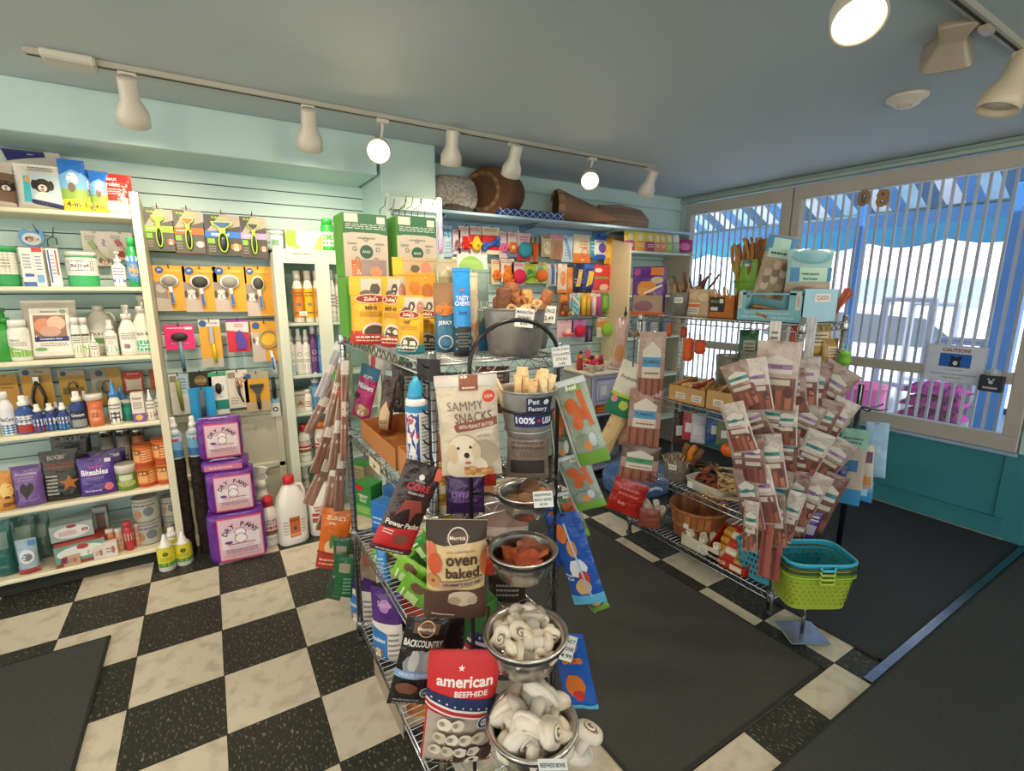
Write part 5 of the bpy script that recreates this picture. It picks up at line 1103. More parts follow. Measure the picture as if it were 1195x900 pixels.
def t7(q, w, h): q.lathe([(0, -.01), (w*.16, -.008), (w*.18, 0), (0, .004)], '2b2028', 'plastic', 18, T=Matrix.Translation((0, 0, h*.62)) @ Matrix.Diagonal((1, 1, 2, 1)) @ Matrix.Rotation(PI/2, 4, 'X'))
tcard(245, 266, 434, 484, 'clipper_card', 'grooming tool', 'white card with a green edge and a small black clipper, fourth row', 'dedfd8', [('r', 0, .9, 1, 1, '3c9a6c'), ('r', 0, .12, 1, .34, '1f7f72'), ('ring', .5, .62, .3, .85, '8a9088'), ('t', 'oval', .6, .42, .03, '55564f', .3)], t7, tl='clipper')
def t8(q, w, h): q.tube([(-.004, 0, h*.8), (0, -.003, h*.6), (.004, 0, h*.4), (w*.2, 0, h*.15)], [.006, .010, .007, .005], '8a8074', 'metal', 8); q.tube([(.01, 0, h*.72), (.014, 0, h*.55)], .008, 'd08a4a', 'plastic', 8)
tcard(266, 290, 432, 476, 'nail_clipper_card', 'grooming tool', 'steel nail clipper on a cream card with a dog drawing, fourth row', 'd6cfc2', [('r', .05, .8, .4, .95, '8c8478'), ('e', .75, .75, .18, .08, 'b9a48c'), ('lines', .1, .1, .45, .3, 3, '9a948a')], t8, tl='nail_clipper')
def t9(q, w, h): q.box(-w*.30, w*.26, -.008, .004, h*.62, h*.70, '5c6058', 'metal'); q.flat([(-w*.26, h*.62), (w*.22, h*.62), (w*.07, h*.45), (-w*.07, h*.45)], -.006, .004, '44463c', 'plastic', T=Matrix(((1, 0, 0, 0), (0, 0, 1, 0), (0, 1, 0, 0), (0, 0, 0, 1)))); q.tube([(0, 0, h*.46), (.001, 0, h*.25), (.003, 0, h*.06)], [.007, .012, .009], '2a2c28', 'plastic', 10)
tcard(286, 315, 434, 480, 'grooming_rake', 'grooming tool', 'black T-shaped rake on a gold card, right end of the fourth row', 'd0992f', [('r', 0, 0, 1, .25, 'b7a587'), ('r', 0, .84, 1, 1, 'a29c86'), ('c', .18, .9, .12, '2d5490')], t9, tl='rake')
tcard(316, 327, 465, 486, 'nail_cap_card', 'grooming tool', 'tiny white card with a black ring under the black clipper handle', 'e0ded8', [('r', 0, .75, 1, 1, '7fb0cf'), ('ring', .5, .4, .3, .6, '2b2b2b')], None, Y=YH+.07)
p_, w, h = hang(315, 324, 440, 466, 'y', YH+.09); m = M(); m.tube([(0, 0, 0), (0, -.006, h*.5), (0, 0, h)], [.010, .013, .010], '1f2320', 'plastic', 10); place('nail_clipper', 'black clipper handle hanging beside the cupboard edge', 'grooming tool', one(m, 'nail_clipper'), (p_.x, YH+.09, p_.z))
# -- purple pad packs
def dry(x0, x1, yt, yb, Y, zs, label, d, rz=0, flat_=False, size=1):
    c, w, h = stand(x0, x1, yt, 'y', Y, zs, yb); purple = '62298a'
    m = M(); S0 = lambda u, v: V(((u-.5)*w, -d/2-.012*(math.sin(PI*u)*math.sin(PI*v))**.5, v*h))
    m.lathe([(.42, 0), (.49, h*.03), (.505, h*.12), (.505, h*.88), (.49, h*.97), (.40, h)], purple, 'film', 40, sx=w, sy=d, p=6)
    art(m, S0, w, h, [('r', .18, .04, .96, .94, 'c94a72'), ('r', .20, .08, .94, .90, 'd9b7c6'), ('r', .24, .30, .90, .62, 'e6d9dc'), ('r', .24, .12, .90, .18, 'd9a9a0'), ('arc', 'DRY PAWS', .57, .50, .29, .095, '2b1c34', 128), ('e', .57, .62, .1, .075, 'efe9e6'), ('ring', .57, .62, .1, .9, '5a4450'), ('b', .57, .50, .14, .07, 5, 'efe9e6'), ('ring', .57, .50, .11, .9, '5a4450'), ('e', .36, .44, .07, .03, '6a3a8c'), ('r', .34, .385, .82, .405, 'c05a6c'), ('t', 'Training & Floor Protection Pads', .57, .34, .03, '8a4a5c', .5, 0), ('lines', .3, .20, .84, .30, 3, 'a9788c')], L=.03, off=.004)
    q = M(); q.box(-w*.47, w*.47, -d*.03, d*.03, h*.985, h*1.0+.006, '8d55b4', 'film', b=.002)
    hd = M(); hd.tube([(-w*.22, -d*.1, h*.99), (-w*.16, -d*.14, h*1.02), (w*.16, -d*.14, h*1.02), (w*.22, -d*.1, h*.99)], .004, 'b49ac9', 'film', 6)
    place('pad_pack', label, 'pads', [P('pack_body', m), P('top_seal', q), P('carry_strap', hd)], (c.x, Y+d/2, zs), (0, 0, rz))
    return c, w, h
dry(246, 312, 598, 660, 2.93, 0.001, 'largest purple pack of training pads, standing on the floor under the other two', .17, rz=-.10)
dry(243, 299, 551, 597, 2.95, .290, 'middle purple pack of training pads on top of the large one', .15, rz=-.12)
c, w, h = stand(237, 292, 536, 'y', 3.0, .505, 560)
m = M(); m.lathe([(.42, 0), (.5, .015), (.5, .050), (.42, .064)], '74399c', 'film', 36, sx=w, sy=.18, p=5); art(m, lambda u, v: V(((u-.5)*w, -.09-.001, v*.065)), w, .065, [('r', .1, .3, .9, .75, 'c9748c'), ('lines', .2, .4, .7, .65, 1, 'e6cdd6')], off=.003)
q = M(); q.tube([(-w*.3, -.05, .062), (-w*.2, -.08, .078), (w*.2, -.08, .078), (w*.3, -.05, .062)], .006, 'b99fd0', 'film', 6)
place('pad_pack', 'purple pack of training pads lying flat between the upper two', 'pads', [P('pack_body', m), P('carry_strap', q)], (c.x, 3.07, .508), (0, 0, -.15))
dry(232, 284, 491, 536, 2.99, .590, 'topmost purple pack of training pads, below the bright blue comb card', .15, rz=-.10)
# -- dark bark posts with spray bottles on them, bottles on the floor
for k, (x, lab) in enumerate(((-.222, 'dark bark-covered post next to the shelf side panel'), (-.135, 'dark bark-covered post next to the purple packs'))):
    m = M(); N = 12
    S = lambda u, v, k=k: V(((.036+.004*noise.noise(V((math.cos(2*PI*u)*2, math.sin(2*PI*u)*2+k*5, v*9))))*math.cos(2*PI*u), (.036+.004*noise.noise(V((math.cos(2*PI*u)*2, math.sin(2*PI*u)*2+k*5, v*9+3))))*math.sin(2*PI*u), v*.575))
    m.surf(S, 20, 24, '2d2620', 'bark'); m.lathe([(0, .574), (.034, .575), (0, .578)], '2d2620', 'bark', 16)
    place('bark_post', lab, 'post', one(m, 'bark_post'), (x, 3.15, 0))
for k, (x0, x1, yt, lab) in enumerate(((196, 214, 488, 'white and blue spray bottle on the left bark post'), (213, 230, 487, 'white and blue spray bottle on the right bark post'))):
    c, w, h = stand(x0, x1, yt, 'y', 3.12, .58, 533)
    place('bottle', lab, 'bottle', bottle(w/2, h, 'd3dbe0', 'e6e6e2', 'spray', [('r', 0, 0, 1, .35, '2f6f9c'), ('p', [(0, .35), (1, .25), (1, .6), (0, .75)], '6fa9c8'), ('r', .3, .62, .7, .75, 'b04a58'), ('lines', .2, .8, .8, .95, 1, '7d8a94')], 'b9cfd8', lz=(.05, .66)), ((-.222, -.135)[k], 3.15, .58))
for k, (x0, x1, yt, yb, y) in enumerate(((182, 203, 627, 664, 3.0), (203, 224, 624, 661, 3.02), (193, 208, 618, 650, 3.11), (212, 226, 617, 648, 3.12))):
    c = at((x0+x1)/2, yb-3, 'z', 0); c, w, h = stand(x0, x1, yt, 'y', y, 0, yb)
    place('bottle', ['white bottle with a yellow and green label on the floor, front left', 'white bottle with a yellow and green label on the floor, front right', 'white bottle with a yellow label standing behind the front left one', 'white bottle with a yellow label standing behind the front right one'][k], 'bottle', bottle(w/2, h, 'e0ddd2', 'e9e7de', 'nozzle' if k < 2 else 'spray', [('r', 0, 0, 1, .22, '3a8a3c'), ('c', .5, .68, .13, '5a6a1e'), ('ring', .5, .68, .16, .85, 'efe24c'), ('lines', .25, .3, .75, .5, 3, '8a8a24')], 'd8cf32', lz=(.14, .68), neck=.5), (c.x, y+w/2, 0.001))
# -- floor by the cupboard
def FB(x0, x1, yt, yb, y, **kw):
    c, w, h = stand(x0, x1, yt, 'y', y, 0, yb); return c, w, h
c, w, h = FB(295, 319, 545, 630, 3.10); place('bottle', 'plain white trigger sprayer standing behind the small red-capped bottle', 'bottle', bottle(w/2, h, 'd9d8cf', 'e3e2d9', 'trigger', [('lines', .3, .2, .7, .4, 2, '9a9a92')], 'dbdad1', shoulder=.55), (c.x, 3.12, .001), (0, 0, .9))
c, w, h = FB(291, 303, 552, 630, 3.22); place('bottle', 'plain white trigger sprayer at the back against the white wall panel', 'bottle', bottle(w/2, h, 'd3d2c8', 'dddcd2', 'trigger', [('lines', .3, .2, .7, .4, 2, '9a9a92')], 'd5d4ca', shoulder=.55), (c.x, 3.24, .001), (0, 0, .8))
RED = [('r', 0, .52, 1, .64, 'b8303a'), ('r', 0, .28, 1, .40, '6d8a3c'), ('r', 0, .36, 1, .46, 'a8343c'), ('t', "NATURE'S", .5, .86, .10, 'a03038', .8), ('t', 'MIRACLE', .5, .74, .09, 'a03038', .8), ('lines', .1, .06, .9, .2, 2, '9a948a')]
c, w, h = FB(304, 326, 583, 630, 3.0); place('bottle', 'small white bottle with a red cap and red label between purple pack and big jug', 'bottle', bottle(w/2, h, 'e4e0d8', 'c22a30', 'cap', RED, 'e9e5dd', neck=.42), (c.x, 3.0+w/2, .001))
c, w, h = FB(323, 359, 559, 628, 2.95)
place('jug', 'big white gallon jug with a red cap and an orange label on the floor', 'jug', jug(w, h, 'e8e4dc', 'c8262c', [('r', .28, .08, .74, .92, 'c8612c'), ('t', 'earthbath', .5, .8, .10, '5a2c1c', .36), ('c', .5, .45, .1, '2f6f86'), ('c', .5, .45, .06, '5a3a1c'), ('lines', .32, .12, .7, .25, 2, 'efc9a4'), ('lines', .03, .2, .24, .8, 5, 'a7a198'), ('lines', .78, .2, .97, .8, 5, 'a7a198')], lr=(.10, .46)), (c.x, 2.95+w*.39, .001), (0, 0, .1))
c, w, h = FB(361, 392, 557, 624, 3.0); place('jug', 'white jug with a red cap and striped label behind the hanging jerky', 'jug', jug(w, h, 'e2dfd6', 'c22a30', RED, lr=(.12, .58)), (c.x, 2.985+w*.35, .001), (0, 0, -.1))
for k, (x0, x1, yt, y) in enumerate(((351, 365, 543, 3.22), (368, 380, 541, 3.25))):
    c, w, h = stand(x0, x1, yt, 'y', y, CB[4], 600); place('bottle', ['white and red trigger sprayer at the foot of the cupboard, left one', 'grey and red trigger sprayer at the foot of the cupboard, right one'][k], 'bottle', bottle(w/2, h, 'dcd9d0' if not k else 'c9c6be', 'dedad2', 'trigger', RED, 'e0dcd3', shoulder=.6), (c.x, y, CB[4]+.001), (0, 0, -.9))
# -- inside the cupboard
for k, (x0, x1, yt, Y, cc) in enumerate(((341, 354, 316, 3.19, 'd9822c'), (354, 366, 316, 3.20, 'd8b21e'), (366, 373, 316, 3.20, 'd08a3c'))):
    c, w, h = stand(x0, x1, yt, 'y', Y, CB[0], 355)
    place('shampoo_bottle', ['shampoo bottle with an orange label, left end of the top cupboard shelf', 'shampoo bottle with a yellow label on the top cupboard shelf', 'shampoo bottle with an orange label behind the middle stile'][k], 'bottle', bottle(w/2, h, 'e2ddd0', 'dcd6c8', 'cap', [('c', .5, .45, .16, '2f5f66'), ('lines', .2, .7, .8, .9, 2, '7a4a1c'), ('lines', .2, .1, .8, .22, 1, '7a4a1c')], cc, neck=.5, lz=(.10, .66)), (c.x, Y+w/2, CB[0]+.001))
for k, (x0, x1, yt, Y) in enumerate(((350, 358, 317, 3.28), (362, 369, 317, 3.28))):
    c, w, h = stand(x0, x1, yt, 'y', Y, CB[0], 355); place('shampoo_bottle', ['grey-capped bottle behind the two shampoo bottles', 'grey-capped bottle at the back beside the middle stile'][k], 'bottle', bottle(w/2, h, 'c9c4b8', '9a968c', 'cap', [('lines', .2, .3, .8, .8, 3, '8a8478')], 'c9b79a', neck=.5), (c.x, Y, CB[0]+.001))
for k, (x0, x1, yt, Y) in enumerate(((381, 392, 315, 3.19), (391, 398, 320, 3.24))):
    c, w, h = stand(x0, x1, yt, 'y', Y, CB[0], 355); place('shampoo_bottle', ['white bottle with red print, right bay of the top cupboard shelf', 'smaller white bottle with a red foot behind it in the right bay'][k], 'bottle', bottle(w/2, h, 'e6e2da', 'e6e2da', 'cap', [('r', 0, .12, 1, .2, 'b8324a'), ('lines', .2, .35, .8, .85, 4, '8a6a6a')], 'e9e5de', neck=.5), (c.x, Y+w/2, CB[0]+.001))
for k, (x0, x1, yt, kind, foot, top, lab) in enumerate(((334, 344, 384, 'spray', '7cc0dc', 'e9e7e0', 'white spray bottle with a sky blue foot on the second cupboard shelf'), (344, 354, 384, 'spray', 'd9d4c8', 'e9e7e0', 'white spray bottle with a beige foot on the second cupboard shelf'), (353, 362, 385, 'spray', '8a5aa8', 'e9e7e0', 'white spray bottle with a purple foot on the second cupboard shelf'), (361, 371, 380, 'cap', '4a2a5c', '6a3c7c', 'deep purple conditioner bottle on the second cupboard shelf'), (370, 378, 381, 'cap', '2a6ab4', '3a8ac8', 'bright blue conditioner bottle on the second cupboard shelf'))):
    Y = 3.19+.004*k; c, w, h = stand(x0, x1, yt, 'y', Y, CB[1], 417)
    place('bottle', lab, 'bottle', bottle(w/2, h, 'e2e0d8' if k < 3 else top, 'e6e4dc' if k < 3 else 'c9c4d2', kind, [('r', 0, 0, 1, .3, foot), ('ring', .5, .66, .2, .8, '8a8a86' if k < 3 else 'e0dce8'), ('lines', .2, .36, .8, .5, 2, '9a9a94')], 'e9e7e0' if k < 3 else top, lz=(.04, .66), neck=.45), (c.x, Y+w/2, CB[1]+.001))
SC2 = lambda x0, x1, yt, yb, Y, zs, lab, cc, ops, d=.05: SC(x0, x1, yt, yb, zs, Y, lab, cc, ops, d=d)
SC2(340, 361, 457, 482, 3.19, CB[2], 'small cream box with a pale picture on the third cupboard shelf', 'c9c3ae', [('e', .5, .5, .38, .3, 'b4ad98'), ('p', [(.3, .35), (.7, .35), (.5, .6)], '8a6a4a'), ('lines', .2, .75, .8, .9, 1, '6f6a5c')])
SB(355, 365, 455, 482, CB[2], 3.18, 'small white bottle in front of the cream box on the third cupboard shelf', col='e2dfd6', kind='flip', lab=[('lines', .2, .2, .8, .8, 3, 'a86a5c')], labbg='e6e3da', neck=.6)
SB(361, 378, 434, 480, CB[2], 3.20, 'blue bottle with a white pump on the third cupboard shelf', col='5f93b4', cap='e2e4e4', kind='pump', lab=[('r', 0, 0, 1, .5, '4a86b0')], labbg='8fb4c8')
c, w, h = stand(349, 363, 496, 'y', 3.19, CB[3], 538); place('bottle', 'flat white bottle with a red flip cap on the fourth cupboard shelf', 'bottle', bottle(w/2, h, 'e4e0d8', 'c22a30', 'cap', RED, 'e9e5dd', neck=.5, yr=.6), (c.x, 3.21, CB[3]+.001))
c, w, h = stand(355, 366, 495, 'y', 3.27, CB[3], 538); place('bottle', 'white bottle with a red cap at the back of the fourth cupboard shelf', 'bottle', bottle(w/2, h, 'd2cec6', 'b0262c', 'cap', RED, 'd4d0c8', neck=.5, yr=.6), (c.x, 3.28, CB[3]+.001))
c, w, h = stand(368, 384, 492, 'y', 3.20, CB[3], 538); place('bottle', 'white bottle with an orange cap half hidden by the hanging jerky', 'bottle', bottle(w/2, h, 'dfdbd2', 'e0782a', 'cap', RED, 'e4e0d8', neck=.6, yr=.6), (c.x, 3.22, CB[3]+.001))
for k, (px, py) in enumerate(((354, 361), (347, 262))):
    pass
m = M(); m.box(-.022, .022, 0, .001, 0, .026, 'e6e4da', 'card', b=0); art(m, lambda u, v: V(((u-.5)*.044, 0, v*.026)), .044, .026, [('t', '16 oz', .5, .68, .28, '55564f', .7, 0), ('lines', .15, .15, .85, .42, 1, '8a8a80')])
tg = m.mesh('price_tag')
for k, (px, py, y, lab) in enumerate(((354, 366, 3.148, 'small white price tag on the edge of the top cupboard shelf'), (345, 293, 3.134, 'left price tag on the cupboard header'), (356, 293, 3.134, 'right price tag on the cupboard header'))):
    p_ = at(px, py, 'y', y); place('price_tag', lab, 'price tag', [[None, tg, [], None]], (p_.x, y, p_.z-.013))
# -- on top of the cupboard
zt = 1.7215
SB(316, 331, 269, 291, zt, 3.2, 'small white and green tub on the left of the cupboard top', col='dcdcd0', kind='flip', neck=.85, lab=[('r', .1, .1, .6, .8, '7fa98a'), ('lines', .2, .2, .6, .7, 3, '4f6f5a')], labbg='dfe0d6', shoulder=.85)
SC(334, 377, 270, 292, zt, 3.20, 'white and lime green pack of wipes on the cupboard top', 'd6e2c4', [('e', .15, .6, .2, .5, '8fc43c'), ('p', [(.7, 0), (1, 0), (1, .9), (.85, .6)], 'a9cf6a'), ('r', .27, .2, .7, .85, 'eae8e0'), ('ring', .5, .5, .2, .9, 'b9b6aa'), ('t', 'GROOMING WIPES', .5, .55, .12, '8a8a80', .36, 0), ('e', .25, .1, .1, .2, '9acb50')], d=.10)
SB(376, 391, 255, 291, zt, 3.19, 'bright green bottle with a white label at the right of the cupboard top', col='3cae48', cap='3cae48', kind='flip', neck=.6, lab=[('r', .1, .05, .9, .95, 'e2ead8'), ('e', .5, .6, .25, .16, '5aa83a'), ('lines', .2, .15, .8, .35, 2, '6a8a5a')], labbg='3cae48', shoulder=.86)
p_ = at(302, 286, 'y', 3.40)
for k, px in enumerate((303, 309)):
    p_ = at(px, 290, 'y', 3.40); pass
# ================================================================== THE NEAR RACK AND THE BOWL STAND
ZT = 1.325+D; Z2 = .945+D; Z3 = .51+D; Z4 = .085+D
# -- green dispenser boxes, two stacked pairs
GB = [('r', 0, .68, 1, 1, '2f6b4a'), ('r', .0, .0, 1, .70, 'c3b8a8'), ('p', [(0, .68), (.5, .73), (1, .67), (1, .74), (0, .74)], '2f6b4a'), ('r', .04, .86, .34, .99, 'd9cabd'), ('r', .76, .85, .95, .96, 'd9d2c4'), ('lines', .06, .75, .96, .84, 3, 'b9c9bb'), ('c', .5, .40, .15, '2c5a44'), ('t', 'BAGS', .5, .40, .04, 'c9d2c4', .22)]+[('ring', .5+.27*math.cos(a), .40+.2*math.sin(a), .05, .75, '4f6b5a') for a in (.2, 1.57, 2.9, 3.8, 5.6)]+[('lines', .08, .5, .3, .56, 1, '8a9a8c'), ('lines', .7, .5, .92, .56, 1, '8a9a8c'), ('lines', .3, .6, .7, .64, 1, '8a9a8c')]
for k, (x0, x1, yt, Y) in enumerate(((403, 455, 249, 1.74), (465, 511, 253, 1.74))):
    c, w, h = stand(x0, x1, yt, 'y', Y, ZT, 390); ww = w
    for j in (0, 1):
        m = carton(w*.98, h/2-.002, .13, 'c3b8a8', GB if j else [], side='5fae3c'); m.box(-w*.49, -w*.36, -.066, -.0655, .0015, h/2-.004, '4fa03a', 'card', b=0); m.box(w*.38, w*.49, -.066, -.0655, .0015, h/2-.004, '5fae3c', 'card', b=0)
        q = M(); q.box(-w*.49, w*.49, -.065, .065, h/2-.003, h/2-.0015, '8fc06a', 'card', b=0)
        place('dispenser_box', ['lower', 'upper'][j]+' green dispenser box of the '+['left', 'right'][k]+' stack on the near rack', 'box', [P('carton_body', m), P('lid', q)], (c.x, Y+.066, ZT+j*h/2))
# -- yellow treat pouches on top
def zuke(word, foot, low=None, fg='8a2420', bg='e0a826'):
    return [('r', 0, .0, 1, .14, foot), ('r', 0, .14, 1, .19, low or foot), ('r', 0, .72, 1, .97, 'b9b0a4'), ('r', 0, .72, .28, .97, 'e3a91e'), ('b', .62, .80, .14, .1, 3, '3f3830'), ('b', .42, .74, .2, .06, 5, '5c564e'), ('e', .9, .8, .1, .1, 'a8705c'), ('e', .52, .66, .40, .075, 'e6c98a'), ('e', .52, .66, .37, .06, fg), ('t', "Zuke's", .52, .66, .06, 'f0d9c0', .6, .03), ('t', word, .52, .53, .06, '5c3420', .5, .02), ('lines', .25, .40, .85, .48, 3, 'a87822'), ('e', .6, .18, .3, .14, 'd9cfb9'), ('e', .6, .16, .26, .12, '4a3c2c'), ('r', 0, 0, 1, .14, foot), ('lines', .15, .04, .85, .12, 2, 'efd9c8')]
ZK = [(412, 460, 322, 396, 1.52, 'MINI', 'c23c26', 'c23c26', 'wide yellow MINI treat bag with a red foot, front left on the near rack', -.1),
      (448, 476, 322, 401, 1.42, 'MINI', 'c23c26', '4f9ab0', 'narrow yellow treat bag with a red foot, right of the wide MINI bag', -.5),
      (468, 498, 345, 408, 1.24, 'HIP', '2f8f96', '6fa85c', 'yellow treat bag with a turquoise foot at the front of the near rack', -.5),
      (489, 517, 346, 408, 1.30, 'HIP', '1f5f66', '7c8a3c', 'yellow treat bag with a dark teal foot, behind the turquoise-footed one', -.3)]
for x0, x1, yt, yb, Y, wd, f1, f2, lab, rz in ZK:
    c, w, h = stand(x0, x1, yt, 'y', Y, ZT, yb); bag('treat_bag', lab, 'treat bag', w/math.cos(rz*.7), h, .055, 'e2ac28', zuke(wd, f1, f2), (c.x, Y+.03, ZT), rz-.3, -4, 0, seal='d8a93c', seed=5)
for k, (x0, x1, yt, Y, col, ops, lab) in enumerate((
    (416, 455, 303, 1.60, 'b8683a', [('r', .25, .7, 1, 1, '8a7a74'), ('b', .7, .85, .2, .08, 4, 'c9805c')], 'folded orange and brown pouch behind the wide MINI bag'),
    (464, 513, 300, 1.46, 'b09a74', [('r', 0, .8, .22, 1, 'e3a91e'), ('e', .75, .88, .12, .07, 'b8745c'), ('b', .5, .87, .12, .05, 3, '4a4038'), ('b', .3, .6, .25, .1, 9, 'c8822c'), ('b', .7, .62, .25, .12, 12, 'b8701c')], 'wide tan and gold pouch at the back between the yellow bags and green boxes'),
    (478, 512, 318, 1.38, 'c98f2c', [('b', .3, .8, .2, .1, 4, 'b86a1c'), ('b', .7, .75, .22, .12, 6, 'a85c1c'), ('e', .5, .6, .3, .06, 'c9622c')], 'gold pouch with jerky pictures standing behind the front yellow bags'),
    (517, 546, 302, 1.36, 'a8a084', [('r', 0, .5, 1, .8, '8a7c54'), ('e', .5, .3, .3, .1, '7c5a34')], 'tall tan pouch left of the bright blue bag'),
    (511, 533, 330, 1.22, '3c6f8f', [('r', 0, .55, 1, 1, '8c6a4a'), ('e', .5, .62, .45, .09, 'c9742c'), ('t', 'JERKY', .5, .42, .07, 'dfe6ea', .7), ('ring', .5, .15, .35, .85, 'cfd9de')], 'blue pouch with a brown top and orange oval, left of the bright blue bag'),
    (540, 572, 296, 1.30, 'cdd0bf', [('c', .45, .84, .42, '7fa84f'), ('lines', .2, .3, .8, .5, 3, '8a9a7a')], 'pale pouch with a green circle behind the bright blue bag'),
    (551, 562, 318, 1.16, 'cfc0a4', [('r', .1, .1, .9, .4, 'c98a5c')], 'thin beige pouch squeezed between the blue and the grey green bags'),
    (557, 574, 314, 1.20, '7b948c', [('t', 'BULLY', .5, .55, .12, 'c9d6d0', .8), ('r', 0, 0, 1, .3, '2f84b8')], 'tall grey green pouch next to the steel bucket on top'),
    (534, 553, 312, 1.12, '2f8fd8', [('r', 0, 0, 1, .34, '2c3230'), ('t', 'TASTY', .5, .66, .05, 'e4eef4', .7), ('t', 'CHEWS', .5, .60, .05, 'e4eef4', .8), ('t', 'beef', .5, .50, .04, '1f4f80', .7), ('lines', .2, .1, .8, .28, 5, '6a7270'), ('c', .5, .75, .08, 'c95a4a')], 'tall bright blue and black bag standing beside the hoop'))):
    c, w, h = stand(x0, x1, yt, 'y', Y, ZT, 410); bag('treat_bag', lab, 'treat bag', w, h, .04, col, ops, (c.x, Y+.02, ZT), facing(c)*.6, -2, 0, seal=col, seed=k+11)
# -- steel buckets with chews
def steel_bucket(c, r0, r1, h, lab, dz=0):
    m = bucket(r0, r1, h, 'a3a19c', 'galv'); q = M(); q.tube([(-r1*.2, -r1*.93, h*.70), (-r1*.2, -r1*1.03, h*.62), (r1*.2, -r1*1.03, h*.62), (r1*.2, -r1*.93, h*.70)], .003, '8f9090', 'metal', 6)
    place('steel_bucket', lab, 'bucket', [P('bucket_body', m), P('ring_handle', q)], c, (0, 0, dz))
RB = .083; h = .122; h2 = .115; cb = V((.69, 1.112, ZT)); cb2 = V((.803, 1.195, ZT))
steel_bucket(cb, RB*.80, RB, h, 'large galvanised bucket of marrow bones on top of the near rack')
steel_bucket(cb2, .042, .054, h2, 'smaller galvanised bucket half hidden behind the large one', .6)
rd = random.Random(4)
for k, (dx, dy, hh, r, col, tl) in enumerate(((-.06, -.02, .075, .020, '6b4028', 0), (-.025, .045, .065, .022, '8c5a34', .2), (-.015, .0, .055, .024, '7a4e2c', .35), (.02, -.02, .05, .024, '8a5a2c', .6), (.035, .03, .07, .028, '7c4c24', -.3), (.065, .0, .06, .024, '94582c', -.5), (-.04, .03, .05, .02, '6f3f26', .1), (.0, .06, .09, .022, '8a5230', .3))):
    m = hide_roll(.10, r, col, k) if k in (2, 3, 4, 5) else M()
    if not m.v: m.lathe([(0, 0), (r*.9, 0), (r, .02), (r*.95, .05), (r, .095), (r*.8, .10), (0, .098)], col, 'chew', 14)
    placeM('marrow_bone', 'brown marrow bone in the large top bucket, '+['upright at its left edge', 'behind the left one', 'tilted in the middle', 'lying across the front', 'broad one right of centre', 'leaning over the right rim', 'darkest, half buried', 'tallest at the back'][k], 'bone', one(m, 'marrow_bone'), aim((cb.x+dx*.75, cb.y+dy*.75, ZT+h*.82+hh-.10), (tl, rd.uniform(-.2, .2), 1)), 'marrow bones in the top bucket')
for k in range(9):
    a = k*2.4; m = hide_roll(.035, .014, 'c9a878', k)
    placeM('bone_ring', 'sliced ring of chew bone heaped inside the large top bucket', 'bone', one(m, 'bone_ring'), aim((cb.x+.042*math.cos(a)*(.4+.6*(k % 2)), cb.y-.02+.05*math.sin(a), ZT+h*.90), (math.cos(a*3), math.sin(a*5), .4)), 'bone rings in the top bucket')
for k in range(5):
    a = k*1.25; m = M(); m.lathe([(0, 0), (.017, .0), (.019, .04), (.016, .08), (0, .08)], ['8a5430', 'b88448', '9c4c2c', 'c49a5c', '94582c'][k], 'chew', 12)
    placeM('marrow_bone', 'orange brown chew in the half hidden second bucket', 'bone', one(m, 'marrow_bone'), aim((cb2.x+.024*math.cos(a), cb2.y+.024*math.sin(a), ZT+h2*.80), (math.cos(a)*.5, math.sin(a)*.5, 1)), 'chews in the second bucket')
card(612, 371, 22, 22, 1.02, 'white price card on the front of the large top bucket', ['MARROW', 'BONES', '6.99'], 6)
card(641, 367, 15, 20, 1.13, 'smaller white price card on the second top bucket', ['RINGS', '2.49'], 4)
card(655, 416, 22, 25, .97, 'blue-edged price card hanging at the right end of the hoop', ['CHICKEN', 'COLLAGEN', 'STICKS', '3.99'], -8, border='8fb4d6')
# -- bags hanging on the stand and the rack corner
hero(547, 497, 72, 122, .90, 'd9c9b2', [('r', 0, .9, 1, 1, 'd8d2c8'), ('p', [(.40, .86), (.70, .86), (.70, 1), (.40, 1)], '8a5640'), ('lines', .45, .87, .65, .9, 1, 'e6d6c8'), ('t', 'SAMMY', .48, .72, .085, '6b564a', .58, -.01, 3), ('t', 'SNACKS', .60, .61, .095, '6b4a3c', .60, .0, 3), ('p', [(.30, .49), (.33, .47), (.97, .52), (.97, .60), (.33, .555), (.28, .53)], '8c4a38'), ('t', 'WITH PEANUT BUTTER', .64, .53, .035, 'f0e0d2', .56, .01, 4), ('c', .86, .80, .095, 'd8452f'), ('t', 'USA', .86, .80, .03, 'f3e6dc', .12), ('t', 'NET 20 oz', .75, .43, .018, '8c7868', .2, 0),
    ('b', .75, .25, .22, .16, 21, 'b9a48c'), ('e', .45, .10, .34, .16, 'ead9bd'), ('e', .42, .30, .25, .15, 'ecdcc0'), ('e', .24, .26, .08, .10, 'd9c09a'), ('e', .62, .29, .07, .09, 'dfc8a4'), ('e', .45, .22, .12, .075, 'f1e4cc'), ('e', .46, .25, .045, .028, '3a2a26'), ('e', .33, .32, .022, .014, '2c201c'), ('e', .53, .33, .022, .014, '2c201c'), ('e', .47, .175, .05, .018, 'c76a68')]+[('b', .45+.09*(i % 5), .06+.03*(i//5), .055, .022, i, ['c98f4c', 'b87a3a', 'd9a864'][i % 3]) for i in range(12)],
    'cream treat pouch with a fluffy white dog hanging from the hoop', d=.045, roll=-3, tilt=2, dyaw=-6, seed=2)
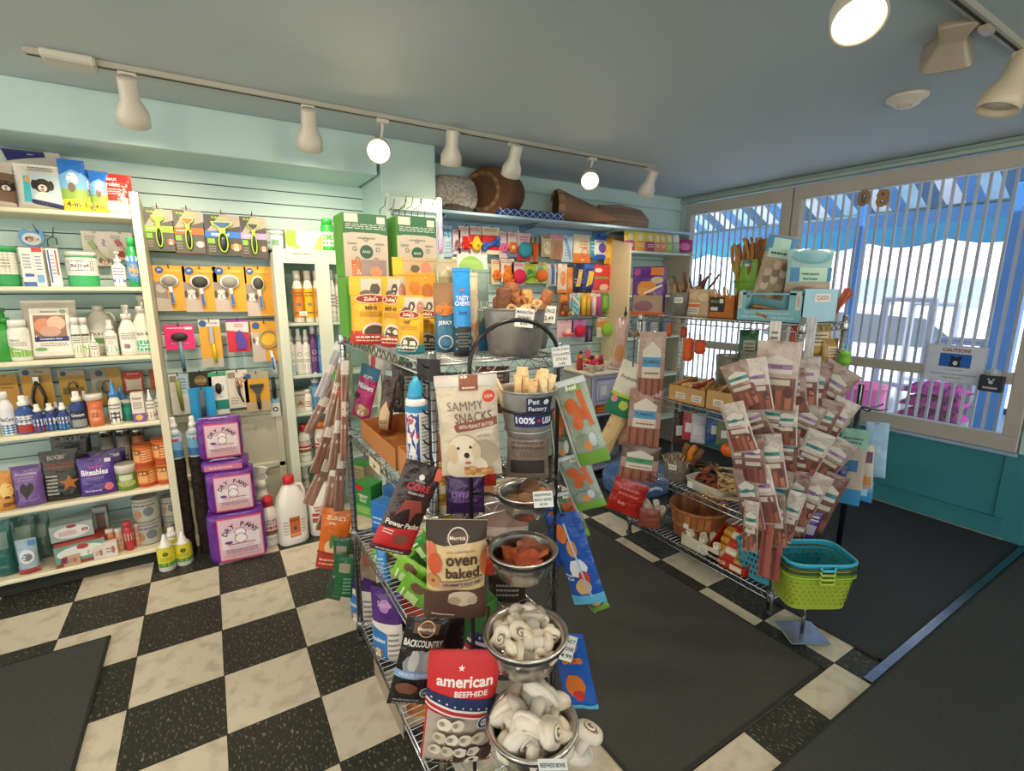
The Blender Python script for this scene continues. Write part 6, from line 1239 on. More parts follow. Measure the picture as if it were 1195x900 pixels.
hero(476, 592, 48, 112, 1.02, '3a2a2a', [('p', [(.0, .02), (1, .02), (1, .32), (.0, .25)], 'c4282c'), ('t', 'CORE', .52, .75, .075, 'd0303a', .62, .03), ('t', 'GRAIN FREE', .52, .68, .025, 'e9dcd6', .5, .01), ('e', .5, .86, .07, .03, 'e4dcd4'), ('t', 'wellness', .5, .82, .02, 'e4dcd4', .4, 0), ('p', [(.2, .4), (.3, .6), (.7, .62), (.85, .5), (.7, .48), (.6, .36), (.5, .52), (.35, .5)], '8f3c34'), ('t', 'Power Packs', .5, .33, .06, 'f0e4da', .84, .03), ('b', .6, .17, .2, .07, 8, '7c4a3c'), ('lines', .1, .2, .35, .26, 2, 'e9c9c0'), ('r', 0, 0, 1, .06, '4a2c2c'), ('r', .8, .86, .97, 1, 'd9604c'), ('lines', .1, .01, .8, .05, 1, 'cfb4ae')],
    'dark brown and red pouch hanging slanted off the rack corner', d=.03, roll=24, tilt=2, dyaw=8, seed=4)
hero(488, 772, 50, 118, 1.0, '2a2725', [('r', .2, .84, .8, .95, '6b4f3a'), ('ring', .5, .89, .2, .85, 'c9a47c'), ('t', 'Merrick', .5, .89, .04, 'e9dccb', .5), ('t', 'BACKCOUNTRY', .5, .74, .075, 'ece6dc', .9, .03), ('b', .5, .52, .4, .16, 8, '8f949a'), ('b', .35, .55, .14, .14, 3, 'c9c6c2'), ('b', .68, .56, .13, .15, 6, 'b3b0ac'), ('r', 0, .36, 1, .44, '7f9cc0'), ('t', 'FREEZE-DRIED', .45, .4, .035, 'e4ebf4', .7, .01), ('b', .35, .25, .3, .08, 5, '7c4a34'), ('c', .82, .2, .14, 'cfd2d4'), ('c', .82, .2, .11, '3b3d40'), ('t', 'USA', .82, .2, .03, 'cfd2d4', .15), ('lines', .1, .05, .7, .13, 2, '8a8680')],
    'black pouch with grey wolves below the baked treat bag', d=.03, roll=14, tilt=2, seed=6)
hero(532, 663, 70, 124, .93, 'dcc08a', [('p', [(0, .80), (.3, .77), (1, .82), (1, 1), (0, 1)], '3a2c24'), ('p', [(.32, .80), (.70, .80), (.74, .87), (.55, .91), (.34, .87)], '5c4434'), ('ring', .53, .845, .17, .88, 'd9cdbb'), ('t', 'Merrick', .53, .845, .035, 'efe6d8', .28, .02), ('t', 'oven', .60, .63, .085, '4a2f22', .52, .03), ('t', 'baked', .62, .52, .10, '4a2f22', .6, .03), ('t', 'Slow-crafted biscuits', .58, .72, .022, '6b4a34', .6, 0, 3), ('e', .10, .72, .07, .09, 'd8704c'), ('e', .16, .60, .12, .10, 'c9542f'), ('c', .14, .43, .12, 'c08a4f'), ('c', .14, .43, .03, '7c4a2c'), ('e', .95, .6, .05, .12, 'c8703c'), ('p', [(.25, .36), (.95, .40), (.95, .47), (.25, .43)], 'b3967c'), ('t', "GRAMMY'S POT PIE", .60, .415, .035, '4a3628', .6, .02, 3), ('p', [(0, .0), (1, 0), (1, .33), (.5, .36), (0, .30)], '54382a'), ('b', .62, .27, .25, .09, 7, 'c9b69c'), ('b', .5, .25, .12, .05, 12, 'a88f74'), ('b', .78, .24, .1, .05, 2, 'b9a184'), ('lines', .12, .06, .5, .09, 1, 'd9cbb8')],
    'baked biscuit bag with a dark top and cream middle hanging on the black stand', d=.055, roll=2, tilt=1, dyaw=-4, seed=8, L=.012)
hero(537, 822, 82, 150, .90, 'c92f2f', [('r', .03, .02, .97, .50, 'b9a99a'), ('r', 0, .62, 1, 1, 'cf2c2e'), ('t', 'american', .52, .78, .085, 'f2e8e2', .86, .03), ('*', .46, .88, .05, 'f2e8e2'), ('t', 'BEEFHIDE', .62, .69, .045, 'f2e8e2', .6, .03), ('p', [(0, .60), (.5, .56), (1, .50), (1, .62), (.5, .66), (0, .68)], '20305a'), ('p', [(0, .585), (.5, .545), (1, .485), (1, .505), (.5, .565), (0, .605)], 'eee4dc'), ('p', [(0, .555), (.5, .515), (1, .455), (1, .485), (.5, .545), (0, .585)], 'c02a2c'), ('p', [(0, .54), (.5, .50), (1, .44), (1, .455), (.5, .515), (0, .555)], 'eee4dc'), ('c', .84, .43, .10, 'e9e4e0'), ('c', .84, .43, .085, '26386a'), ('c', .84, .43, .055, 'e9e4e0'), ('t', '1919', .84, .43, .03, '26386a', .1, .02)]+[('*', .08+.11*i, .635-.011*i, .02, 'eee4dc') for i in range(8)]+[('p', [(0, 0), (.5, .06), (1, .02), (1, 0)], 'b8282a'), ('dog', .72, .10, .42, '6b4a36', '3b2a22', 'e6dccf'), ('lines', .05, .03, .4, .06, 1, '5c9a4c')]+[('b', .2+.17*(i % 4)+.05*(i//4), .20+.13*(i//4), .10, .06, i, ['e6d9c6', 'd9c9b2', 'efe4d3'][i % 3]) for i in range(10)]+[('e', .17+.17*(i % 4)+.05*(i//4), .21+.13*(i//4), .035, .018, 'a8947a') for i in range(10)],
    'big red beef hide bag with white bones in its window, low on the stand', d=.07, roll=6, tilt=2, seed=9, L=.014)
# pouches seen between and behind
hero(543, 577, 46, 48, 1.02, '3a2456', [('lines', .2, .3, .8, .7, 2, '6a4a90'), ('t', 'LIVER', .4, .55, .14, '8a6ab0', .5)], 'dark purple pouch behind the foot of the cream dog pouch', d=.03, seed=3)
hero(547, 655, 60, 40, 1.05, 'b33a26', [('e', .5, .6, .3, .3, 'd8b08c')], 'orange red pouch showing behind the baked biscuit bag', d=.03, seed=31)
hero(513, 750, 60, 60, 1.10, '34262a', [('r', .1, .1, .9, .4, 'b83a34')], 'dark pouch with a red foot behind the wolf bag and the red bag', d=.03, seed=33)
hero(590, 612, 55, 90, 1.10, 'b8aba0', [('r', 0, .5, 1, .8, '8f7468'), ('lines', .1, .15, .9, .4, 3, '7c6a62'), ('t', 'RAW', .5, .9, .08, 'b8402c', .5)], 'pale pouch on the near rack behind the two upper bowls', d=.04, seed=35, hanging=False, hole=False)
hero(616, 520, 50, 80, 1.10, '8a7c70', [('lines', .1, .45, .9, .9, 6, '5c524a'), ('r', .1, .1, .9, .3, '3b3634')], 'grey brown pouch with small print hanging behind the printed bucket', d=.03, seed=36)
hero(571, 520, 16, 100, 1.08, 'b32a24', [('lines', .2, .3, .8, .6, 4, 'd97c70')], 'narrow red pouch between the cream dog pouch and the bucket', d=.03, seed=37)
# blue trigger-topped can with its clip strip
c, w, h = hang(479, 503, 441, 542, 'y', 1.03); r = w/2
m = M(); m.lathe([(r*.9, 0), (r, .004), (r, h*.72), (r*.93, h*.745), (r*.8, h*.75), (0, h*.75)], 'e2e3e4', 'metal' if 0 else 'plastic', 24)
q = M(); q.lathe([(r*.80, h*.745), (r*.80, h*.80), (r*.72, h*.82), (r*.60, h*.92), (r*.36, h*.95), (r*.2, h), (0, h)], '3aa0cc', 'plastic', 20)
place('spray_can', 'white, red and blue spray can with a turquoise nozzle at the rack corner', 'spray can', [P('can_body', m), P('nozzle_cap', q), label_part(r, h*.02, h*.68, 'e4e5e4', [('r', .10, 0, .56, .84, '2a4a8f'), ('e', .30, .40, .17, .40, 'e6e3de'), ('r', .10, .42, .52, .54, 'd02c34'), ('e', .30, .74, .10, .08, 'c95a4a'), ('r', .10, .86, .9, .97, '3a8fc4'), ('lines', .62, .1, .95, .8, 11, '8d949c'), ('lines', .14, .04, .5, .1, 1, 'dfe6f2')], a=1.5)], (c.x, 1.03+r, c.z), (0, 0, -.35))
p_, w, h = hang(499, 504, 420, 545, 'y', 1.0)
m = M(); m.box(-.003, .003, 0, .002, 0, h, '141414', 'plastic', b=.0005)
for i in range(7): z = h*(i+.5)/7; m.tube([(0, 0, z), (-.008, -.008, z+.004), (-.014, -.014, z+.016)], .0022, '141414', 'plastic', 5)
place('clip_strip', 'black plastic clip strip hanging in front of the spray can', 'clip strip', one(m, 'clip_strip'), (p_.x, 1.0, p_.z), (0, 0, -.5))
# -- second tier: trays and what stands in them
KR = 'b9773f'
m = tub_box(-.175, .175, -.09, .09, .06, .003, KR, lipf=.045); q = tub_box(-.12, .12, -.085, .085, .062, .003, 'c07e46', lipf=.05)
place('cardboard_tray', 'long brown cardboard tray along the left side of the near rack', 'tray', one(tub_box(-.20, .20, -.085, .085, .075, .003, KR, lipf=.07), 'cardboard_tray'), (.53, 1.60, Z2), (0, 0, -PI/2))
place('cardboard_tray', 'brown cardboard tray at the near corner of the rack, in front of the long one', 'tray', one(tub_box(-.14, .14, -.085, .085, .085, .003, 'c4834a', lipf=.085), 'cardboard_tray'), (.53, 1.235, Z2), (0, 0, -PI/2))
def side_bag(px, py, wpx, hpx, x, col, ops, label, roll=0, tilt=0, d=.035, yaw=-62, seed=1, **kw):
    return hero(px, py, wpx, hpx, x, col, ops, label, d=d, roll=roll, tilt=tilt, yaw=yaw, ax='x', seed=seed, hanging=False, hole=False, **kw)
side_bag(427, 458, 26, 66, .53, 'b0286c', [('r', 0, .78, 1, 1, '2f6f8c'), ('t', 'Nibblers', .5, .62, .10, 'e6edf2', .8, .04), ('t', 'SOFT', .5, .80, .06, 'e9e2ea', .5, .03), ('dog', .6, .18, .55, 'd9b48c', 'a87c54', 'f0e2cc'), ('r', .05, .36, .3, .46, '2b2436')], 'pink and teal treat pouch leaning in the long cardboard tray', roll=18, yaw=-52)
side_bag(452, 470, 17, 64, .53, '4a3226', [('p', [(.15, .0), (.85, .0), (.85, .35), (.5, .55), (.15, .35)], 'cdb48c'), ('t', 'BACON', .5, .15, .07, '6b4a2c', .5, .02, 15)], 'brown pouch with a tan tag in the long cardboard tray', roll=10, yaw=-40)
side_bag(470, 452, 24, 60, .62, '2e2620', [('r', .1, .3, .9, .5, '4a3a30')], 'dark treat pouch at the back of the trays on the second tier', yaw=-30)
side_bag(407, 450, 18, 80, .70, '5a6a4e', [('c', .3, .7, .2, '7c8a6a'), ('c', .7, .4, .2, '7c8a6a')], 'olive pouch with round prints at the far end of the second tier', yaw=-70)
side_bag(440, 424, 22, 26, .66, 'd9d2c8', [('r', .2, .1, .5, .9, 'c23c4a')], 'white and red pouch hanging under the top shelf of the near rack', yaw=-50)
side_bag(462, 420, 30, 26, .66, 'cfd4c6', [('r', .3, .1, .6, .9, 'b9a99a'), ('r', .75, .0, .95, .9, '3fa04a')], 'pale box-like pouch with a green edge under the top shelf', yaw=-50)
m = M(); m.box(-.03, .03, 0, .002, 0, .05, '1f1a17', 'card'); c = at(500, 432, 'y', 1.04); place('shelf_sign', 'dark brown blank sign under the top shelf corner of the near rack', 'sign', one(m, 'shelf_sign'), c-V((0, 0, .025)), (0, 0, -.9))
# -- third tier: green and blue boxes, lime packets
def sbox(px, py, w, h, d, x, z, col, ops, label, rz=-62, lid=None, side=None):
    c = at(px, py, 'x', x); return put_box('treat_box', label, 'box', w, h, d, col, ops, (x, c.y, z), math.radians(rz), side=side, lid=lid)
TM = [('r', .0, .0, 1, .35, '5aa83c'), ('t', 'TEENY', .5, .62, .10, 'e4ecd6', .8, .03), ('t', 'TINY', .5, .48, .10, 'e4ecd6', .7, .03), ('r', .05, .78, .5, .95, 'c2342c'), ('lines', .1, .1, .9, .3, 3, 'b9d98c')]
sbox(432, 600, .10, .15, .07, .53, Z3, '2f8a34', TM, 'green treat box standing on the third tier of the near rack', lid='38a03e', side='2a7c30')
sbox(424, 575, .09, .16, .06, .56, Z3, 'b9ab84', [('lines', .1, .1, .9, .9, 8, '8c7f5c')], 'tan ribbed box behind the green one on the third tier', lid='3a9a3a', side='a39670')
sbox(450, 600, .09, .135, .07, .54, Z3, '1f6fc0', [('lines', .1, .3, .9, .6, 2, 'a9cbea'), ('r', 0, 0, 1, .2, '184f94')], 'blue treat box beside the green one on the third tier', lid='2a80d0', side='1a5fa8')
place('treat_carton', 'open green cardboard carton under the lime green packets on the third tier', 'carton', one(tub_box(-.20, .20, -.07, .07, .11, .003, '3f7a34', lipf=.07), 'treat_carton'), (.56, 1.30, Z3), (0, 0, -PI/2))
sbox(463, 585, .09, .15, .07, .62, Z3, '2468a8', [('lines', .2, .3, .8, .6, 2, 'a9cbea')], 'second blue box at the back of the third tier', lid='2f78bc')
for k, (px, py, wp, hp, x, rl, cc) in enumerate(((455, 655, 34, 50, .50, -60, '7cb83a'), (470, 640, 36, 34, .50, -65, '8fc44a'), (485, 690, 40, 40, .47, -58, '6fae34'), (478, 668, 40, 40, .47, -62, '86bf40'), (505, 610, 18, 60, .48, 20, '4fa034'), (497, 640, 28, 34, .50, -40, '3f8f34'))):
    hero(px, py, wp, hp, x, cc, [('r', .06, .3, .5, .7, 'b9d98c'), ('b', .75, .5, .18, .25, k, '6b4a34'), ('lines', .1, .75, .5, .9, 1, 'e4f0cc')], 'lime green treat packet spilling off the third tier, '+['lowest left', 'top one under the blue box', 'lowest right near the baked biscuit bag', 'middle of the heap', 'narrow one behind the slanted dark pouch', 'dark green one in the middle'][k], d=.03, roll=rl, ax='x', yaw=-50, tilt=8, hanging=True, hole=False, seed=40+k)
for k, (px, py) in enumerate(((514, 568), (520, 592), (505, 555))):
    hero(px, py, 20, 34, 1.07, 'c9a02a', [('r', .2, .3, .8, .6, 'd9d2b4'), ('lines', .2, .7, .8, .9, 2, '7c641c')], 'small mustard yellow packet hanging behind the slanted pouch, '+['middle', 'lowest', 'uppermost'][k], d=.02, roll=8, seed=50+k)
side_bag(430, 655, 24, 44, .50, 'b8a08a', [('e', .5, .6, .3, .2, 'c96a4c')], 'tan packet with a red spot lying below the green box', yaw=-55, roll=10)
side_bag(447, 660, 14, 40, .46, '3a8ccc', [('lines', .2, .2, .8, .8, 5, 'b9d9ee')], 'narrow light blue packet under the blue box', yaw=-55, roll=-8)
# -- bottom tier: purple and white bags
PW = [('r', 0, .0, 1, .55, 'd9cfc4'), ('p', [(0, .10), (.62, .05), (.62, .42), (0, .50)], '2f6fae'), ('t', 'minibites', .3, .32, .06, 'e6edf2', .5, .02), ('b', .5, .78, .2, .1, 3, 'a87ab0'), ('t', 'Stella', .5, .80, .07, 'c9a4c8', .6), ('lines', .65, .1, .95, .45, 5, '8a8078'), ('dog', .3, .14, .3, 'c9b49b', '8a6a4e', 'efe8dc')]
side_bag(424, 690, 38, 88, .48, '46246a', PW, 'purple and white bag at the far end of the bottom tier', yaw=-52, d=.06)
side_bag(452, 728, 40, 92, .48, '4c2872', PW, 'purple and white bag nearer the camera on the bottom tier', yaw=-48, d=.06)
side_bag(483, 700, 40, 80, .60, '3a2432', [('r', .1, .2, .9, .6, 'b9402c'), ('lines', .2, .7, .8, .9, 2, 'd9a48c')], 'dark red bag deeper on the bottom tier', yaw=-30, d=.05)
side_bag(487, 840, 24, 60, .50, 'cfc3b4', [('r', 0, .6, 1, 1, 'c87a3c'), ('lines', .1, .1, .9, .5, 3, '8a7a6c')], 'cream and orange bag peeking out beside the red beef hide bag', yaw=-40, d=.04)
# -- column of jerky hanging at the far left corner
JB = 'a8826e'
for k, (px, py, wp, hp, rl, col, top) in enumerate(((385, 432, 11, 70, 24, 'c9ccd4', 'dfe4ea'), (377, 470, 11, 80, 28, '9a7a6a', '3fae3c'), (392, 455, 9, 90, 16, 'b0907e', 'd9dcd8'), (383, 505, 12, 100, 22, '946a58', 'e0752c'), (394, 500, 11, 100, 12, 'a3806c', 'c23a34'), (379, 545, 13, 100, 26, 'a8826e', 'd9cfc4'), (391, 550, 13, 110, 14, 'b08c78', 'e0dccf'), (398, 540, 12, 120, 6, '8c6656', 'cfc8bd'), (402, 480, 9, 120, 4, '9c7866', 'd9d6cc'), (386, 575, 14, 90, 18, '9c7262', 'c9b8a8'))):
    hero(px, py, wp, hp, .40+.006*(k % 4), col, [('r', 0, .86, 1, 1, top), ('lines', .1, .3, .9, .4, 1, 'dcd0c4'), ('r', .15, .0, .4, .84, mixc(col, '5c2f24', .45)), ('r', .6, .0, .85, .84, mixc(col, '6b3a2c', .4)), ('r', .1, .45, .9, .6, 'd6cdc0')], 'slim bag of jerky sticks on the near rack corner, %s from the top' % ORD[k], d=.018, roll=rl, ax='x', yaw=-20+7*(k % 5), seed=60+k, hole=False, mat='cello')
hero(390, 629, 34, 76, .38, 'cf6a24', [('r', 0, 0, 1, .26, 'a8341c'), ('t', "ZUKE'S", .5, .86, .07, 'f0d9b8', .7, .02), ('t', 'jerky', .4, .77, .05, 'f0d9b8', .4), ('e', .42, .38, .2, .12, 'd9b48c'), ('e', .45, .48, .08, .12, '4f7a34'), ('lines', .1, .06, .9, .2, 2, 'e9a48c'), ('r', 0, .26, 1, .30, '8f2a1a')], 'orange jerky bag hanging lowest at the far left corner of the near rack', d=.03, roll=10, ax='x', yaw=-25, seed=71)
for k, (px, py, wp, hp, rl) in enumerate(((399, 650, 20, 50, 4), (402, 672, 22, 56, 8), (393, 678, 18, 50, 16))):
    hero(px, py, wp, hp, .385, ['24583a', '1f5a36', '2a4a34'][k], [('r', .2, .6, .8, .8, '8c8470'), ('lines', .5, .1, .9, .5, 5, '6f9a7c')], 'dark green pouch under the orange jerky bag, '+['upper', 'right', 'left'][k]+' one', d=.02, roll=rl, ax='x', yaw=-30, seed=80+k)
# -- long bags fanned out on the right of the stand
LB = lambda a='c9622a': [('r', 0, 0, 1, .16, '6fa03a'), ('e', .4, .70, .2, .09, a), ('e', .55, .60, .2, .08, a), ('e', .45, .50, .16, .07, a), ('p', [(.62, .88), (.8, .88), (.9, .45), (.78, .45)], a), ('r', .5, .86, .8, .95, '8aae5a'), ('b', .5, .28, .3, .1, 4, '8c9a88'), ('e', .55, .24, .12, .06, 'd98a4c'), ('e', .72, .3, .1, .08, 'b9c4cc'), ('p', [(.04, .0), (.10, .0), (.10, .97), (.04, .97)], 'b9c4be'), ('r', 0, .93, 1, 1, 'c3d0d4'), ('t', 'Beef', .55, .90, .05, 'eef2f2', .5, .02)]
for k, (px, py, wp, hp, y, rl, base, lab) in enumerate(((678, 492, 40, 106, .93, -19, '93a394', 'glossy grey green bag with orange treats, uppermost on the right side of the stand'), (655, 500, 22, 100, 1.0, -6, '5f6e54', 'darker green bag behind the uppermost glossy one'),
    (678, 562, 38, 70, .95, -22, '8a9a90', 'second glossy grey green bag, below the uppermost on the right side of the stand'), (668, 600, 24, 60, 1.0, -20, '6a7860', 'third grey green bag, its foot showing beside the blue bag'),
    (690, 690, 22, 50, 1.0, -32, '5f6e50', 'green-footed bag poking out below the big blue bag'))):
    hero(px, py, wp, hp, y, base, LB(), lab, d=.03, roll=rl, tilt=3, seed=90+k, dyaw=-8)
BB = [('r', 0, 0, 1, .12, '5fb4dc'), ('e', .3, .80, .16, .10, 'd8702c'), ('e', .5, .64, .15, .09, 'd98a3c'), ('b', .5, .42, .3, .12, 3, 'dfe4e8'), ('e', .6, .32, .16, .08, 'c93a34'), ('b', .5, .22, .25, .1, 8, 'd9b07c'), ('t', 'Thick', .2, .36, .03, 'eef3f8', .3), ('t', 'Cut', .2, .32, .03, 'eef3f8', .3), ('p', [(.62, .1), (.67, .1), (.5, .9), (.44, .9)], 'a9cbe6')]
hero(673, 652, 40, 118, .96, '2458b0', BB, 'big glossy blue treat bag hanging on the right side of the stand', d=.03, roll=-18, tilt=3, seed=96, dyaw=-8)
hero(648, 620, 18, 90, 1.03, '1f4a94', [('e', .5, .7, .3, .1, 'd8702c')], 'narrow blue bag behind the big blue one', d=.02, roll=-12, seed=97)
hero(670, 783, 40, 100, .93, '2a62bc', [('t', 'crispy', .5, .84, .09, 'e07a28', .8, .05), ('t', 'bite', .55, .70, .12, 'e07a28', .8, .05), ('b', .5, .34, .32, .2, 4, 'd9742c'), ('b', .55, .22, .2, .1, 6, 'c93a34'), ('r', 0, 0, 1, .07, '5fb4dc')], 'blue bag with orange lettering beside the bowl of small bones', d=.03, roll=-12, tilt=3, seed=98, dyaw=-8)
hero(636, 745, 14, 40, 1.0, '4a4a48', [('lines', .2, .3, .8, .8, 3, '8a8a84')], 'dark pouch behind the bowl of small bones on its right', d=.02, roll=-10, seed=99)
card(634, 583, 23, 20, BOWL[0][3]-.115, 'white price card clipped to the rim of the patty bowl', ['PADDYWACK', 'BULLY BITES', '$2.49'], -6)
card(663, 757, 15, 34, BOWL[2][3]-.03, 'white price card on the right rim of the small bone bowl', ['KNOT', 'BONE', '4.99'], 12)
card(645, 893, 34, 16, BOWL[3][3]-.12, 'price card at the bottom edge under the largest bowl', ['BEEFHIDE BONE'], -8)
# -- bucket and bowls: contents
m = bucket(br*.70, br*1.0, 60*depth(bk)/FPX*.95, 'b3b3b0', 'galv', n=36); H_ = 60*depth(bk)/FPX*.95
m.lathe([(br*.80, H_*.13), (br*.815, H_*.15), (br*.80, H_*.17)], 'a3a3a0', 'galv', 36, cap=False)
t = M(); S = lambda u, v: V(((br*.70+br*.28*(.30+.62*v)+.002)*math.sin((u-.42)*2.1), -(br*.70+br*.28*(.30+.62*v)+.002)*math.cos((u-.42)*2.1), H_*(.26+.66*v)))
art(t, S, 2.1*br*.85, H_*.66, [('r', .40, .52, .86, .98, '252c4a'), ('t', 'Pet', .52, .86, .17, 'dfe2ea', .2, .02), ('t', 'Factory', .60, .62, .17, 'dfe2ea', .42, .02), ('c', .73, .84, .05, 'dfe2ea'), ('r', .18, .05, .96, .48, '252c5e'), ('t', '100%', .38, .27, .22, 'eceef4', .34, .03), ('t', 'USA', .80, .25, .22, 'eceef4', .22, .03), ('*', .62, .27, .05, 'c23a3c')], off=.0008)
place('treat_bucket', 'tin bucket lettered in white on navy, holding rolled chews, on the black stand', 'bucket', [P('bucket_body', m), P('sticker', t)], (bk.x, bk.y, bk.z-H_), (0, 0, facing(bk)))
rd = random.Random(9)
for k in range(11):
    a = k*2.4; rr = br*.62*math.sqrt((k+.5)/11); m = hide_roll(.10, .0115, mixc('dfc79c', 'c9a874', rd.random()), k)
    placeM('rawhide_roll', 'cream rawhide roll standing in the lettered tin bucket', 'chew', one(m, 'rawhide_roll'), aim((bk.x+rr*math.cos(a), bk.y+rr*math.sin(a), bk.z-.055-.02*rd.random()), (.5*math.cos(a)*rd.random()+rd.uniform(-.2, .3), .5*math.sin(a)*rd.random(), 1)), 'rawhide rolls in the lettered tin bucket')
(c1, r1), (c2_, r2), (c3, r3), (c4, r4) = BW
for k in range(6):
    a = k*1.3+.4; r = r1*.36; m = M(); n = 18
    m.lathe([(0, 0), (r*.9, .001), (r, .005), (r*.9, .010), (r*.5, .009), (0, .0095)], mixc('8c6a4c', '6b4a34', rd.random()), 'chew', n)
    placeM('jerky_patty', 'round brown jerky patty heaped in the topmost bowl', 'treat', one(m, 'jerky_patty'), aim((c1.x+r1*.38*math.cos(a)*(k > 0), c1.y+r1*.34*math.sin(a)*(k > 0), c1.z-.030+.006*k), (rd.uniform(-.5, .5), rd.uniform(-.6, .1), 1)), 'jerky patties in the topmost bowl')
for k in range(5):
    a = k*1.5+.3; m = M(); r = r2*.36
    S = lambda u, v, k=k: V((r*1.3*(u-.5)*2, r*(v-.5)*2*(1-.5*(2*u-1)**2), .012*math.sin(4*u+k)*math.cos(3*v)+.008*noise.noise(V((u*5, v*5, k*2.)))))
    m.surf(S, 10, 8, ['b0562c', 'c2622f', '8c3f24', 'a84a28', '9c5a3c'][k], 'chew'); m.surf(lambda u, v: S(u, v)+V((0, 0, -.006)), 10, 8, '8c3f24', 'chew', flip=True)
    placeM('ear_chew', 'curled reddish brown ear chew in the second bowl', 'chew', one(m, 'ear_chew'), aim((c2_.x+r2*.34*math.cos(a), c2_.y+r2*.3*math.sin(a), c2_.z-.034+.006*k), (rd.uniform(-.4, .4), rd.uniform(-.6, .0), 1), a), 'ear chews in the second bowl')
def bones(c, r, n, L, rb, label, grp, band, layers):
    k = 0
    for ly, (cnt, rad, dz) in enumerate(layers):
        for i in range(cnt):
            a = 2*PI*i/cnt+ly*.7+rd.uniform(-.2, .2); yaw = a+PI/2+rd.uniform(-.7, .7)
            ps = knot_bone(L*rd.uniform(.9, 1.1), rb, ['e6dcc8', 'dccfb8', 'cfc3b0', 'e9e0cf'][k % 4], k, band if k % 2 == 0 else None)
            Mx = Matrix.Translation((c.x+rad*math.cos(a), c.y+rad*math.sin(a), c.z+dz)) @ Matrix.Rotation(yaw, 4, 'Z') @ Matrix.Rotation(rd.uniform(-.5, .5), 4, 'Y') @ Matrix.Rotation(rd.random()*6, 4, 'X')
            placeM('rawhide_bone', label, 'bone', ps, Mx, grp); k += 1
bones(c3, r3, 14, r3*.72, r3*.19, 'small white knotted rawhide bone piled in the third bowl', 'small knotted bones in the third bowl', 'c9c4b8', [(6, r3*.50, -.018), (6, r3*.46, .004), (3, r3*.18, .020)])
bones(c4, r4, 12, r4*1.02, r4*.27, 'large white knotted rawhide bone piled in the biggest bowl', 'large knotted bones in the biggest bowl', 'b9b4a8', [(5, r4*.42, -.03), (5, r4*.42, .012), (2, r4*.16, .045)])
m_ = at(681, 868, 'y', .86); placeM('rawhide_bone', 'single large rawhide bone leaning outside the biggest bowl at its right', 'bone', knot_bone(.13, .026, 'e0d6c4', 77), Matrix.Translation(m_) @ Matrix.Rotation(facing(m_), 4, 'Z') @ Matrix.Rotation(-1.25, 4, 'Y'))
# the wrapped flag-coloured bag behind the third bowl
hero(563, 757, 44, 36, .99, '26386a', [('r', 0, .3, 1, .45, 'e9e4e0'), ('r', 0, .45, 1, .6, 'c9302c'), ('r', 0, .7, 1, .8, 'e9e4e0')]+[('*', .1+.2*i, .9, .04, 'e9e4e0') for i in range(5)], 'navy bag with white and red stripes tucked behind the bone bowl', d=.03, roll=20, seed=101)
for k, (px, py, wp, hp, col, x, nm) in enumerate(((500, 460, 30, 56, '3a2c2c', .66, 'dark brown'), (528, 462, 34, 56, '2c3a44', .72, 'slate blue'), (575, 455, 40, 56, '5a3a34', .76, 'maroon'), (480, 545, 26, 46, '28382c', .6, 'bottle green'), (508, 660, 40, 60, '4a3040', .62, 'plum'), (545, 715, 50, 60, '2f3a30', .72, 'moss green'), (592, 700, 44, 66, '3c2c28', .74, 'chestnut'), (590, 790, 50, 60, '34302c', .72, 'charcoal'), (480, 455, 24, 50, '3a3a30', .62, 'khaki black'), (530, 590, 30, 50, '3a2c40', .7, 'aubergine'))):
    hero(px, py, wp, hp, x, col, [('r', .15, .2, .85, .5, mixc(col, 'b9a890', .4)), ('lines', .2, .6, .8, .85, 3, 'a39a8c')], nm+' pouch deep inside the near rack', d=.03, ax='x', hole=False, seed=k)
# ================================================================== HIGH SHELF, TOY WALL, DRESSER
ZS = 2.0055
def at_s(px, py, y): return at(px, py, 'y', y)
# fleece bed
c, w, h = stand(506, 560, 203, 'y', 3.15, ZS, 243); m = M()
def S(u, v):
    a, b_ = 2*PI*u, PI*(v-.5); n = 1+.10*noise.noise(V((math.cos(a)*2.5, math.sin(a)*2.5, v*5)))+.05*noise.noise(V((math.cos(a)*9, math.sin(a)*9, v*18)))
    return V((w/2*math.copysign(abs(math.cos(a)*math.cos(b_))**.7, math.cos(a))*n, .12*math.copysign(abs(math.sin(a)*math.cos(b_))**.7, math.sin(a))*n, h/2+h/2*math.copysign(abs(math.sin(b_))**.7, math.sin(b_))*min(n, 1)))
m.surf(S, 60, 30, lambda u, v: 'b9b3a8' if int(u*97+v*61) % 3 else 'a29b92', 'fleece')
q = M(); q.lathe([(.43, 0), (.46, .02), (.44, .05)], '5a564f', 'fleece', 24, sx=w, sy=.25)
place('pet_bed', 'curly grey fleece pet bed at the left end of the high shelf', 'pet bed', [P('cushion', m), P('base', q)], (c.x, 3.23, ZS))
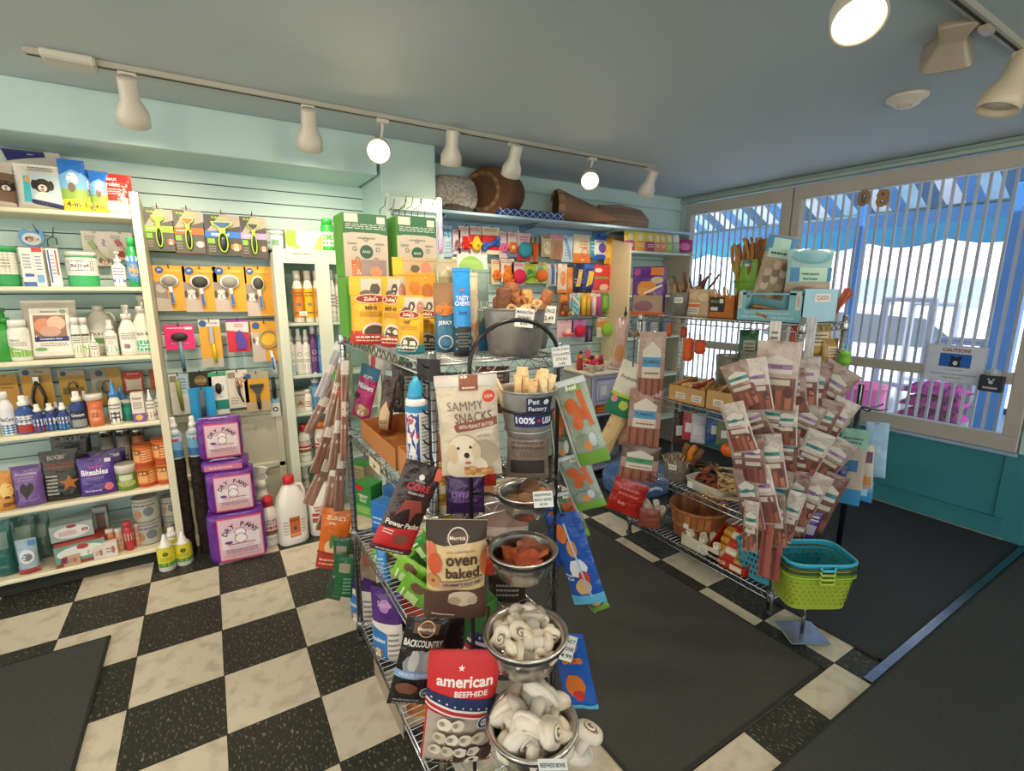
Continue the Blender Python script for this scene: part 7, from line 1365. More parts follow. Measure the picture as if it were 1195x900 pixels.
# brown round bed on its edge with a plaid rim
c, w, h = stand(552, 609, 196, 'y', 3.22, ZS, 243); h = min(h, .34)
m = M(); m.lathe([(0, -.16), (.86, -.16), (.98, -.12), (1, .06), (.97, .09), (.9, .10)], '6b4a35', 'matte', 36, T=Matrix.Translation((0, 0, h/2)) @ Matrix.Diagonal((w/2, 1, h/2, 1)) @ Matrix.Rotation(PI/2, 4, 'X'))
q = M(); q.T = Matrix.Translation((-w*.10, -.07, h/2)) @ Matrix.Diagonal((w*.42, 1, h*.46, 1))
for i in range(28):
    a0, a1 = 2*PI*i/28, 2*PI*(i+1)/28; cc = '8c6c4c' if i % 2 else 'a9875f'
    q.add([(.98*math.cos(a0), 0, .98*math.sin(a0)), (.98*math.cos(a1), 0, .98*math.sin(a1)), (.80*math.cos(a1), -.055, .80*math.sin(a1)), (.80*math.cos(a0), -.055, .80*math.sin(a0)), (.66*math.cos(a1), -.02, .66*math.sin(a1)), (.66*math.cos(a0), -.02, .66*math.sin(a0))], [(0, 1, 2, 3), (3, 2, 4, 5)], cc, 'matte')
q2 = M(); q2.T = q.T; q2.lathe([(0, .01), (.66, .01)], '4f4030', 'fleece', 28, T=Matrix.Rotation(PI/2, 4, 'X'))
place('pet_bed', 'brown round pet bed with a striped rim, set on its edge against the ceiling', 'pet bed', [P('bolster', m), P('rim', q), P('cushion', q2)], (c.x-.02, 3.25, ZS), (0, 0, -1.0))
# lattice pillow
c, w, h = stand(584, 660, 240, 'y', 3.10, ZS, 252); h = .055
m = M(); m.box(-w/2, w/2, -.0, .24, 0, h, '2c4a86', 'matte', b=.015); n = 9
for i in range(n):
    for s in (0, 1):
        x0, x1 = -w/2+w*i/n+.004, -w/2+w*(i+1)/n-.004; z0, z1 = (.006, h-.006) if s else (h-.006, .006)
        m.tube([(x0, -.0006, z0), (x1, -.0006, z1)], .0022, 'd5dbe6', 'matte', 4)
place('cushion', 'flat navy cushion with a white lattice pattern on the high shelf', 'cushion', one(m, 'cushion'), (c.x, 3.10, ZS), (0, 0, -.0))
# cave bed: a sagging cone of brown cloth
c, w, h = stand(648, 722, 222, 'y', 3.16, ZS, 262); m = M(); L = w
def S(u, v):
    a = 2*PI*u; r = (1-v)**.75; sag = 1-.25*max(0, math.sin(a))*v
    return V((-L*.28+L*.80*v, .13*r*math.cos(a), .012+h*.48+h*.48*r*math.sin(a)*sag-h*.34*v))
m.surf(S, 32, 16, '8a6a56', 'matte', flip=True)
q = M(); q.surf(lambda u, v: V((-L*.28-.05*v, (.13+.01*math.sin(PI*v))*math.cos(2*PI*u), .012+h*.48+(h*.48+.008*math.sin(PI*v))*math.sin(2*PI*u))), 32, 4, lambda u, v: 'a5846a' if int(u*32) % 3 else '8a6b54', 'matte')
q2 = M(); q2.surf(lambda u, v: V((-L*.33+.12*(1-v)**2, .12*v*math.cos(2*PI*u), .012+h*.48+h*.45*v*math.sin(2*PI*u)+.012*noise.noise(V((u*9, v*4, 0))))), 28, 8, '54432e', 'fleece', flip=True)
place('pet_bed', 'brown cone-shaped cave bed lying on the high shelf under a lit lamp', 'pet bed', [P('cover', m), P('rim', q), P('lining', q2)], (c.x, 3.22, ZS), (0, 0, -.35))
c, w, h = stand(708, 757, 240, 'y', 3.18, ZS, 265); h = min(h, .17)
m = M(); m.surf(lambda u, v: V(((u-.5)*w, -.05*math.sin(PI*v)-.10*(1-v), .004+h*v+.02*math.sin(PI*u)*v)), 16, 10, lambda u, v: '9c8474' if int(v*10) % 2 else '8f7869', 'matte'); m.surf(lambda u, v: V(((u-.5)*w, -.05*math.sin(PI*v)-.10*(1-v)+.04, .004+h*v+.02*math.sin(PI*u)*v)), 16, 10, '85705f', 'matte', flip=True)
m.tube([(-w/2, -.08, .004), (-w/2, -.09, h*.5), (-w/2, -.0, h), (0, 0, h+.02), (w/2, 0, h), (w/2, -.09, h*.5), (w/2, -.08, .004)], .018, '8f7869', 'matte', 8)
place('pet_mat', 'tan ribbed pet mat propped at the right end of the high shelf', 'pet mat', one(m, 'pet_mat'), (c.x+.03, 3.31, ZS))
# -- toys and packs pegged on the wall
YT = 3.33
def toy(kind, m, w, h, c1, c2, rd):
    z = h*.38; r = min(w*.46, h*.36)
    def ball(x, y, zz, rr, cc, mat='matte', sq=1):
        m.lathe([(0, -rr), (rr*.5, -rr*.87), (rr*.87, -rr*.5), (rr, 0), (rr*.87, rr*.5), (rr*.5, rr*.87), (0, rr)], cc, mat, 10, T=Matrix.Translation((x, y, zz)) @ Matrix.Diagonal((1, .7, sq, 1)))
    if kind == 'ball': ball(0, -.02, z, r, c1)
    elif kind == 'flower':
        for i in range(6): ball(r*.6*math.cos(i*PI/3), -.015, z+r*.6*math.sin(i*PI/3), r*.42, c1)
        ball(0, -.02, z, r*.4, c2)
    elif kind == 'plush':
        ball(0, -.02, z-.2*r, r*.75, c1, 'fleece', 1.2); ball(0, -.025, z+r*.7, r*.5, c1, 'fleece'); ball(-r*.4, -.02, z+r*1.1, r*.2, c2, 'fleece'); ball(r*.4, -.02, z+r*1.1, r*.2, c2, 'fleece'); ball(-r*.6, -.03, z-r*.7, r*.3, c2, 'fleece'); ball(r*.6, -.03, z-r*.7, r*.3, c2, 'fleece')
    elif kind == 'bone':
        m.tube([(-r*.7, -.015, z-r*.3), (r*.7, -.015, z+r*.3)], r*.26, c1, 'rubber', 8); [ball(sx*r*.8+sx*0, -.015, z+sx*r*.3+d, r*.3, c1, 'rubber') for sx in (-1, 1) for d in (-r*.22, r*.22)]
    elif kind == 'avocado': ball(0, -.018, z-r*.2, r*.8, c1, 'matte', 1.15); ball(0, -.018, z+r*.55, r*.5, c1); ball(0, -.034, z-r*.3, r*.4, c2); [ball(sx*r*.9, -.015, z, r*.18, c1) for sx in (-1, 1)]
    elif kind == 'rope':
        for i in range(3): m.tube([(w*.3*math.sin(j*.9+i*2), -.012+.006*math.cos(j*.9+i*2), h*.05+h*.8*j/8) for j in range(9)], w*.13, (c1, c2, 'e6e0d4')[i], 'fleece', 6)
    elif kind == 'dish': m.lathe([(0, 0), (r*.9, 0), (r*1.15, r*.5), (r*1.1, r*.5), (r*.8, .01), (0, .01)], c1, 'plastic', 16, T=Matrix.Translation((0, -.045, z*.3)) @ Matrix.Diagonal((1, .6, 1, 1))); ball(0, -.045, z*.3+r*.6, r*.6, c2)
    elif kind == 'tube': m.tube([(-w*.22, -.012, h*.05), (-w*.22, -.012, h*.85)], w*.2, c1, 'plastic', 8); m.tube([(w*.22, -.012, h*.05), (w*.22, -.012, h*.85)], w*.2, c2, 'plastic', 8)
    elif kind == 'carrot': m.tube([(0, -.015, h*.05), (0, -.015, h*.4), (0, -.015, h*.75)], [w*.1, w*.3, w*.36], c1, 'matte', 10); m.tube([(0, -.015, h*.75), (w*.1, -.015, h*.95)], w*.1, c2, 'matte', 6)
PEG = M(); PEG.tube([(0, YB-YT-.004, 0), (0, -.03, 0), (0, -.038, .012)], .002, '8f9598', 'metal', 4); PEGM = PEG.mesh('peg_hook')
def peg(x0, x1, yt, yb, bg, ops, label, tk=None, c1=None, c2=None, cat=None, y=None, pouch=False):
    Y = (y or YT); c, w, h = hang(x0, x1, yt, yb, 'y', Y); w *= 1.12
    if pouch: ps = [P('pouch', pouch_mesh(w, h, .035, bg, ops, True, 'film', x0, N=(8, 10), L=.04))]
    else: ps = [P('header_card', hang_card(w, h, bg, ops, hole=False))]
    if tk: q = M(); toy(tk, q, w, h, c1, c2, random.Random(x0)); ps.append(P('toy', q))
    ps.append(['peg_hook', PEGM, [], None])
    o = place('treat_pouch' if pouch else ('pet_toy' if tk else 'toy_pack'), label, cat or ('treat pouch' if pouch else 'pet toy'), ps, (c.x, Y, c.z))
    for ch in o.children:
        if ch.name.startswith('peg_hook'): ch.location = (0, 0, h*.97)
TXT = ('lines', .15, .82, .85, .95, 2, 'b0505a')
for a in (
 (529, 537, 268, 297, 'd6c4d0', [TXT], 'lilac and brown plush toy at the left end of the top toy row', 'plush', '9c6a5c', 'a9a0d0'),
 (536, 548, 264, 297, 'e6d6d0', [TXT], 'red plush toy on a white header card, second in the top toy row', 'plush', 'c9302e', 'd9584c'),
 (548, 562, 264, 297, 'e2cfc8', [TXT, ('r', 0, .2, 1, .7, 'cf2f2c')], 'yellow avocado-shaped toy on a red and white card', 'avocado', 'e9c93a', 'b8842c'),
 (563, 582, 265, 297, 'e6dcc4', [TXT, ('r', 0, .15, 1, .7, 'cc2b28')], 'blue curled dog-bone toy on a red card, top toy row', 'bone', '2f62b8', '2f62b8'),
 (583, 592, 270, 301, 'dcc9cc', [TXT], 'pink flower toy in the top toy row', 'flower', 'e070a8', 'd94f8c'),
 (592, 603, 271, 300, 'e2cfc8', [TXT, ('r', 0, 0, 1, .3, '7c8ab0')], 'orange flower toy with a cream centre in the top toy row', 'flower', 'e8743a', 'efd9a0'),
 (604, 619, 272, 304, 'e6c4c8', [('r', 0, 0, 1, .5, 'd23a44'), ('lines', .2, .7, .8, .9, 2, 'c07a86')], 'teal fish toy on a pink and red card', 'ball', '3f9fb4', 'e0a0b0'),
 (619, 628, 276, 308, 'a9a4a0', [TXT], 'orange carrot toy at the right of the red cards', 'carrot', 'e0642c', '5f9a3c'),
 (574, 584, 303, 332, 'e0c89c', [TXT], 'orange flower-shaped chew at the left end of the second toy row', 'flower', 'dd7a2c', 'c9602a'),
 (584, 599, 302, 333, 'e6dccf', [TXT, ('r', 0, 0, 1, .12, '4fa8b8')], 'orange gingerbread toy on a white card, second toy row', 'plush', 'e08038', 'd96a2c'),
 (598, 612, 306, 333, 'dfc6c9', [TXT], 'crimson and blue ball toy in the second toy row', 'ball', 'd4305a', '3a52a8'),
 (613, 624, 306, 331, 'a8c43c', [TXT, ('c', .5, .5, .3, '3f8a3c')], 'lime green toy card, left of a pair in the second row', 'bone', '6fa83a', '3f7a34'),
 (625, 637, 306, 331, 'b4cc6a', [TXT, ('c', .5, .6, .3, '4fb0b8')], 'pale green toy card with an orange ball, right of the lime one', 'ball', 'e2743a', 'e2743a'),
 (651, 668, 374, 394, 'd9bcc4', [TXT], 'pink dish toy with a cream ball in the lowest toy row', 'dish', 'e0506a', 'ecd2b4'),
 (668, 683, 373, 394, 'a87ab8', [TXT], 'red ring toy on a mauve card in the lowest toy row', 'ball', 'c92a4c', 'a04a90'),
 (698, 717, 370, 393, 'd9d0c0', [TXT, ('r', .0, .5, 1, .8, 'e08a3a')], 'orange mesh pack with a green ball beside the cream panel', 'ball', '8cc04a', 'b08ac0'),
 (665, 676, 342, 369, 'c9e0e0', [('r', 0, 0, 1, .3, '3fb0a4'), TXT], 'turquoise rope toy pack in the third toy row', 'rope', '7fc4d8', '9ad0cc'),
 (677, 688, 342, 369, 'd9b04a', [('r', 0, 0, 1, .35, 'c03a7c')], 'yellow twin tube toys with pink feet in the third toy row', 'tube', 'd9b83a', 'cfa030'),
 (689, 700, 342, 369, 'e6d6cf', [('r', 0, 0, 1, .35, 'c83a90')], 'white and magenta twin tube toys, third toy row', 'tube', 'd9c4c8', 'c03a88'),
 (652, 664, 343, 370, '9a6a50', [('r', .2, .6, .8, .95, 'e08a3c')], 'brown and orange plush toy at the left of the third row', 'plush', '7c5a48', 'e08040')):
    peg(*a)
for a in (
 (511, 516, 250, 296, 'c9a4c4', [('r', 0, .5, 1, .8, 'b04a6c'), ('r', 0, .1, 1, .35, '7c4ab0')], 'tall pink and purple pack on the end panel edge', 2.90),
 (517, 527, 263, 300, 'b9d4e4', [('r', 0, .6, 1, .9, '4a9ac8'), ('lines', .2, .1, .8, .5, 4, '8aa0b0')], 'pale blue pack, first on the toy wall', None),
 (517, 526, 302, 330, 'a9cfc4', [('r', .2, .3, .8, .8, '5fb090')], 'mint green pack below the pale blue one', None),
 (632, 643, 274, 300, 'c8b490', [('e', .5, .4, .35, .3, 'e0d2b4'), ('lines', .2, .8, .8, .95, 1, '8a6a4a')], 'tan chew card, first right of the toys in the top row', None),
 (643, 657, 273, 303, 'b08a68', [('r', 0, .75, 1, 1, 'd99aa4'), ('b', .5, .4, .4, .3, 3, '9a7450')], 'brown chew bag with a pink header in the top row', None),
 (656, 668, 275, 306, 'c4d6e6', [('p', [(.1, .9), (.6, .1), (.8, .1), (.4, .9)], '6aa4d4'), ('lines', .2, .2, .8, .5, 3, '8a9aac')], 'white and sky blue pouch in the top row', None),
 (670, 688, 274, 307, 'dccfb4', [('r', 0, 0, 1, .34, 'dd7a34'), ('ring', .6, .36, .2, .85, 'b8562a'), ('lines', .3, .5, .8, .8, 3, 'c9905c')], 'cream and orange pouch with a ring mark in the top row', None),
 (688, 693, 276, 301, '3a9aac', [('lines', .2, .3, .8, .8, 3, 'a9d6dc')], 'narrow turquoise pouch between the cream and the blue ones', None),
 (693, 707, 273, 303, 'dfe3e6', [('r', 0, .75, 1, 1, '2a5ab8'), ('r', 0, 0, 1, .2, '2a5ab8'), ('e', .6, .45, .3, .2, '6a4aa0'), ('lines', .2, .65, .8, .75, 1, '3a4a7c')], 'white and royal blue pouch in the top row', None),
 (706, 712, 278, 308, 'dd9a2c', [('r', .2, .2, .8, .8, 'e9c25a')], 'narrow amber pouch left of the yellow one', None),
 (712, 724, 277, 309, 'e6b62c', [('b', .6, .4, .3, .3, 3, 'e9dfc8'), ('r', 0, .85, 1, 1, 'dd8a24')], 'bright yellow pouch beside the cream side panel', None),
 (638, 649, 308, 334, 'c4c0b4', [('p', [(.4, .1), (.7, .1), (.7, .95), (.4, .95)], '3a5fa8')], 'white and blue stick pack in the second row', None),
 (651, 661, 308, 342, 'e2d4c0', [('b', .5, .5, .35, .3, 6, 'd98a4a'), ('r', 0, 0, 1, .12, 'dd8a34')], 'white pack with orange spots in the second row', None),
 (661, 668, 312, 343, 'd8842c', [('r', .2, .2, .8, .6, 'e0a45c')], 'narrow orange pouch left of the navy packs', None),
 (669, 680, 308, 341, '2a2c50', [('p', [(.2, .2), (.6, .2), (.9, .8), (.5, .8)], 'd9c04a'), ('lines', .1, .3, .9, .5, 2, 'b090b8')], 'navy and yellow pack, left one of the navy pair', None),
 (681, 693, 307, 338, '2f3f8c', [('p', [(.2, .1), (.7, .2), (.9, .7), (.4, .7)], 'e0c440'), ('r', .1, .8, .9, .95, '3a62b8')], 'royal blue and yellow pack, right one of the navy pair', None),
 (692, 711, 309, 342, 'cc3a36', [('e', .3, .8, .2, .08, 'e9dcd4'), ('r', .1, .5, .9, .58, '7a9a4c'), ('b', .6, .2, .3, .14, 3, 'e2b8a4'), ('r', 0, 0, 1, .1, 'd99a84')], 'red treat pouch with a white dog head mark in the second row', None),
 (713, 724, 311, 340, '4f6f78', [('r', .6, .1, .9, .9, '8fa9b0'), ('r', 0, .8, 1, 1, '5fa0a8')], 'dark teal pack beside the cream panel', None),
 (702, 709, 341, 364, '5f9a3c', [('r', .2, .2, .8, .8, '86b45c')], 'narrow green pouch in the third row', None),
 (709, 724, 340, 365, 'd6d2a4', [('r', 0, 0, 1, .35, 'e0803a'), ('r', 0, 0, .12, 1, '4f9a3c'), ('r', .88, 0, 1, 1, '4f9a3c'), ('lines', .25, .6, .8, .85, 2, '5a7a3a')], 'green and orange pouch at the right end of the third row', None),
 (683, 691, 380, 399, '3a3244', [('r', .3, .1, .6, .9, '7c5a90')], 'dark purple pack above the dresser', None),
 (528, 541, 300, 330, 'bcc6b4', [('c', .5, .6, .3, '8ab06a')], 'pale green pack seen between the tan pouch and toys', None)):
    peg(a[0], a[1], a[2], a[3], a[4], a[5], a[6], pouch=True, y=a[7])
p_, w, h = hang(728, 733, 357, 377, 'x', 3.055); m = M(); m.flat([(w*x, h*y) for x, y in [(-.3, 0), (0, .3), (-.2, .5), (-.5, .55), (-.1, .7), (-.05, 1), (.15, .95), (.2, .7), (.5, .5), (.2, .35), (.3, .1), (.1, 0), (.05, .25)]], -.003, 0, '5c3c2e', 'card', T=Matrix(((0, 0, 1, 0), (1, 0, 0, 0), (0, 1, 0, 0), (0, 0, 0, 1)))); place('cutout', 'small brown cat-like cutout stuck on the cream side panel', 'decoration', one(m, 'cutout'), p_)
# -- dresser top and shelves
ZD = .8735
c = at(688, 424, 'z', ZD); cb_ = V((2.56, 2.92, ZD)); m = M(); m.lathe([(0, 0), (.045, 0), (.05, .01), (.085, .045), (.09, .052), (.085, .052), (.05, .014), (0, .012)], 'd9d6d0', 'plastic', 28)
place('toy_bowl', 'white bowl heaped with small bright toys on the dresser', 'bowl', one(m, 'toy_bowl'), cb_)
rd = random.Random(6); pal = ['d6404a', 'e07a3c', 'd94f8c', '6a4a9c', 'e6b84a', '8a3a34', 'c9b49c', 'e05a5a', '3f3a44']
for k in range(26):
    a = k*2.4; r = .075*math.sqrt((k % 13+.5)/13); m = M(); rr = .014+.008*rd.random(); cc = pal[k % 9]
    m.lathe([(0, -rr), (rr*.8, -rr*.6), (rr, 0), (rr*.8, rr*.6), (0, rr)], cc, 'fleece', 10); m.lathe([(0, 0), (rr*.4, rr*.2), (0, rr*.5)], pal[(k+3) % 9], 'fleece', 8, T=Matrix.Translation((rr*.6, -rr*.3, rr*.8)))
    placeM('small_toy', 'small bright toy heaped in the white bowl on the dresser', 'pet toy', one(m, 'small_toy'), aim((cb_.x+r*math.cos(a), cb_.y+r*math.sin(a), ZD+.045+(.03 if k >= 13 else 0)+.035*(1-r/.075)), (rd.uniform(-1, 1), rd.uniform(-1, 1), 1)), 'small toys in the dresser bowl')
for k, (x, y, cc, hh, lab) in enumerate(((2.47, 2.84, 'b3a48c', .06, 'small beige figure at the left corner of the dresser'), (2.68, 2.98, '6a3a4c', .09, 'dark red cup of toys behind the plate on the dresser'), (2.46, 2.98, '9c3a34', .10, 'dark red plush toy behind the beige figure on the dresser'), (2.62, 3.08, 'd94f7c', .15, 'pink standing toy at the back of the dresser'), (2.54, 3.08, 'd6603c', .12, 'orange standing toy at the back of the dresser'))):
    m = M(); m.lathe([(0, 0), (.022, 0), (.028, hh*.3), (.018, hh*.6), (.024, hh*.8), (0, hh)], cc, 'matte', 14); q = M(); q.lathe([(0, 0), (.016, .01), (0, .03)], pal[(k*2) % 9], 'fleece', 10, T=Matrix.Translation((.006, -.006, hh*.9))); place('figurine', lab, 'figurine', [P('body', m), P('top_piece', q)], (x, y, ZD))
m = M(); m.lathe([(0, 0), (.05, 0), (.075, .010), (.07, .012), (0, .006)], 'c9ccc8', 'plastic', 24); place('plate', 'pale plate right of the toy bowl on the dresser', 'plate', one(m, 'plate'), (2.76, 2.88, ZD))
for k, (dx, cc) in enumerate(((-.02, 'e08a9c'), (.025, 'e6cfb4'))):
    m = M(); m.lathe([(0, 0), (.018, .002), (.02, .014), (.01, .024), (0, .026)], cc, 'matte', 12); place('biscuit', ['pink iced biscuit on the dresser plate', 'cream biscuit on the dresser plate'][k], 'biscuit', one(m, 'biscuit'), (2.76+dx, 2.88, ZD+.0125))
put_box('tent_card', 'cream card with a brown arch at the back right of the dresser', 'card', .09, .06, .01, 'ddcfbc', [('e', .5, .1, .3, .45, '5a3c2c')], (2.84, 3.02, ZD))
for k in range(3):
    m = M(); m.lathe([(0, .004), (.08, .004), (.098, .0), (.10, .006), (.096, .016), (.08, .020), (0, .022)], 'e2711c', 'plastic', 28)
    place('flying_disc', 'orange flying disc in the stack on the dresser shelf, '+['lowest', 'middle', 'top'][k]+' one', 'flying disc', one(m, 'flying_disc'), (2.62, 2.92, .546+.0225*k))
m = M(); m.lathe([(0, 0), (.22, 0), (.26, .03), (.27, .13), (.25, .16), (.21, .13), (.19, .06), (0, .05)], '5f7fb0', 'fleece', 36, sy=.8); m2 = M(); m2.tube([(-.1+.05*i, -.212, .08+.015*(i % 2)) for i in range(5)], .012, 'dfe4ea', 'fleece', 6)
place('pet_bed', 'blue pet bed with white squiggles on the floor beside the dresser', 'pet bed', [P('bolster', m), P('trim_cord', m2)], (2.66, 2.50, 0.001), (0, 0, -.4))
m = M(); m.lathe([(0, 0), (.14, 0), (.18, .03), (.18, .10), (.15, .12), (.11, .08), (0, .05)], '7d8288', 'fleece', 30, sy=.8); place('pet_bed', 'grey folded pet bed inside the lowest dresser shelf', 'pet bed', one(m, 'pet_bed'), (2.72, 3.0, .101))
# -- corner unit goods
ZK_ = KS[0]+.001
for k, (x0, x1, yt, c1_, c2x) in enumerate(((732, 744, 268, 'd9c85a', 'a84a7c'), (744, 756, 269, 'e2cf6a', 'e09a2c'), (756, 767, 270, 'd6c460', '9a3a6c'), (767, 773, 271, 'dcc87a', 'cf7c5c'), (773, 780, 271, 'd6bc7a', 'd8806c'), (780, 788, 271, 'ccc47c', '9ab45c'), (789, 796, 269, 'd9dcd8', '9ab4a4'))):
    c, w, h = stand(x0, x1, yt, 'y', 3.14, ZK_, 291); bag('treat_pouch', 'small %s pouch on the corner shelf, %s from the left' % (['yellow and plum', 'yellow and orange', 'yellow and dark pink', 'narrow sand and coral', 'sand and salmon', 'khaki and green', 'white and grey green'][k], ORD[k]), 'treat pouch', w*1.05, h, .04, c1_, [('r', 0, 0, 1, .5, c2x), ('b', .5, .68, .3, .2, k, mixc(c1_, 'f0ead0', .5)), ('lines', .2, .2, .8, .4, 2, 'efe6d4')], (c.x, 3.17, ZK_), 0, -3, 0, seed=k)
c, w, h = stand(799, 815, 279, 'y', 3.16, ZK_, 292); bag('treat_pouch', 'magenta pouch at the window end of the corner shelf', 'treat pouch', w, h, .06, 'a8246a', [('b', .5, .5, .35, .3, 3, 'd978ac')], (c.x-.03, 3.22, ZK_), -.3, -6)
m = M(); rd = random.Random(2)
for i in range(60):
    a, b_ = rd.random()*6.28, rd.random()*1.5; d = V((math.cos(a)*math.cos(b_), math.sin(a)*math.cos(b_), math.sin(b_))); m.tube([d*.02, d*.075, d*.11+V((0, 0, -.02))], [.004, .003, .001], ['6fae3a', '8cc84a', '5a9a34'][i % 3], 'fleece', 4)
place('grass_toy', 'tufty bright green plush on the corner unit behind the stick buckets', 'pet toy', one(m, 'grass_toy'), (3.38, 3.2, KS[1]+.03))
for k, (x, cc, lab) in enumerate(((3.2, 'c9a88a', 'tan pair of plush legs beside the green tuft'), (3.28, 'e2cfd0', 'white and pink pack beside the tan plush'), (3.6, '6a5aa0', 'violet pack on the corner unit seen past the stick buckets'), (3.7, '9c8a74', 'brown pack on the corner unit by the window'))):
    bag('treat_pouch', lab, 'treat pouch', .09, .14, .04, cc, [('lines', .2, .3, .8, .8, 3, mixc(cc, '403030', .4))], (x, 3.2, KS[1]+.001), 0, -3, seed=k+5)
    bag('treat_pouch', ['teal', 'white', 'grey', 'blue'][k]+' pouch on the middle board of the corner unit', 'treat pouch', .11, .15, .05, ['2f6f74', 'c9cfd0', '8c9094', '4a6a9c'][k], [('lines', .2, .3, .8, .8, 3, 'a9b4b4')], (3.18+.17*k, 3.2, KS[2]+.001), 0, -3, seed=k+15)
# ================================================================== THE FAR RACK
Y1, Y2, Y3, Y4 = 1.355+D, .895+D, .43+D, .10+D
FX = 2.13                                        # plane just inside the long side of the far rack
def R2(x0, x1, yt, yb, X, zs):
    """(base point, width, height) of a thing on a tier, its face in the plane x = X"""
    return stand(x0, x1, yt, 'x', X, zs, yb)
SN = -PI/2
def bin_(x0, x1, yt, yb, X, zs, label, col, cat='bucket', name='bucket', taper=.8, mat='galv', depth_=None, tag=None):
    c, w, h = R2(x0, x1, yt, yb, X, zs); r = w/2*.92; m = bucket(r*taper, r, h, col, mat, n=24); ps = [P('bucket_body', m)]
    if tag: q = M(); q.box(-.022, .022, -r-.003, -r-.0015, h*.55, h*.55+.03, 'e2e0d6', 'card', b=0); art(q, lambda u, v: V(((u-.5)*.044, -r-.003, h*.55+v*.03)), .044, .03, [('lines', .1, .2, .9, .8, 3, '55564f')], off=.0004); ps.append(P('price_tag', q))
    cc = V((X+r+.004, c.y, zs)); place(name, label, cat, ps, cc, (0, 0, SN+.35)); return cc, r, h
def sticks(cc, r, h, n, L, rr, cols, label, grp, cat='chew stick', spread=.35, dz=0, name='chew_stick', mat='chew', flat=False, rise=.35):
    ms = [stick(L, rr, cols[k % len(cols)], k, mat, .03) for k in range(min(n, 5))]; ms = [q.mesh(name) for q in ms]
    for k in range(n):
        a = k*2.4; q = r*.62*math.sqrt((k+.5)/n)
        placeM(name, label, cat, [[None, ms[k % len(ms)], [], None]], aim((cc.x+q*math.cos(a), cc.y+q*math.sin(a), cc.z+h*.25+dz+random.uniform(0, L*.12)), (spread*math.cos(a)*q/r*1.6, spread*math.sin(a)*q/r*1.6, 1), a), grp)
# -- top tier
hero(757, 340, 40, 57, FX+.01, '5c2a80', [('r', .06, .0, .94, .42, 'a58c74'), ('r', .55, .82, .92, .97, 'd97a2c'), ('e', .15, .88, .1, .07, 'b04a8c'), ('e', .75, .72, .18, .07, 'c9b49c'), ('b', .45, .58, .34, .14, 3, 'dd8a34'), ('b', .35, .5, .2, .1, 6, 'e09a48'), ('p', [(.4, .44), (.9, .6), (.9, .64), (.4, .48)], 'efe6d4'), ('b', .4, .2, .3, .12, 8, '8a5c6c'), ('r', 0, 0, 1, .08, 'd9642c')], 'purple and orange treat bag at the far left of the top tier', d=.05, ax='x', yaw=-62, hanging=False, hole=False)
cc, r, h = bin_(772, 800, 341, 374, FX, Y1, 'small galvanised bucket with pale chews at the left of the top tier', '8f8d88', tag=True)
sticks(cc, r, h, 4, .13, .011, ['c9a078', 'b98c64'], 'pale tan chew standing in the left bucket of the top tier', 'tan chews, left bucket')
cc, r, h = bin_(785, 812, 338, 372, 2.25, Y1, 'second galvanised bucket with dark sticks behind the first on the top tier', '7c7a76')
sticks(cc, r, h, 9, .19, .0075, ['6b4432', '8a5c40', '7a4c38', '5c3a2e'], 'dark brown chew stick fanned out of the second bucket on the top tier', 'dark sticks, second bucket', spread=.7)
for k, (px, py) in enumerate(((808, 345), (816, 338), (800, 350))):
    c = at(px, py+4, 'x', 2.32); m = M(); m.lathe([(0, 0), (.022, .0), (.016, .014), (.013, .02), (.02, .028), (.0, .04)], 'e0782a', 'rubber', 12); placeM('rubber_toy', 'small orange rubber toy among the sticks on the top tier, %s' % ['middle', 'right', 'left'][k], 'pet toy', one(m, 'rubber_toy'), aim(c, (.2*k-.2, -.3, 1)))
c = at(822, 335, 'x', 2.40); m = M(); m.tube([(.014*math.cos(a), 0, .10+.026*math.sin(a)) for a in [2*PI*i/12 for i in range(12)]], .004, 'a9acb4', 'metal', 6, closed=True); m.tube([(0, 0, 0), (0, 0, .074)], .004, 'a9acb4', 'metal', 6); placeM('loop_tool', 'steel loop tool sticking up beside the dark sticks', 'tool', one(m, 'loop_tool'), aim((c.x, c.y, Y1+.02), (.15, -.3, 1)))
c, w, h = R2(797, 826, 346, 372, FX, Y1); bag('treat_bag', 'clear bag of pale chips with a cream label on the top tier', 'treat bag', w, h*1.35, .05, 'c4a888', [('r', .1, .1, .62, .5, 'dcd6c8'), ('r', .1, .34, .62, .46, 'd9683c'), ('lines', .14, .14, .58, .3, 2, '5a5650'), ('b', .7, .7, .25, .16, 2, 'd9c4a4'), ('b', .3, .75, .25, .15, 5, 'cbb490')], (FX+.03, c.y, Y1), SN, -4)
def tray(x0, x1, yt, yb, X, zs, dp, label, col, mat='wood', cards=(), name='tray', cat='tray', sl=None):
    c, w, h = R2(x0, x1, yt, yb, X, zs); m = tub_box(-w/2, w/2, 0, dp, h, .005, col, mat, lipf=sl and h*sl); ps = [P('tray_body', m)]
    for i, (u, ls) in enumerate(cards):
        q = M(); q.box(-w/2+w*u-.03, -w/2+w*u+.03, -.003, -.001, h*.25, h*.25+.034, 'e6e3da', 'card', b=0); art(q, lambda a, b_: V((-w/2+w*u-.03+.06*a, -.003, h*.25+.034*b_)), .06, .034, [('t', ls, .5, .65, .28, '3c3a36', .8, .01), ('lines', .15, .12, .85, .42, 1, '6a6862')], off=.0003); ps.append(P('price_card', q))
    place(name, label, cat, ps, (X, c.y, zs), (0, 0, SN)); return V((X, c.y, zs)), w, h
c, w, h = tray(826, 857, 345, 373, FX, Y1, .15, 'orange wooden box with a black sign on the top tier', 'b86a2c', name='wooden_box', cat='box', sl=None)
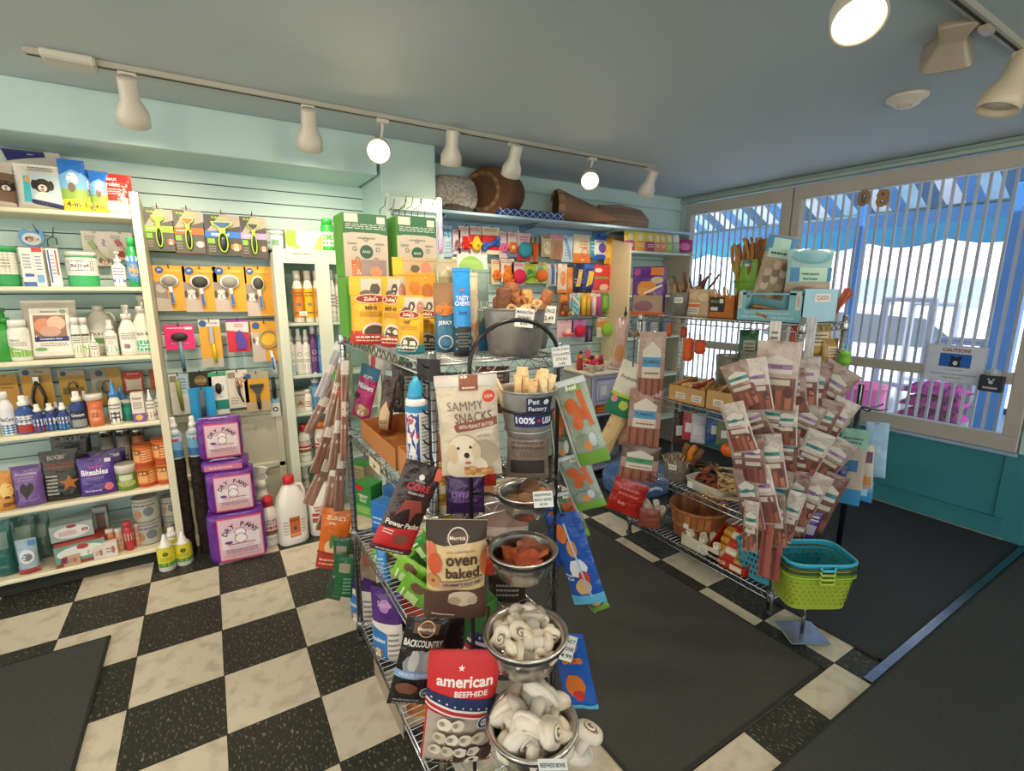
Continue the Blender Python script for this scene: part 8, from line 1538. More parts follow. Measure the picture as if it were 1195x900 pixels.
q = M(); q.box(-w*.42, w*.12, -.004, -.001, h*.30, h*.92, '24262a', 'card', b=0); art(q, lambda u, v: V((-w*.42+u*w*.54, -.004, h*.30+v*h*.62)), w*.54, h*.62, [('t', 'BULLY', .4, .72, .2, '9ab08a', .6), ('r', .08, .08, .6, .32, 'd9d6cc'), ('r', .7, .6, .95, .9, 'e2ded2')], off=.0004); place('shop_sign', 'small black sign with green lettering on the orange wooden box', 'sign', one(q, 'shop_sign'), (FX-.0005, c.y, Y1), (0, 0, SN))
sticks(V((FX+.075, c.y, Y1)), w*.55, h, 16, .12, .005, ['d2b48c', 'b99868', 'e0c8a0', 'a88458'], 'pale beige chew stick in the orange wooden box', 'beige sticks in the wooden box', spread=.8)
# turquoise display tray with its tall end panel facing the camera
yL, yR = at(858, 360, 'x', FX-.01).y, 1.13
yL = at(860, 360, 'x', FX-.01).y; L = yL-yR; TQ = '86c6d4'; hh = at(905, 339, 'x', FX-.01).z-Y1; W = .28
m = M(); m.T = Matrix.Translation((FX-.01, yR, Y1)); m.box(0, .12, 0, L, 0, .003, TQ, b=0); m.box(.12, W, 0, .14, 0, .003, TQ, b=0)
# front wall with a cut-out window
for a in ((0, .004, 0, L, 0, hh*.38), (0, .004, 0, L, hh*.86, hh*.92), (0, .004, 0, L*.20, hh*.38, hh), (0, .004, L*.86, L, hh*.38, hh)): m.box(*a, TQ, 'card', b=0)
m.box(W-.004, W, 0, .14, 0, hh, TQ, 'card', b=0); m.box(.12, W, .136, .14, 0, hh, TQ, 'card', b=0); m.box(.116, .12, .14, L, 0, hh, TQ, 'card', b=0); m.box(0, .12, L-.004, L, 0, hh, TQ, 'card', b=0)
e = M(); e.T = m.T; e.box(0, W, 0, .004, 0, hh*1.05, '9ccbe0', 'card', b=0)
art(e, lambda u, v: V((u*W, -.0003, v*hh*1.05)), W, hh*1.05, [('r', .30, .62, .76, .86, 'e6ddd8'), ('t', 'CLADDO', .53, .74, .13, '6a5458', .36, .01)], L=.3)
fr = M(); fr.T = m.T
def SF(u, v): return V((-.0004, L*(1-u), v*hh))
art(fr, SF, L, hh, [('r', .02, .4, .08, .95, 'e6ddd8'), ('r', .90, .4, .97, .95, 'e6ddd8'), ('t', 'CLADDO', .05, .68, .06, '6a5458', .3, 0, 90), ('t', 'CLADDO', .935, .68, .06, '6a5458', .3, 0, 90), ('t', 'TRIPE STICK CHEWS & TREATS FOR DOGS', .48, .28, .07, 'e6f2f4', .7, 0), ('lines', .1, .08, .9, .2, 1, 'b9dfe6')], L=.3)
place('display_tray', 'turquoise cardboard display tray with a white logo panel at the right of the top tier', 'display box', [P('tray_body', m), P('end_panel', e), P('front_print', fr)])
rd = random.Random(5)
for k in range(5):
    m = stick(.22, .012, ['a87a4c', '8c6238', 'c2935c', '9a6c40', 'b0824e'][k], k+30); placeM('chew_stick', 'thick brown chew lying in the turquoise tray', 'chew stick', one(m, 'chew_stick'), aim((FX+.015+.02*k, yR+.03+.008*k, Y1+.02+.012*(k % 3)), (.05*k-.1, 1, .06)), 'thick chews in the turquoise tray')
cg = V((2.355, at(880, 330, 'x', 2.355).y, Y1)); c_, wg, hg = stand(860, 905, 303, 'x', cg.x-.06, Y1, 345)
m = bucket(.078, .098, hg, '7ab83a', 'plastic'); m.lathe([(.0925, hg*.62), (.096, hg*.64), (.0935, hg*.66)], '6aa832', 'plastic', 32, cap=False); place('green_bucket', 'lime green bucket full of long jerky sticks on the top tier', 'bucket', [[None, m.mesh('green_bucket'), [], None]], cg)
sticks(cg, .098, hg, 34, .27, .0105, ['a8743c', '8c5c30', 'c08c50', '7a5030', 'b98048'], 'long golden brown jerky stick in the lime green bucket', 'long sticks in the green bucket', spread=.3, dz=.02)
for k, (px, py, lb) in enumerate(((874, 305, 'cream'), (893, 300, 'white'))):
    m = M(); m.box(-.013, .013, -.001, 0, 0, .035, '5a8ab0' if k else 'cfd0c0', 'card', b=0); m.box(-.012, .012, -.0015, -.001, .003, .016, 'd9dcd4', 'card', b=0); p_ = cg+V((-.100, .02-.04*k, hg-.036)); place('swing_tag', lb+' swing tag on the rim of the lime green bucket', 'tag', one(m, 'swing_tag'), p_, (0, 0, SN))
JERK = [('r', 0, .72, 1, .98, '4a86b4'), ('r', .2, .72, .75, .95, 'a9d0c4'), ('r', .1, .64, .8, .78, 'a9cdbf'), ('lines', .2, .67, .7, .75, 1, '3a4a4c')]+[('b', .25+.25*(i % 3), .08+.11*(i//3), .14, .08, i, ['9a8670', 'b5a08a', '7f6c58', 'c4b29c'][i % 4]) for i in range(15)]
hero(905, 312, 34, 72, 2.20, 'a8967e', JERK, 'clear bag of tripe pieces with a blue and mint header, standing in the tray', d=.04, ax='x', yaw=-42, roll=10, hanging=True, hole=False)
def dome(px, py, wp, hp, X):
    hero(px, py, wp, hp, X, '8cb4b4', [('r', 0, .0, 1, .28, 'a89684'), ('r', .1, .30, .85, .60, 'a6ccbc'), ('r', .05, .3, .22, .6, '3f82b0'), ('r', .86, .3, 1, .6, '3f82b0'), ('t', 'TRIPE SNACKS', .45, .46, .05, '2f3c40', .4), ('t', 'Beef & Lamb', .45, .36, .05, '2f3c40', .5), ('b', .3, .12, .2, .1, 2, '8c7864'), ('b', .7, .14, .2, .1, 4, 'b39f88'), ('e', .5, .84, .42, .14, '5f9aa8')], 'wide clear bag with a rounded blue header behind the tray logo panel', d=.05, ax='x', yaw=-25, hanging=True, hole=False)
dome(944, 318, 58, 52, 2.27)
for k in range(6):
    m = M(); m.T = Matrix.Rotation(.3*k, 4, 'Z'); m.box(-.014, .014, -.003, .003, 0, .17, ['a8543c', '8c4434', 'b8644a'][k % 3], 'chew', b=.001); c = at(972+3*k, 345, 'x', 2.42); placeM('jerky_strip', 'flat reddish jerky strip fanned out at the right end of the top tier', 'chew stick', one(m, 'jerky_strip'), aim((2.42, 1.16+.01*k, Y1), (.55+.10*(k % 3), -.12-.10*k, 1)), 'jerky strips at the window end')
# -- second tier
c, w, h = tray(779, 822, 452, 478, FX, Y2, .22, 'kraft cardboard tray of wrapped chews with two price cards on the second tier', 'c79a62', 'card', ((.35, 'CHEESE'), (.78, 'TURKEY')))
cA, wA = c, w
c, w, h = tray(823, 862, 458, 482, FX, Y2, .22, 'second kraft cardboard tray with one price card on the second tier', 'c9a068', 'card', ((.4, 'BEEF'),))
for j, (ct, wt) in enumerate(((cA, wA), (c, w))):
    for k in range(14 if j == 0 else 10):
        m = stick(.15, .013, ['c99a5c', 'd9b478', 'a8423c', 'b8824a', 'e0c494'][(k+j) % 5], k+50*j, taper=.2); a = rd.uniform(-.35, .35)
        placeM('chew_roll', 'tan or red chew roll heaped in the %s kraft tray' % ['left', 'right'][j], 'chew', one(m, 'chew_roll'), aim((ct.x+.03, ct.y+wt*(.42-.84*((k*5) % 13)/13), Y2+.05+.010*(k//3)), (1, a, .18)), ['chews in the left kraft tray', 'chews in the right kraft tray'][j])
for k, (x0, x1, yt, yb, X, lab, cols) in enumerate(((825, 858, 408, 445, 2.36, 'small bucket with dark red chews at the back of the second tier', ['8a3c34', '6b2f2c']), (855, 882, 402, 440, 2.30, 'small bucket with tall red sticks on the second tier', ['8c3a32', '6e302c', 'a05044']))):
    cc, r, h = bin_(x0, x1, yt+8, yb, X, Y2, lab, '9a988f')
    sticks(cc, r, h, 7, .08+.07*k, .008, cols, ['short dark red chew in the back bucket of the second tier', 'tall red stick in the right bucket of the second tier'][k], 'red chews %d' % (k+1) if 0 else ['short red chews, second tier', 'tall red sticks, second tier'][k], spread=.5)
for k, (px, py, w_, h_, col) in enumerate(((803, 408, .030, .065, 'e0622a'), (817, 405, .030, .038, 'd95424'), (781, 385, .016, .04, 'e0642a'), (798, 388, .02, .03, 'b04a30'))):
    c = at(px, py, 'x', 2.22); m = M(); m.lathe([(0, -h_), (w_*.7, -h_*.95), (w_, -h_*.5), (w_*.85, 0), (w_, h_*.5), (w_*.6, h_*.95), (0, h_)], col, 'rubber', 16); q = M(); q.tube([(0, 0, h_*.95), (0, .004, h_+.03)], .003, 'b8b4ac', 'plastic', 5)
    place('rubber_toy', ['long orange rubber toy hanging under the top tier', 'round orange rubber toy hanging beside the long one', 'small bright orange toy hanging at the left under the top tier', 'dull red toy hanging between the orange ones'][k], 'pet toy', [P('toy_body', m), P('cord', q)], c)
for k, (px, py, wp, hp, X, col) in enumerate(((873, 405, 22, 40, 2.40, '2f6a4c'), (955, 395, 30, 40, 2.40, 'b89a4a'), (930, 395, 20, 36, 2.42, 'b8442c'), (968, 410, 26, 30, 2.44, 'a8884c'))):
    hero(px, py, wp, hp, X, col, [('r', .2, .3, .8, .7, mixc(col, 'f0e8d8', .5)), ('lines', .25, .35, .75, .65, 3, '4a4038')], ['dark green pouch', 'mustard yellow bag', 'red and white bag', 'olive gold bag'][k]+' on the second tier seen against the window', d=.04, ax='x', yaw=-40+10*k, hole=False)
m = M(); m.lathe([(0, 0), (.022, .006), (.03, .03), (.016, .05), (.03, .058), (.01, .07), (0, .08)], '7cc23a', 'rubber', 12); c = at(985, 420, 'x', 2.46); place('rubber_toy', 'lime green rubber toy hanging at the window end of the rack', 'pet toy', one(m, 'rubber_toy'), (c.x, c.y, c.z-.03))
# -- third tier
cc, r, h = bin_(766, 792, 535, 568, FX, Y3, 'clear grey tub of thin straw-coloured sticks on the third tier', '9c948a', mat='haze', tag=True, taper=.9, cat='tub', name='tub')
sticks(cc, r, h, 18, .10, .0035, ['d9c29c', 'c9ae80', 'e2d0ac'], 'thin straw-coloured stick in the clear grey tub', 'straw sticks in the tub', spread=.6)
for k in range(3):
    m = stick(.12, .020, ['8c6238', 'e08a2c', '7a5634'][k], k, taper=.1); placeM('chew_stick', ['thick brown roll leaning above the clear grey tub', 'bright orange roll between the two brown ones', 'second thick brown roll right of the orange one'][k], 'chew', one(m, 'chew_stick'), aim((cc.x+.03, cc.y-.015-.03*k, Y3+.10), (-.1, -.25-.18*k, 1)))
def heap(cx_, cy_, z, rx, ry, n, cols, label, grp, seed=0):
    r_ = random.Random(seed)
    for k in range(n):
        a = k*2.4; q = math.sqrt((k % (n//2+1)+.5)/(n//2+1)); ms = M(); L_ = .035
        S = lambda u, v, k=k: V(((u-.5)*L_*1.6, (v-.5)*L_*.8, .010*math.sin(3*u+k)+.006*noise.noise(V((u*4, v*4, k*3.)))))
        ms.surf(S, 6, 4, cols[k % len(cols)], 'chew'); ms.surf(lambda u, v: S(u, v)-V((0, 0, .005)), 6, 4, cols[(k+1) % len(cols)], 'chew', flip=True)
        placeM('jerky_chip', label, 'treat', one(ms, 'jerky_chip'), aim((cx_+rx*q*math.cos(a), cy_+ry*q*math.sin(a), z+.012*(k//(n//2+1))+.02*(1-q)), (r_.uniform(-.5, .5), r_.uniform(-.5, .5), 1), a), grp)
c, w, h = R2(797, 838, 530, 556, 2.28, Y3); m = tub_box(-w/2, w/2, -.06, .06, .07, .003, '5f6660', 'plastic'); place('tub', 'dark grey tub of curly jerky behind the white one on the third tier', 'tub', one(m, 'tub'), (2.34, c.y, Y3), (0, 0, SN)); heap(2.34, c.y, Y3+.065, .05, w*.4, 14, ['9c6a3c', 'b0803f', '7c4c2c'], 'curly brown jerky piece in the dark grey tub', 'jerky in the dark tub', 3)
c, w, h = R2(793, 843, 562, 590, FX, Y3); w_ = w*.9; m = M(); m.lathe([(.40, 0), (.44, .003), (.5, .055), (.515, .06), (.5, .058), (.43, .006), (0, .005)], 'dcd6c8', 'plastic', 36, sx=w_, sy=.15, p=5); q = M(); q.box(-w_*.36, -w_*.36+.035, -.079, -.077, .012, .045, 'e6e8ea', 'card', b=0)
place('tub', 'white oblong tub heaped with reddish jerky on the third tier', 'tub', [P('tub_body', m), P('price_tag', q)], (FX+.08, c.y, Y3), (0, 0, SN)); heap(FX+.08, c.y, Y3+.055, .05, w_*.40, 26, ['a8562c', 'b8683a', '8c3f24', '9c4a2c'], 'reddish brown jerky piece heaped in the white oblong tub', 'jerky in the white tub', 8)
c = at(850, 585, 'x', 2.22); m = M()
for k in range(46):
    a = k*.55; z = .008+.0032*k; rr = .062+.008*math.sin(k*1.7); m.tube([(rr*math.cos(a+j*.35), rr*math.sin(a+j*.35), z+.006*math.sin(j+k)) for j in range(8)], .0035, ['c9ab78', 'b09060', 'dcc394'][k % 3], 'wood', 5)
place('woven_coil', 'heap of woven straw-coloured chews right of the white tub', 'chews', one(m, 'woven_coil'), (2.21, c.y-.02, Y3))
for k in range(9):
    m = M(); r_ = .030; m.lathe([(r_, -.004), (r_+.006, 0), (r_, .004), (r_-.006, 0), (r_, -.004)], ['c9ab78', 'b09060', 'dcc394'][k % 3], 'wood', 18, cap=False); placeM('woven_ring', 'small straw ring lying around the woven heap', 'chew', one(m, 'woven_ring'), aim((2.15+.03*(k % 3), c.y+.05-.02*k, Y3+.03+.012*k), (rd.uniform(-1, 0), rd.uniform(-.6, .6), .8)), 'straw rings on the third tier')
c = at(850, 525, 'x', 2.2); m = M(); m.lathe([(0, -.032), (.02, -.03), (.036, -.012), (.036, .012), (.022, .03), (0, .026)], 'e8681c', 'plastic', 24); q = M(); q.tube([(0, 0, .026), (.003, 0, .05), (-.002, .002, .075)], .004, 'c9501c', 'plastic', 6); place('pumpkin_toy', 'glossy orange pumpkin toy hanging above the woven heap', 'pet toy', [P('toy_body', m), P('stem', q)], c)
for k, (px, py, wp, hp, col) in enumerate(((805, 497, 16, 36, 'b8404a'), (815, 500, 16, 36, 'c9ccd4'), (838, 500, 26, 34, '3a5a9c'), (848, 505, 24, 30, '6a7a5c'), (792, 500, 12, 40, '4a3430'))):
    hero(px, py, wp, hp, 2.30, col, [('r', .2, .3, .8, .6, 'dfe0e4')], ['red', 'silvery white', 'blue and white', 'olive green', 'dark brown'][k]+' packet hanging behind the clear tub under the kraft trays', d=.02, ax='x', yaw=-60+8*k, hole=False)
# -- bottom tier
cc, r, h = bin_(744, 766, 608, 632, FX, Y4, 'grey cup of white rolls at the left of the bottom tier', '8a8880', cat='tub', name='tub', mat='haze')
for k in range(6):
    a = k*1.05; m = hide_roll(.11, .020, ['e2dccb', 'd6cfbe'][k % 2], k); placeM('rawhide_roll', 'white rawhide roll in the grey cup on the bottom tier', 'chew', one(m, 'rawhide_roll'), aim((cc.x+.02*math.cos(a), cc.y+.025*math.sin(a), Y4+.04), (-.5+.2*math.cos(a), .5*math.sin(a), .8)), 'rolls in the grey cup')
c, w, h = R2(767, 823, 590, 636, 2.16, Y4); r = w/2*.93; m = M(); n = 26; hb = .18
for i in range(n):
    a0, a1 = 2*PI*(i+.06)/n, 2*PI*(i+.94)/n; cs = ['a8683a', 'b87a48', '9a5c34'][i % 3]
    def pt(a, v, o): rr = (r*.80+r*.2*v)+o; return (rr*math.cos(a), rr*math.sin(a), .003+v*hb)
    vs = [pt(a, v, o) for o in (0, -.003) for v in (0, .5, 1) for a in (a0, a1)]
    m.add(vs, [(0, 1, 3, 2), (2, 3, 5, 4), (7, 6, 8, 9), (9, 8, 10, 11), (4, 5, 11, 10)], cs, 'wood')
m.lathe([(0, .002), (r*.79, .002), (r*.79, .006), (0, .006)], '8c5a34', 'wood', 26)
q = M(); [q.lathe([(r*.80+r*.2*v+.0005, .003+v*hb-.013), (r*.80+r*.2*v+.003, .003+v*hb-.012), (r*.80+r*.2*v+.003, .003+v*hb+.006), (r*.80+r*.2*v+.0005, .003+v*hb+.007)], 'a5643a', 'wood', 30, cap=False) for v in (.45, .95)]
t = M(); t.box(-.015, .015, -r-.002, -r-.0005, hb*.5, hb*.5+.028, 'd9dde0', 'card', b=0)
place('bushel_basket', 'round wooden slat basket on the bottom tier', 'basket', [P('slats', m), P('hoop', q), P('price_tag', t)], (2.16+r*.9, c.y, Y4), (0, 0, SN+.25))
c, w, h = tray(795, 836, 632, 660, FX-.005, Y4, .16, 'cream cardboard box with a blue-edged card on the bottom tier', 'd6ccb4', 'card', ((.6, 'ROLLS'),), sl=None)
for k in range(7):
    m = hide_roll(.085, .020, ['e6e0d0', 'd9d2c0'][k % 2], k); placeM('rawhide_roll', 'white rawhide roll standing in the cream box on the bottom tier', 'chew', one(m, 'rawhide_roll'), aim((FX+.03+.04*(k % 3), c.y+w*(.34-.33*(k//3)), Y4+.01), (-.25, .3*math.sin(k*2), 1)), 'rolls in the cream box')
c, w, h = R2(824, 868, 624, 685, FX-.005, Y4); m = tub_box(-w/2, w/2, 0, .16, .17, .004, 'b8281e', 'card', lipf=.045); art(m, lambda u, v: V(((u-.5)*w, -.0006, v*.045)), w, .045, [('t', 'SAUSAGE', .3, .5, .4, 'f0e0c4', .5), ('r', .62, .2, .9, .8, 'e9d9c4')], L=.3)
place('display_tray', 'red cardboard display box of yellow sausage rolls on the bottom tier', 'display box', one(m, 'display_tray'), (FX-.005, c.y, Y4), (0, 0, SN)); cS = c
for k in range(5):
    m = M(); m.tube([(-w*.36, 0, 0), (-w*.33, 0, 0), (w*.33, 0, 0), (w*.36, 0, 0)], [.010, .021, .021, .010], 'd39a3c', 'film', 12); q = M(); q.lathe([(.0216, -.03), (.0216, .03)], ['c8342a', 'e6ddc8'][k % 2], 'film', 12, T=Matrix.Rotation(PI/2, 4, 'Y'), cap=False)
    place('food_roll', 'yellow sausage-shaped food roll in the red display box, %s from the bottom' % ORD[k], 'food roll', [P('roll', m), P('wrapper_band', q)], (FX+.035+.022*k, c.y, Y4+.03+.035*k if k < 4 else Y4+.14), (0, 0, SN), 'food rolls in the red box')
def lattice(w, d, h, col, n1=9, n2=4, rim=None, taper=.86):
    """plastic basket: rounded walls pierced by rows of holes, thick rim"""
    m = M(); N = 4*n1
    def pt(u, v, k=0):
        a = 2*PI*u; c_, s_ = math.cos(a), math.sin(a); q = (abs(c_)**5+abs(s_)**5)**(-1/5); s = taper+(1-taper)*v
        return V((w/2*c_*q*s*(1+k), d/2*s_*q*s*(1+k), v*h))
    rows = [(0, .12)]+[(.12+.78*i/n2, .12+.78*(i+1)/n2) for i in range(n2)]+[(.90, 1)]
    for ri, (v0, v1) in enumerate(rows):
        for i in range(N):
            u0, u1 = i/N, (i+1)/N
            if ri in (0, len(rows)-1): m.add([pt(u0, v0), pt(u1, v0), pt(u1, v1), pt(u0, v1)], [(0, 1, 2, 3)], col, 'plastic', True); continue
            du, dv = (u1-u0)*.26, (v1-v0)*.24; sh = (u1-u0)*.5*(ri % 2); u0 += sh; u1 += sh; um, vm = (u0+u1)/2, (v0+v1)/2
            o = [pt(u0, v0), pt(u1, v0), pt(u1, v1), pt(u0, v1)]; q = [pt(u0+du, v0+dv), pt(u1-du, v0+dv), pt(u1-du, v1-dv), pt(u0+du, v1-dv)]
            m.add(o+q, [(0, 1, 5, 4), (1, 2, 6, 5), (2, 3, 7, 6), (3, 0, 4, 7)], col, 'plastic', True)
    bt = [pt(i/N, 0) for i in range(N)]; m.add(bt, [list(range(N))[::-1]], col, 'plastic')
    r = M(); r.tube([pt(i/N, 1, .02) for i in range(N)], .006, rim or col, 'plastic', 6, closed=True)
    return m, r
m, q = lattice(.21, .20, .165, '3fa0b8', 8, 4); c, w, h = R2(880, 925, 640, 690, 2.16, Y4); place('plastic_basket', 'turquoise pierced basket at the near end of the bottom tier', 'basket', [P('walls', m), P('rim', q)], (2.24, 1.245, Y4), (0, 0, SN))
for k, (px, py, wp, hp, col, rl, lab) in enumerate(((868, 622, 18, 48, '6b5c50', -38, 'dark flat pack leaning out of the red display box'), (882, 628, 12, 44, 'a9a9ac', -30, 'silvery pack beside the dark leaning one'), (905, 632, 30, 30, '7c5a8c', 10, 'mauve packet heaped over the turquoise basket'), (928, 628, 22, 40, '55308c', -14, 'violet packet over the turquoise basket'), (934, 636, 14, 28, 'dd7a34', -20, 'orange packet over the turquoise basket'), (925, 648, 30, 20, 'a8927c', 0, 'tan packet lying in the turquoise basket'), (945, 615, 18, 40, '4a2a70', 14, 'dark violet packet at the back of the basket'))):
    hero(px, py, wp, hp, 2.33, col, [('r', .2, .3, .8, .6, mixc(col, 'e9e4f0', .5)), ('lines', .2, .7, .8, .9, 2, 'd9d4dc')], lab, d=.03, roll=rl, ax='x', yaw=-40, hole=False, seed=k)
m = M(); m.lathe([(0, 0), (.035, .008), (.048, .04), (.035, .075), (0, .085)], '8f8a98', 'fleece', 20); place('pet_toy', 'grey plush ball at the back end of the bottom tier', 'pet toy', one(m, 'pet_toy'), (2.42, 1.17, Y4))
# -- bags hanging at the far left end
TL = lambda nm='TURMERIC', cc='5aa0cf': [('r', 0, 0, 1, .34, '9a6a58'), ('r', .0, .34, 1, .62, 'b8968a'), ('r', .15, .34, .85, .74, 'e2dcd0'), ('p', [(.15, .74), (.85, .74), (.62, .82), (.5, .86), (.38, .82)], 'e2dcd0'), ('r', .15, .50, .85, .64, cc), ('t', nm, .5, .575, .05, '2c4a5c', .62, .02), ('lines', .25, .38, .8, .44, 1, 'a85c4a')]+[('r', .08+.12*i, .02, .12+.12*i, .33, ['7c3a30', 'b8745c'][i % 2]) for i in range(8)]
for a in ((760, 428, 30, 82, 2.11, TL(), 'clear bag with a blue banded label hanging under the top tier, far left', 0, 'b89c92'), (752, 488, 38, 68, 2.09, TL(), 'wide clear bag of red sticks with a blue banded label, second on the left end', 2, 'a87c70'), (746, 540, 44, 44, 2.09, TL('TURKEY', '4f9c6c'), 'clear bag of dark pieces with a green banded label, lowest on the left end', 4, '6b5a50'),
          (731, 455, 32, 66, 2.05, [('r', 0, 0, 1, .36, '1f7a5c'), ('r', 0, .36, 1, .42, 'b4d03a'), ('t', 'Fruitables', .5, .72, .07, '5c6a4a', .7), ('b', .6, .22, .2, .1, 3, 'b9cf4a'), ('b', .2, .3, .15, .08, 5, 'd98a9c')], 'white and green pouch hanging slanted at the left end of the far rack', 18, 'dcdac8'), (716, 500, 20, 60, 2.04, [('b', .5, .5, .3, .4, 3, 'e0c48c')], 'clear bag of cream rolls hanging slanted below the green pouch', 24, 'd2b47c'),
          (735, 500, 20, 44, 2.14, [('b', .5, .5, .3, .3, 3, 'b98a5c')], 'clear bag of tan chips behind the bag of cream rolls', 8, 'c2a284'), (724, 400, 16, 60, 2.10, [('b', .5, .3, .4, .2, 3, 'c98a5c')], 'clear bag with a peach-coloured ear at the far left', 4, 'c9a89c'),
          (732, 580, 40, 44, 2.06, [('t', 'Bully', .4, .3, .1, 'e6b0a0', .5), ('lines', .2, .5, .8, .8, 2, 'd9746a')], 'red pouch hanging low at the left end of the far rack', 16, 'b0281e')):
    hero(a[0], a[1], a[2], a[3], a[4], a[8], a[5], a[6], d=.03, roll=a[7], ax='x', yaw=-48, seed=a[0], mat='cello')
hero(758, 605, 24, 24, 2.10, '8a4a3c', [], 'small dull red bag under the green-labelled bag', d=.02, ax='x', yaw=-50, hole=False)
m = M(); m.tube([(0, 0, 0), (0, 0, .17)], .004, '5c4c3a', 'wood', 6); m.lathe([(0, -.004), (.026, -.004), (.026, .004), (0, .004)], '8c7858', 'wood', 24, T=Matrix.Translation((0, 0, .19)) @ Matrix.Diagonal((1, 1, .8, 1)) @ Matrix.Rotation(PI/2, 4, 'X')); c = at(740, 402, 'x', 2.06); place('shelf_sign', 'round wooden tag sign on a stick at the left end of the far rack', 'sign', one(m, 'shelf_sign'), (c.x, c.y, c.z-.13), (0, 0, -.8))
# -- the column of hanging jerky bags on the near corner post
JC = lambda k, lab: [('r', .05, .04, .95, .50, '7a5248'), ('r', .16, .56, .84, .74, 'd6cfc4'), ('p', [(.16, .74), (.84, .74), (.62, .79), (.5, .82), (.38, .79)], 'd6cfc4'), ('r', .16, .62, .84, .69, lab), ('t', ['DUCK', 'BEEF', 'LAMB', 'PORK'][k % 4], .5, .655, .035, '3c3440', .4, .02), ('r', .18, .40, .82, .48, 'cabfb0')]+[('r', .08+.22*i, .06, .22+.22*i, .33, [mixc('8a4a3c', 'b8745c', .3*i), mixc('6b382e', 'a86450', .25*i)][k % 2]) for i in range(4)]+[('b', .8, .3, .12, .1, k, '5f3a32')]
COLS = ['a3948a', '8c6a5e', 'b8aca4', '7c5a50', '9a8478', 'c6bcb4']; LB2 = ['9a7aa8', '3f8f8a', 'a88ab0', '4a8c94']
def corner(n, cx0, cx1, py, hp, wp, x, sp, lab, k0):
    for i in range(n):
        t = i/(n-1) if n > 1 else .5; px = cx0+(cx1-cx0)*t; k = k0+i; off = (t-.5)*2
        y = 1.07-.035*(k % 3)-.02*(1-abs(off)); rl = -sp*off+rd.uniform(-11, 11); wq = wp*rd.uniform(.8, 1.15); hq = hp*rd.uniform(.8, 1.05)
        hero(px+rd.uniform(-3, 3), py+rd.uniform(-7, 7), wq, hq, y, COLS[k % 6], JC(k, LB2[(k+(t < .5)) % 2*1+(2 if k % 3 == 0 else 0)]), lab % (ORD[i] if n > 2 else ['left', 'right'][i]), d=.022, roll=rl, tilt=4, dyaw=8*off, seed=k, hole=False, L=.03, mat='cello')
hero(906, 440, 46, 84, .985, 'b9a59a', JC(0, '9a7aa8'), 'front clear bag with a lilac banded label at the top of the jerky column', d=.03, tilt=3, seed=7, mat='cello')
corner(7, 868, 966, 452, 66, 36, 0, -22, 'jerky bag in the top row of the hanging column, %s from the left', 10)
corner(7, 860, 974, 494, 62, 33, 0, -26, 'jerky bag in the second row of the hanging column, %s from the left', 20)
corner(7, 864, 966, 532, 64, 30, 0, -22, 'jerky bag in the third row of the hanging column, %s from the left', 30)
corner(6, 875, 960, 580, 76, 24, 0, -18, 'slim jerky bag in the fourth row of the hanging column, %s from the left', 40)
corner(5, 878, 935, 610, 70, 17, 0, -12, 'slim jerky bag in the lowest row of the hanging column, %s from the left', 50)
for k, (px, py, wp, hp) in enumerate(((895, 630, 13, 96), (908, 638, 11, 88))):
    hero(px, py, wp, hp, 1.03, 'a8685c', [('r', .05, .72, .95, .97, 'ddd6ca'), ('r', .05, .76, .95, .84, ['3f8f8a', '6a7aa0'][k]), ('r', .2, .02, .45, .7, '8c3a34'), ('r', .6, .02, .85, .7, 'a8584c')], ['long slim bag of red sticks hanging lowest on the corner post, left one', 'long slim bag of red sticks hanging lowest on the corner post, right one'][k], d=.02, seed=k+3, mat='cello')
hero(903, 400, 12, 50, 1.04, 'd9d6ce', [('lines', .2, .3, .8, .8, 4, '7c7870')], 'narrow white label strip hanging above the jerky column', d=.006, hole=False)
hero(945, 400, 10, 60, 1.04, 'c9ccd0', [], 'narrow clear strip hanging right of the white one', d=.006, hole=False)
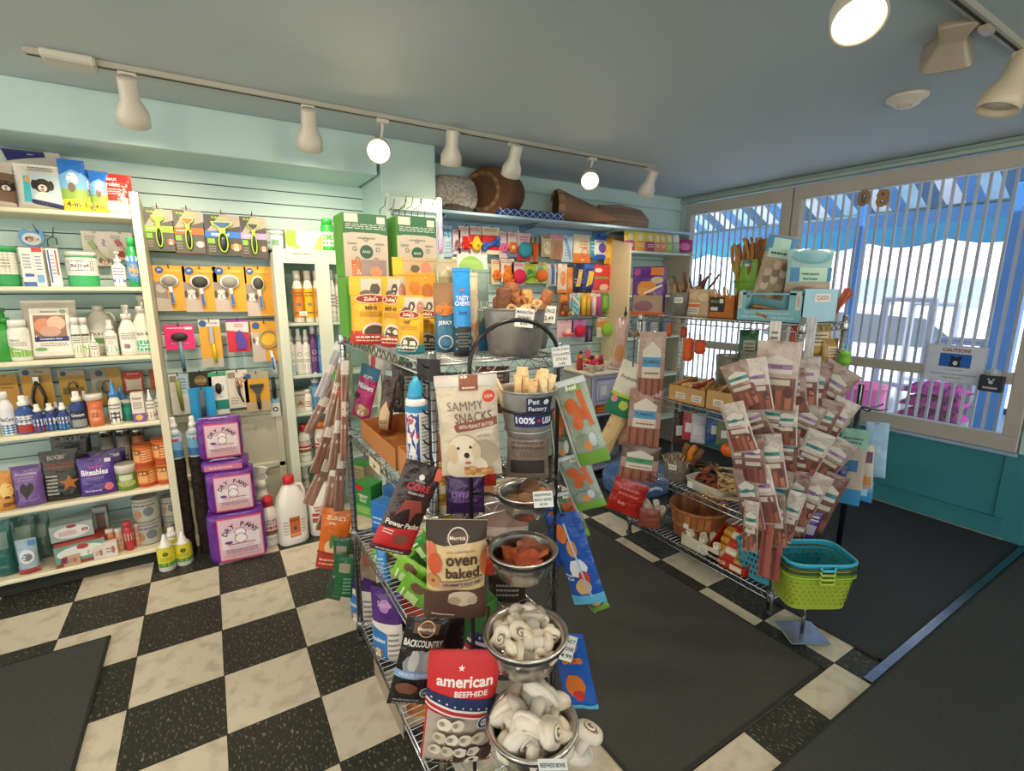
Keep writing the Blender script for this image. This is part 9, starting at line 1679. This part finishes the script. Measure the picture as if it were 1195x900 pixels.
# -- pole stand by the window with blue bags
px = at(987, 645, 'z', 0); m = M(); m.tube([(0, 0, .01), (0, 0, 1.02)], .014, '5c6066', 'metal', 12); q = M(); q.lathe([(0, 0), (.13, 0), (.13, .006), (.02, .016), (0, .016)], '3c4046', 'metal', 28); q2 = M(); [q2.tube([(0, 0, .9), (-.10*math.cos(a), -.10*math.sin(a), .90), (-.13*math.cos(a), -.13*math.sin(a), .915)], .004, '6c7076', 'metal', 6) for a in (.2, .8, 1.6, 2.6, 4)]
PX, PY = 2.86, 1.18
place('pole_stand', 'dark metal pole stand with hooks between the far rack and the window', 'stand', [P('pole', m), P('base', q), P('hooks', q2)], (PX, PY, 0))
for a in ((993, 545, 26, 92, 1.08, '86aeb8', [('r', 0, 0, 1, .22, '2f86b8'), ('r', 0, .74, 1, 1, '86b8a8'), ('r', .2, .45, .75, .6, '2f6f9c'), ('r', 0, .22, 1, .74, 'b0a498'), ('lines', .1, .8, .8, .9, 2, '4a6a6c'), ('r', .2, .45, .75, .6, '2f6f9c')], 'blue and mint bag of pale sticks hanging on the pole stand', 0), (1022, 525, 22, 66, 1.16, '9cc4e2', [('lines', .3, .4, .7, .6, 1, 'b9d6ea')], 'empty clear blue bag hanging at the right of the pole stand', -3), (1011, 545, 14, 54, 1.12, 'c9c0b4', [('r', .1, .6, .9, .85, '6a4a6c'), ('r', .1, .1, .9, .3, 'c98a4c')], 'white bag with a purple band between the blue ones on the pole', -4), (975, 560, 18, 40, 1.12, '3a3f7c', [('b', .6, .4, .3, .3, 3, 'd96a3c')], 'navy bag with an orange picture left on the pole stand', 6), (965, 575, 20, 30, 1.14, '1f7c94', [('r', .2, .3, .6, .6, '6ac0d0')], 'teal bag hanging left of the navy one on the pole stand', 0), (1003, 572, 26, 26, 1.14, '3a8fc8', [('r', .5, .3, .8, .7, 'a9d0e6')], 'bright blue bag foot under the mint bag on the pole stand', 0), (985, 492, 16, 22, 1.14, '4c4a40', [('b', .5, .5, .4, .4, 3, '9a9684')], 'speckled grey bag above the mint bag on the pole stand', 0)):
    hero(a[0], a[1], a[2], a[3], a[4], a[5], a[6], a[7], d=.02, roll=a[8], seed=a[0], hole=True)
# -- stack of shopping baskets on its low stand
c0 = at(955, 745, 'z', 0); bx, by = 2.42, .93
T0 = at(968, 655, 'y', .84); zb = at(960, 722, 'y', .84).z; bz = [zb+.020*i for i in range(4)]; ang = .42
for k, (z, col, rim, lab) in enumerate(((bz[0], '9db03a', '8ab428', 'lime green shopping basket at the bottom of the stack by the window aisle'), (bz[1], '90a436', '2c3c2c', 'lime green shopping basket second from the bottom, with a dark rim'), (bz[2], '90a436', '3c4c34', 'lime green shopping basket third from the bottom, under the blue one'), (bz[3], '2fa8c4', '3fb4d0', 'turquoise shopping basket on top of the stack'))):
    m, q = lattice(.285, .205, .15, col, 10, 6, rim); h1 = M(); h1.tube([(-.03, -.108, .145), (-.025, -.115, .132), (.025, -.115, .132), (.03, -.108, .145)], .006, 'a9c048' if k < 3 else rim, 'plastic', 6)
    place('shopping_basket', lab, 'basket', [P('walls', m), P('rim', q), P('handle', h1)], (T0.x+.12, .96, z-.01), (0, 0, -.55), 'baskets in the stack' if 0 else None)
m = M(); m.tube([(0, 0, .006), (0, 0, zb-.008)], .008, 'a9acb0', 'metal', 10); m.box(-.11, .11, -.008, .008, zb-.012, zb-.002, 'a9acb0', 'metal'); m.box(-.008, .008, -.07, .07, zb-.012, zb-.002, 'a9acb0', 'metal')
q = M(); q.box(-.085, .085, -.075, .075, 0, .006, 'b4bcc8', 'metal', b=.002); place('basket_stand', 'low metal stand with a square plate under the stacked shopping baskets', 'stand', [P('post', m), P('base_plate', q)], (T0.x+.12, .96, .009), (0, 0, -.55))
# ================================================================== LIGHT, CAMERA
w = bpy.data.worlds.new('sky'); scene.world = w; w.use_nodes = True
n = w.node_tree.nodes; l = w.node_tree.links; bg = n['Background']
tc = n.new('ShaderNodeTexCoord'); sx = n.new('ShaderNodeSeparateXYZ'); l.new(tc.outputs['Generated'], sx.inputs[0])
r = n.new('ShaderNodeValToRGB'); r.color_ramp.elements[0].position = 0; r.color_ramp.elements[0].color = C('e6dfd0'); r.color_ramp.elements[1].position = .6; r.color_ramp.elements[1].color = C('cfdcf0')
l.new(sx.outputs['Z'], r.inputs[0]); l.new(r.outputs[0], bg.inputs['Color']); bg.inputs['Strength'].default_value = WORLD
s = bpy.data.lights.new('sun', 'SUN'); s.energy = SUN; s.angle = .02; s.color = (1, .96, .9)
o = bpy.data.objects.new('sun', s); COL.objects.link(o); o.rotation_mode = 'QUATERNION'; o.rotation_quaternion = V((.55, .35, -1)).to_track_quat('-Z', 'Y')
cam = bpy.data.cameras.new('camera'); co = bpy.data.objects.new('camera', cam); COL.objects.link(co)
cam.sensor_fit = 'HORIZONTAL'; cam.sensor_width = 36; cam.lens = 36*FPX/1195; cam.clip_start = .02
mt = Matrix((( _r.x, _u.x, -_f.x, 0), (_r.y, _u.y, -_f.y, 0), (_r.z, _u.z, -_f.z, CH), (0, 0, 0, 1)))
co.matrix_world = mt; scene.camera = co
scene.view_settings.view_transform = 'Standard'; scene.view_settings.look = 'None'
scene.view_settings.gamma = 1; scene.view_settings.exposure = EXPO; scene.view_settings.use_curve_mapping = False
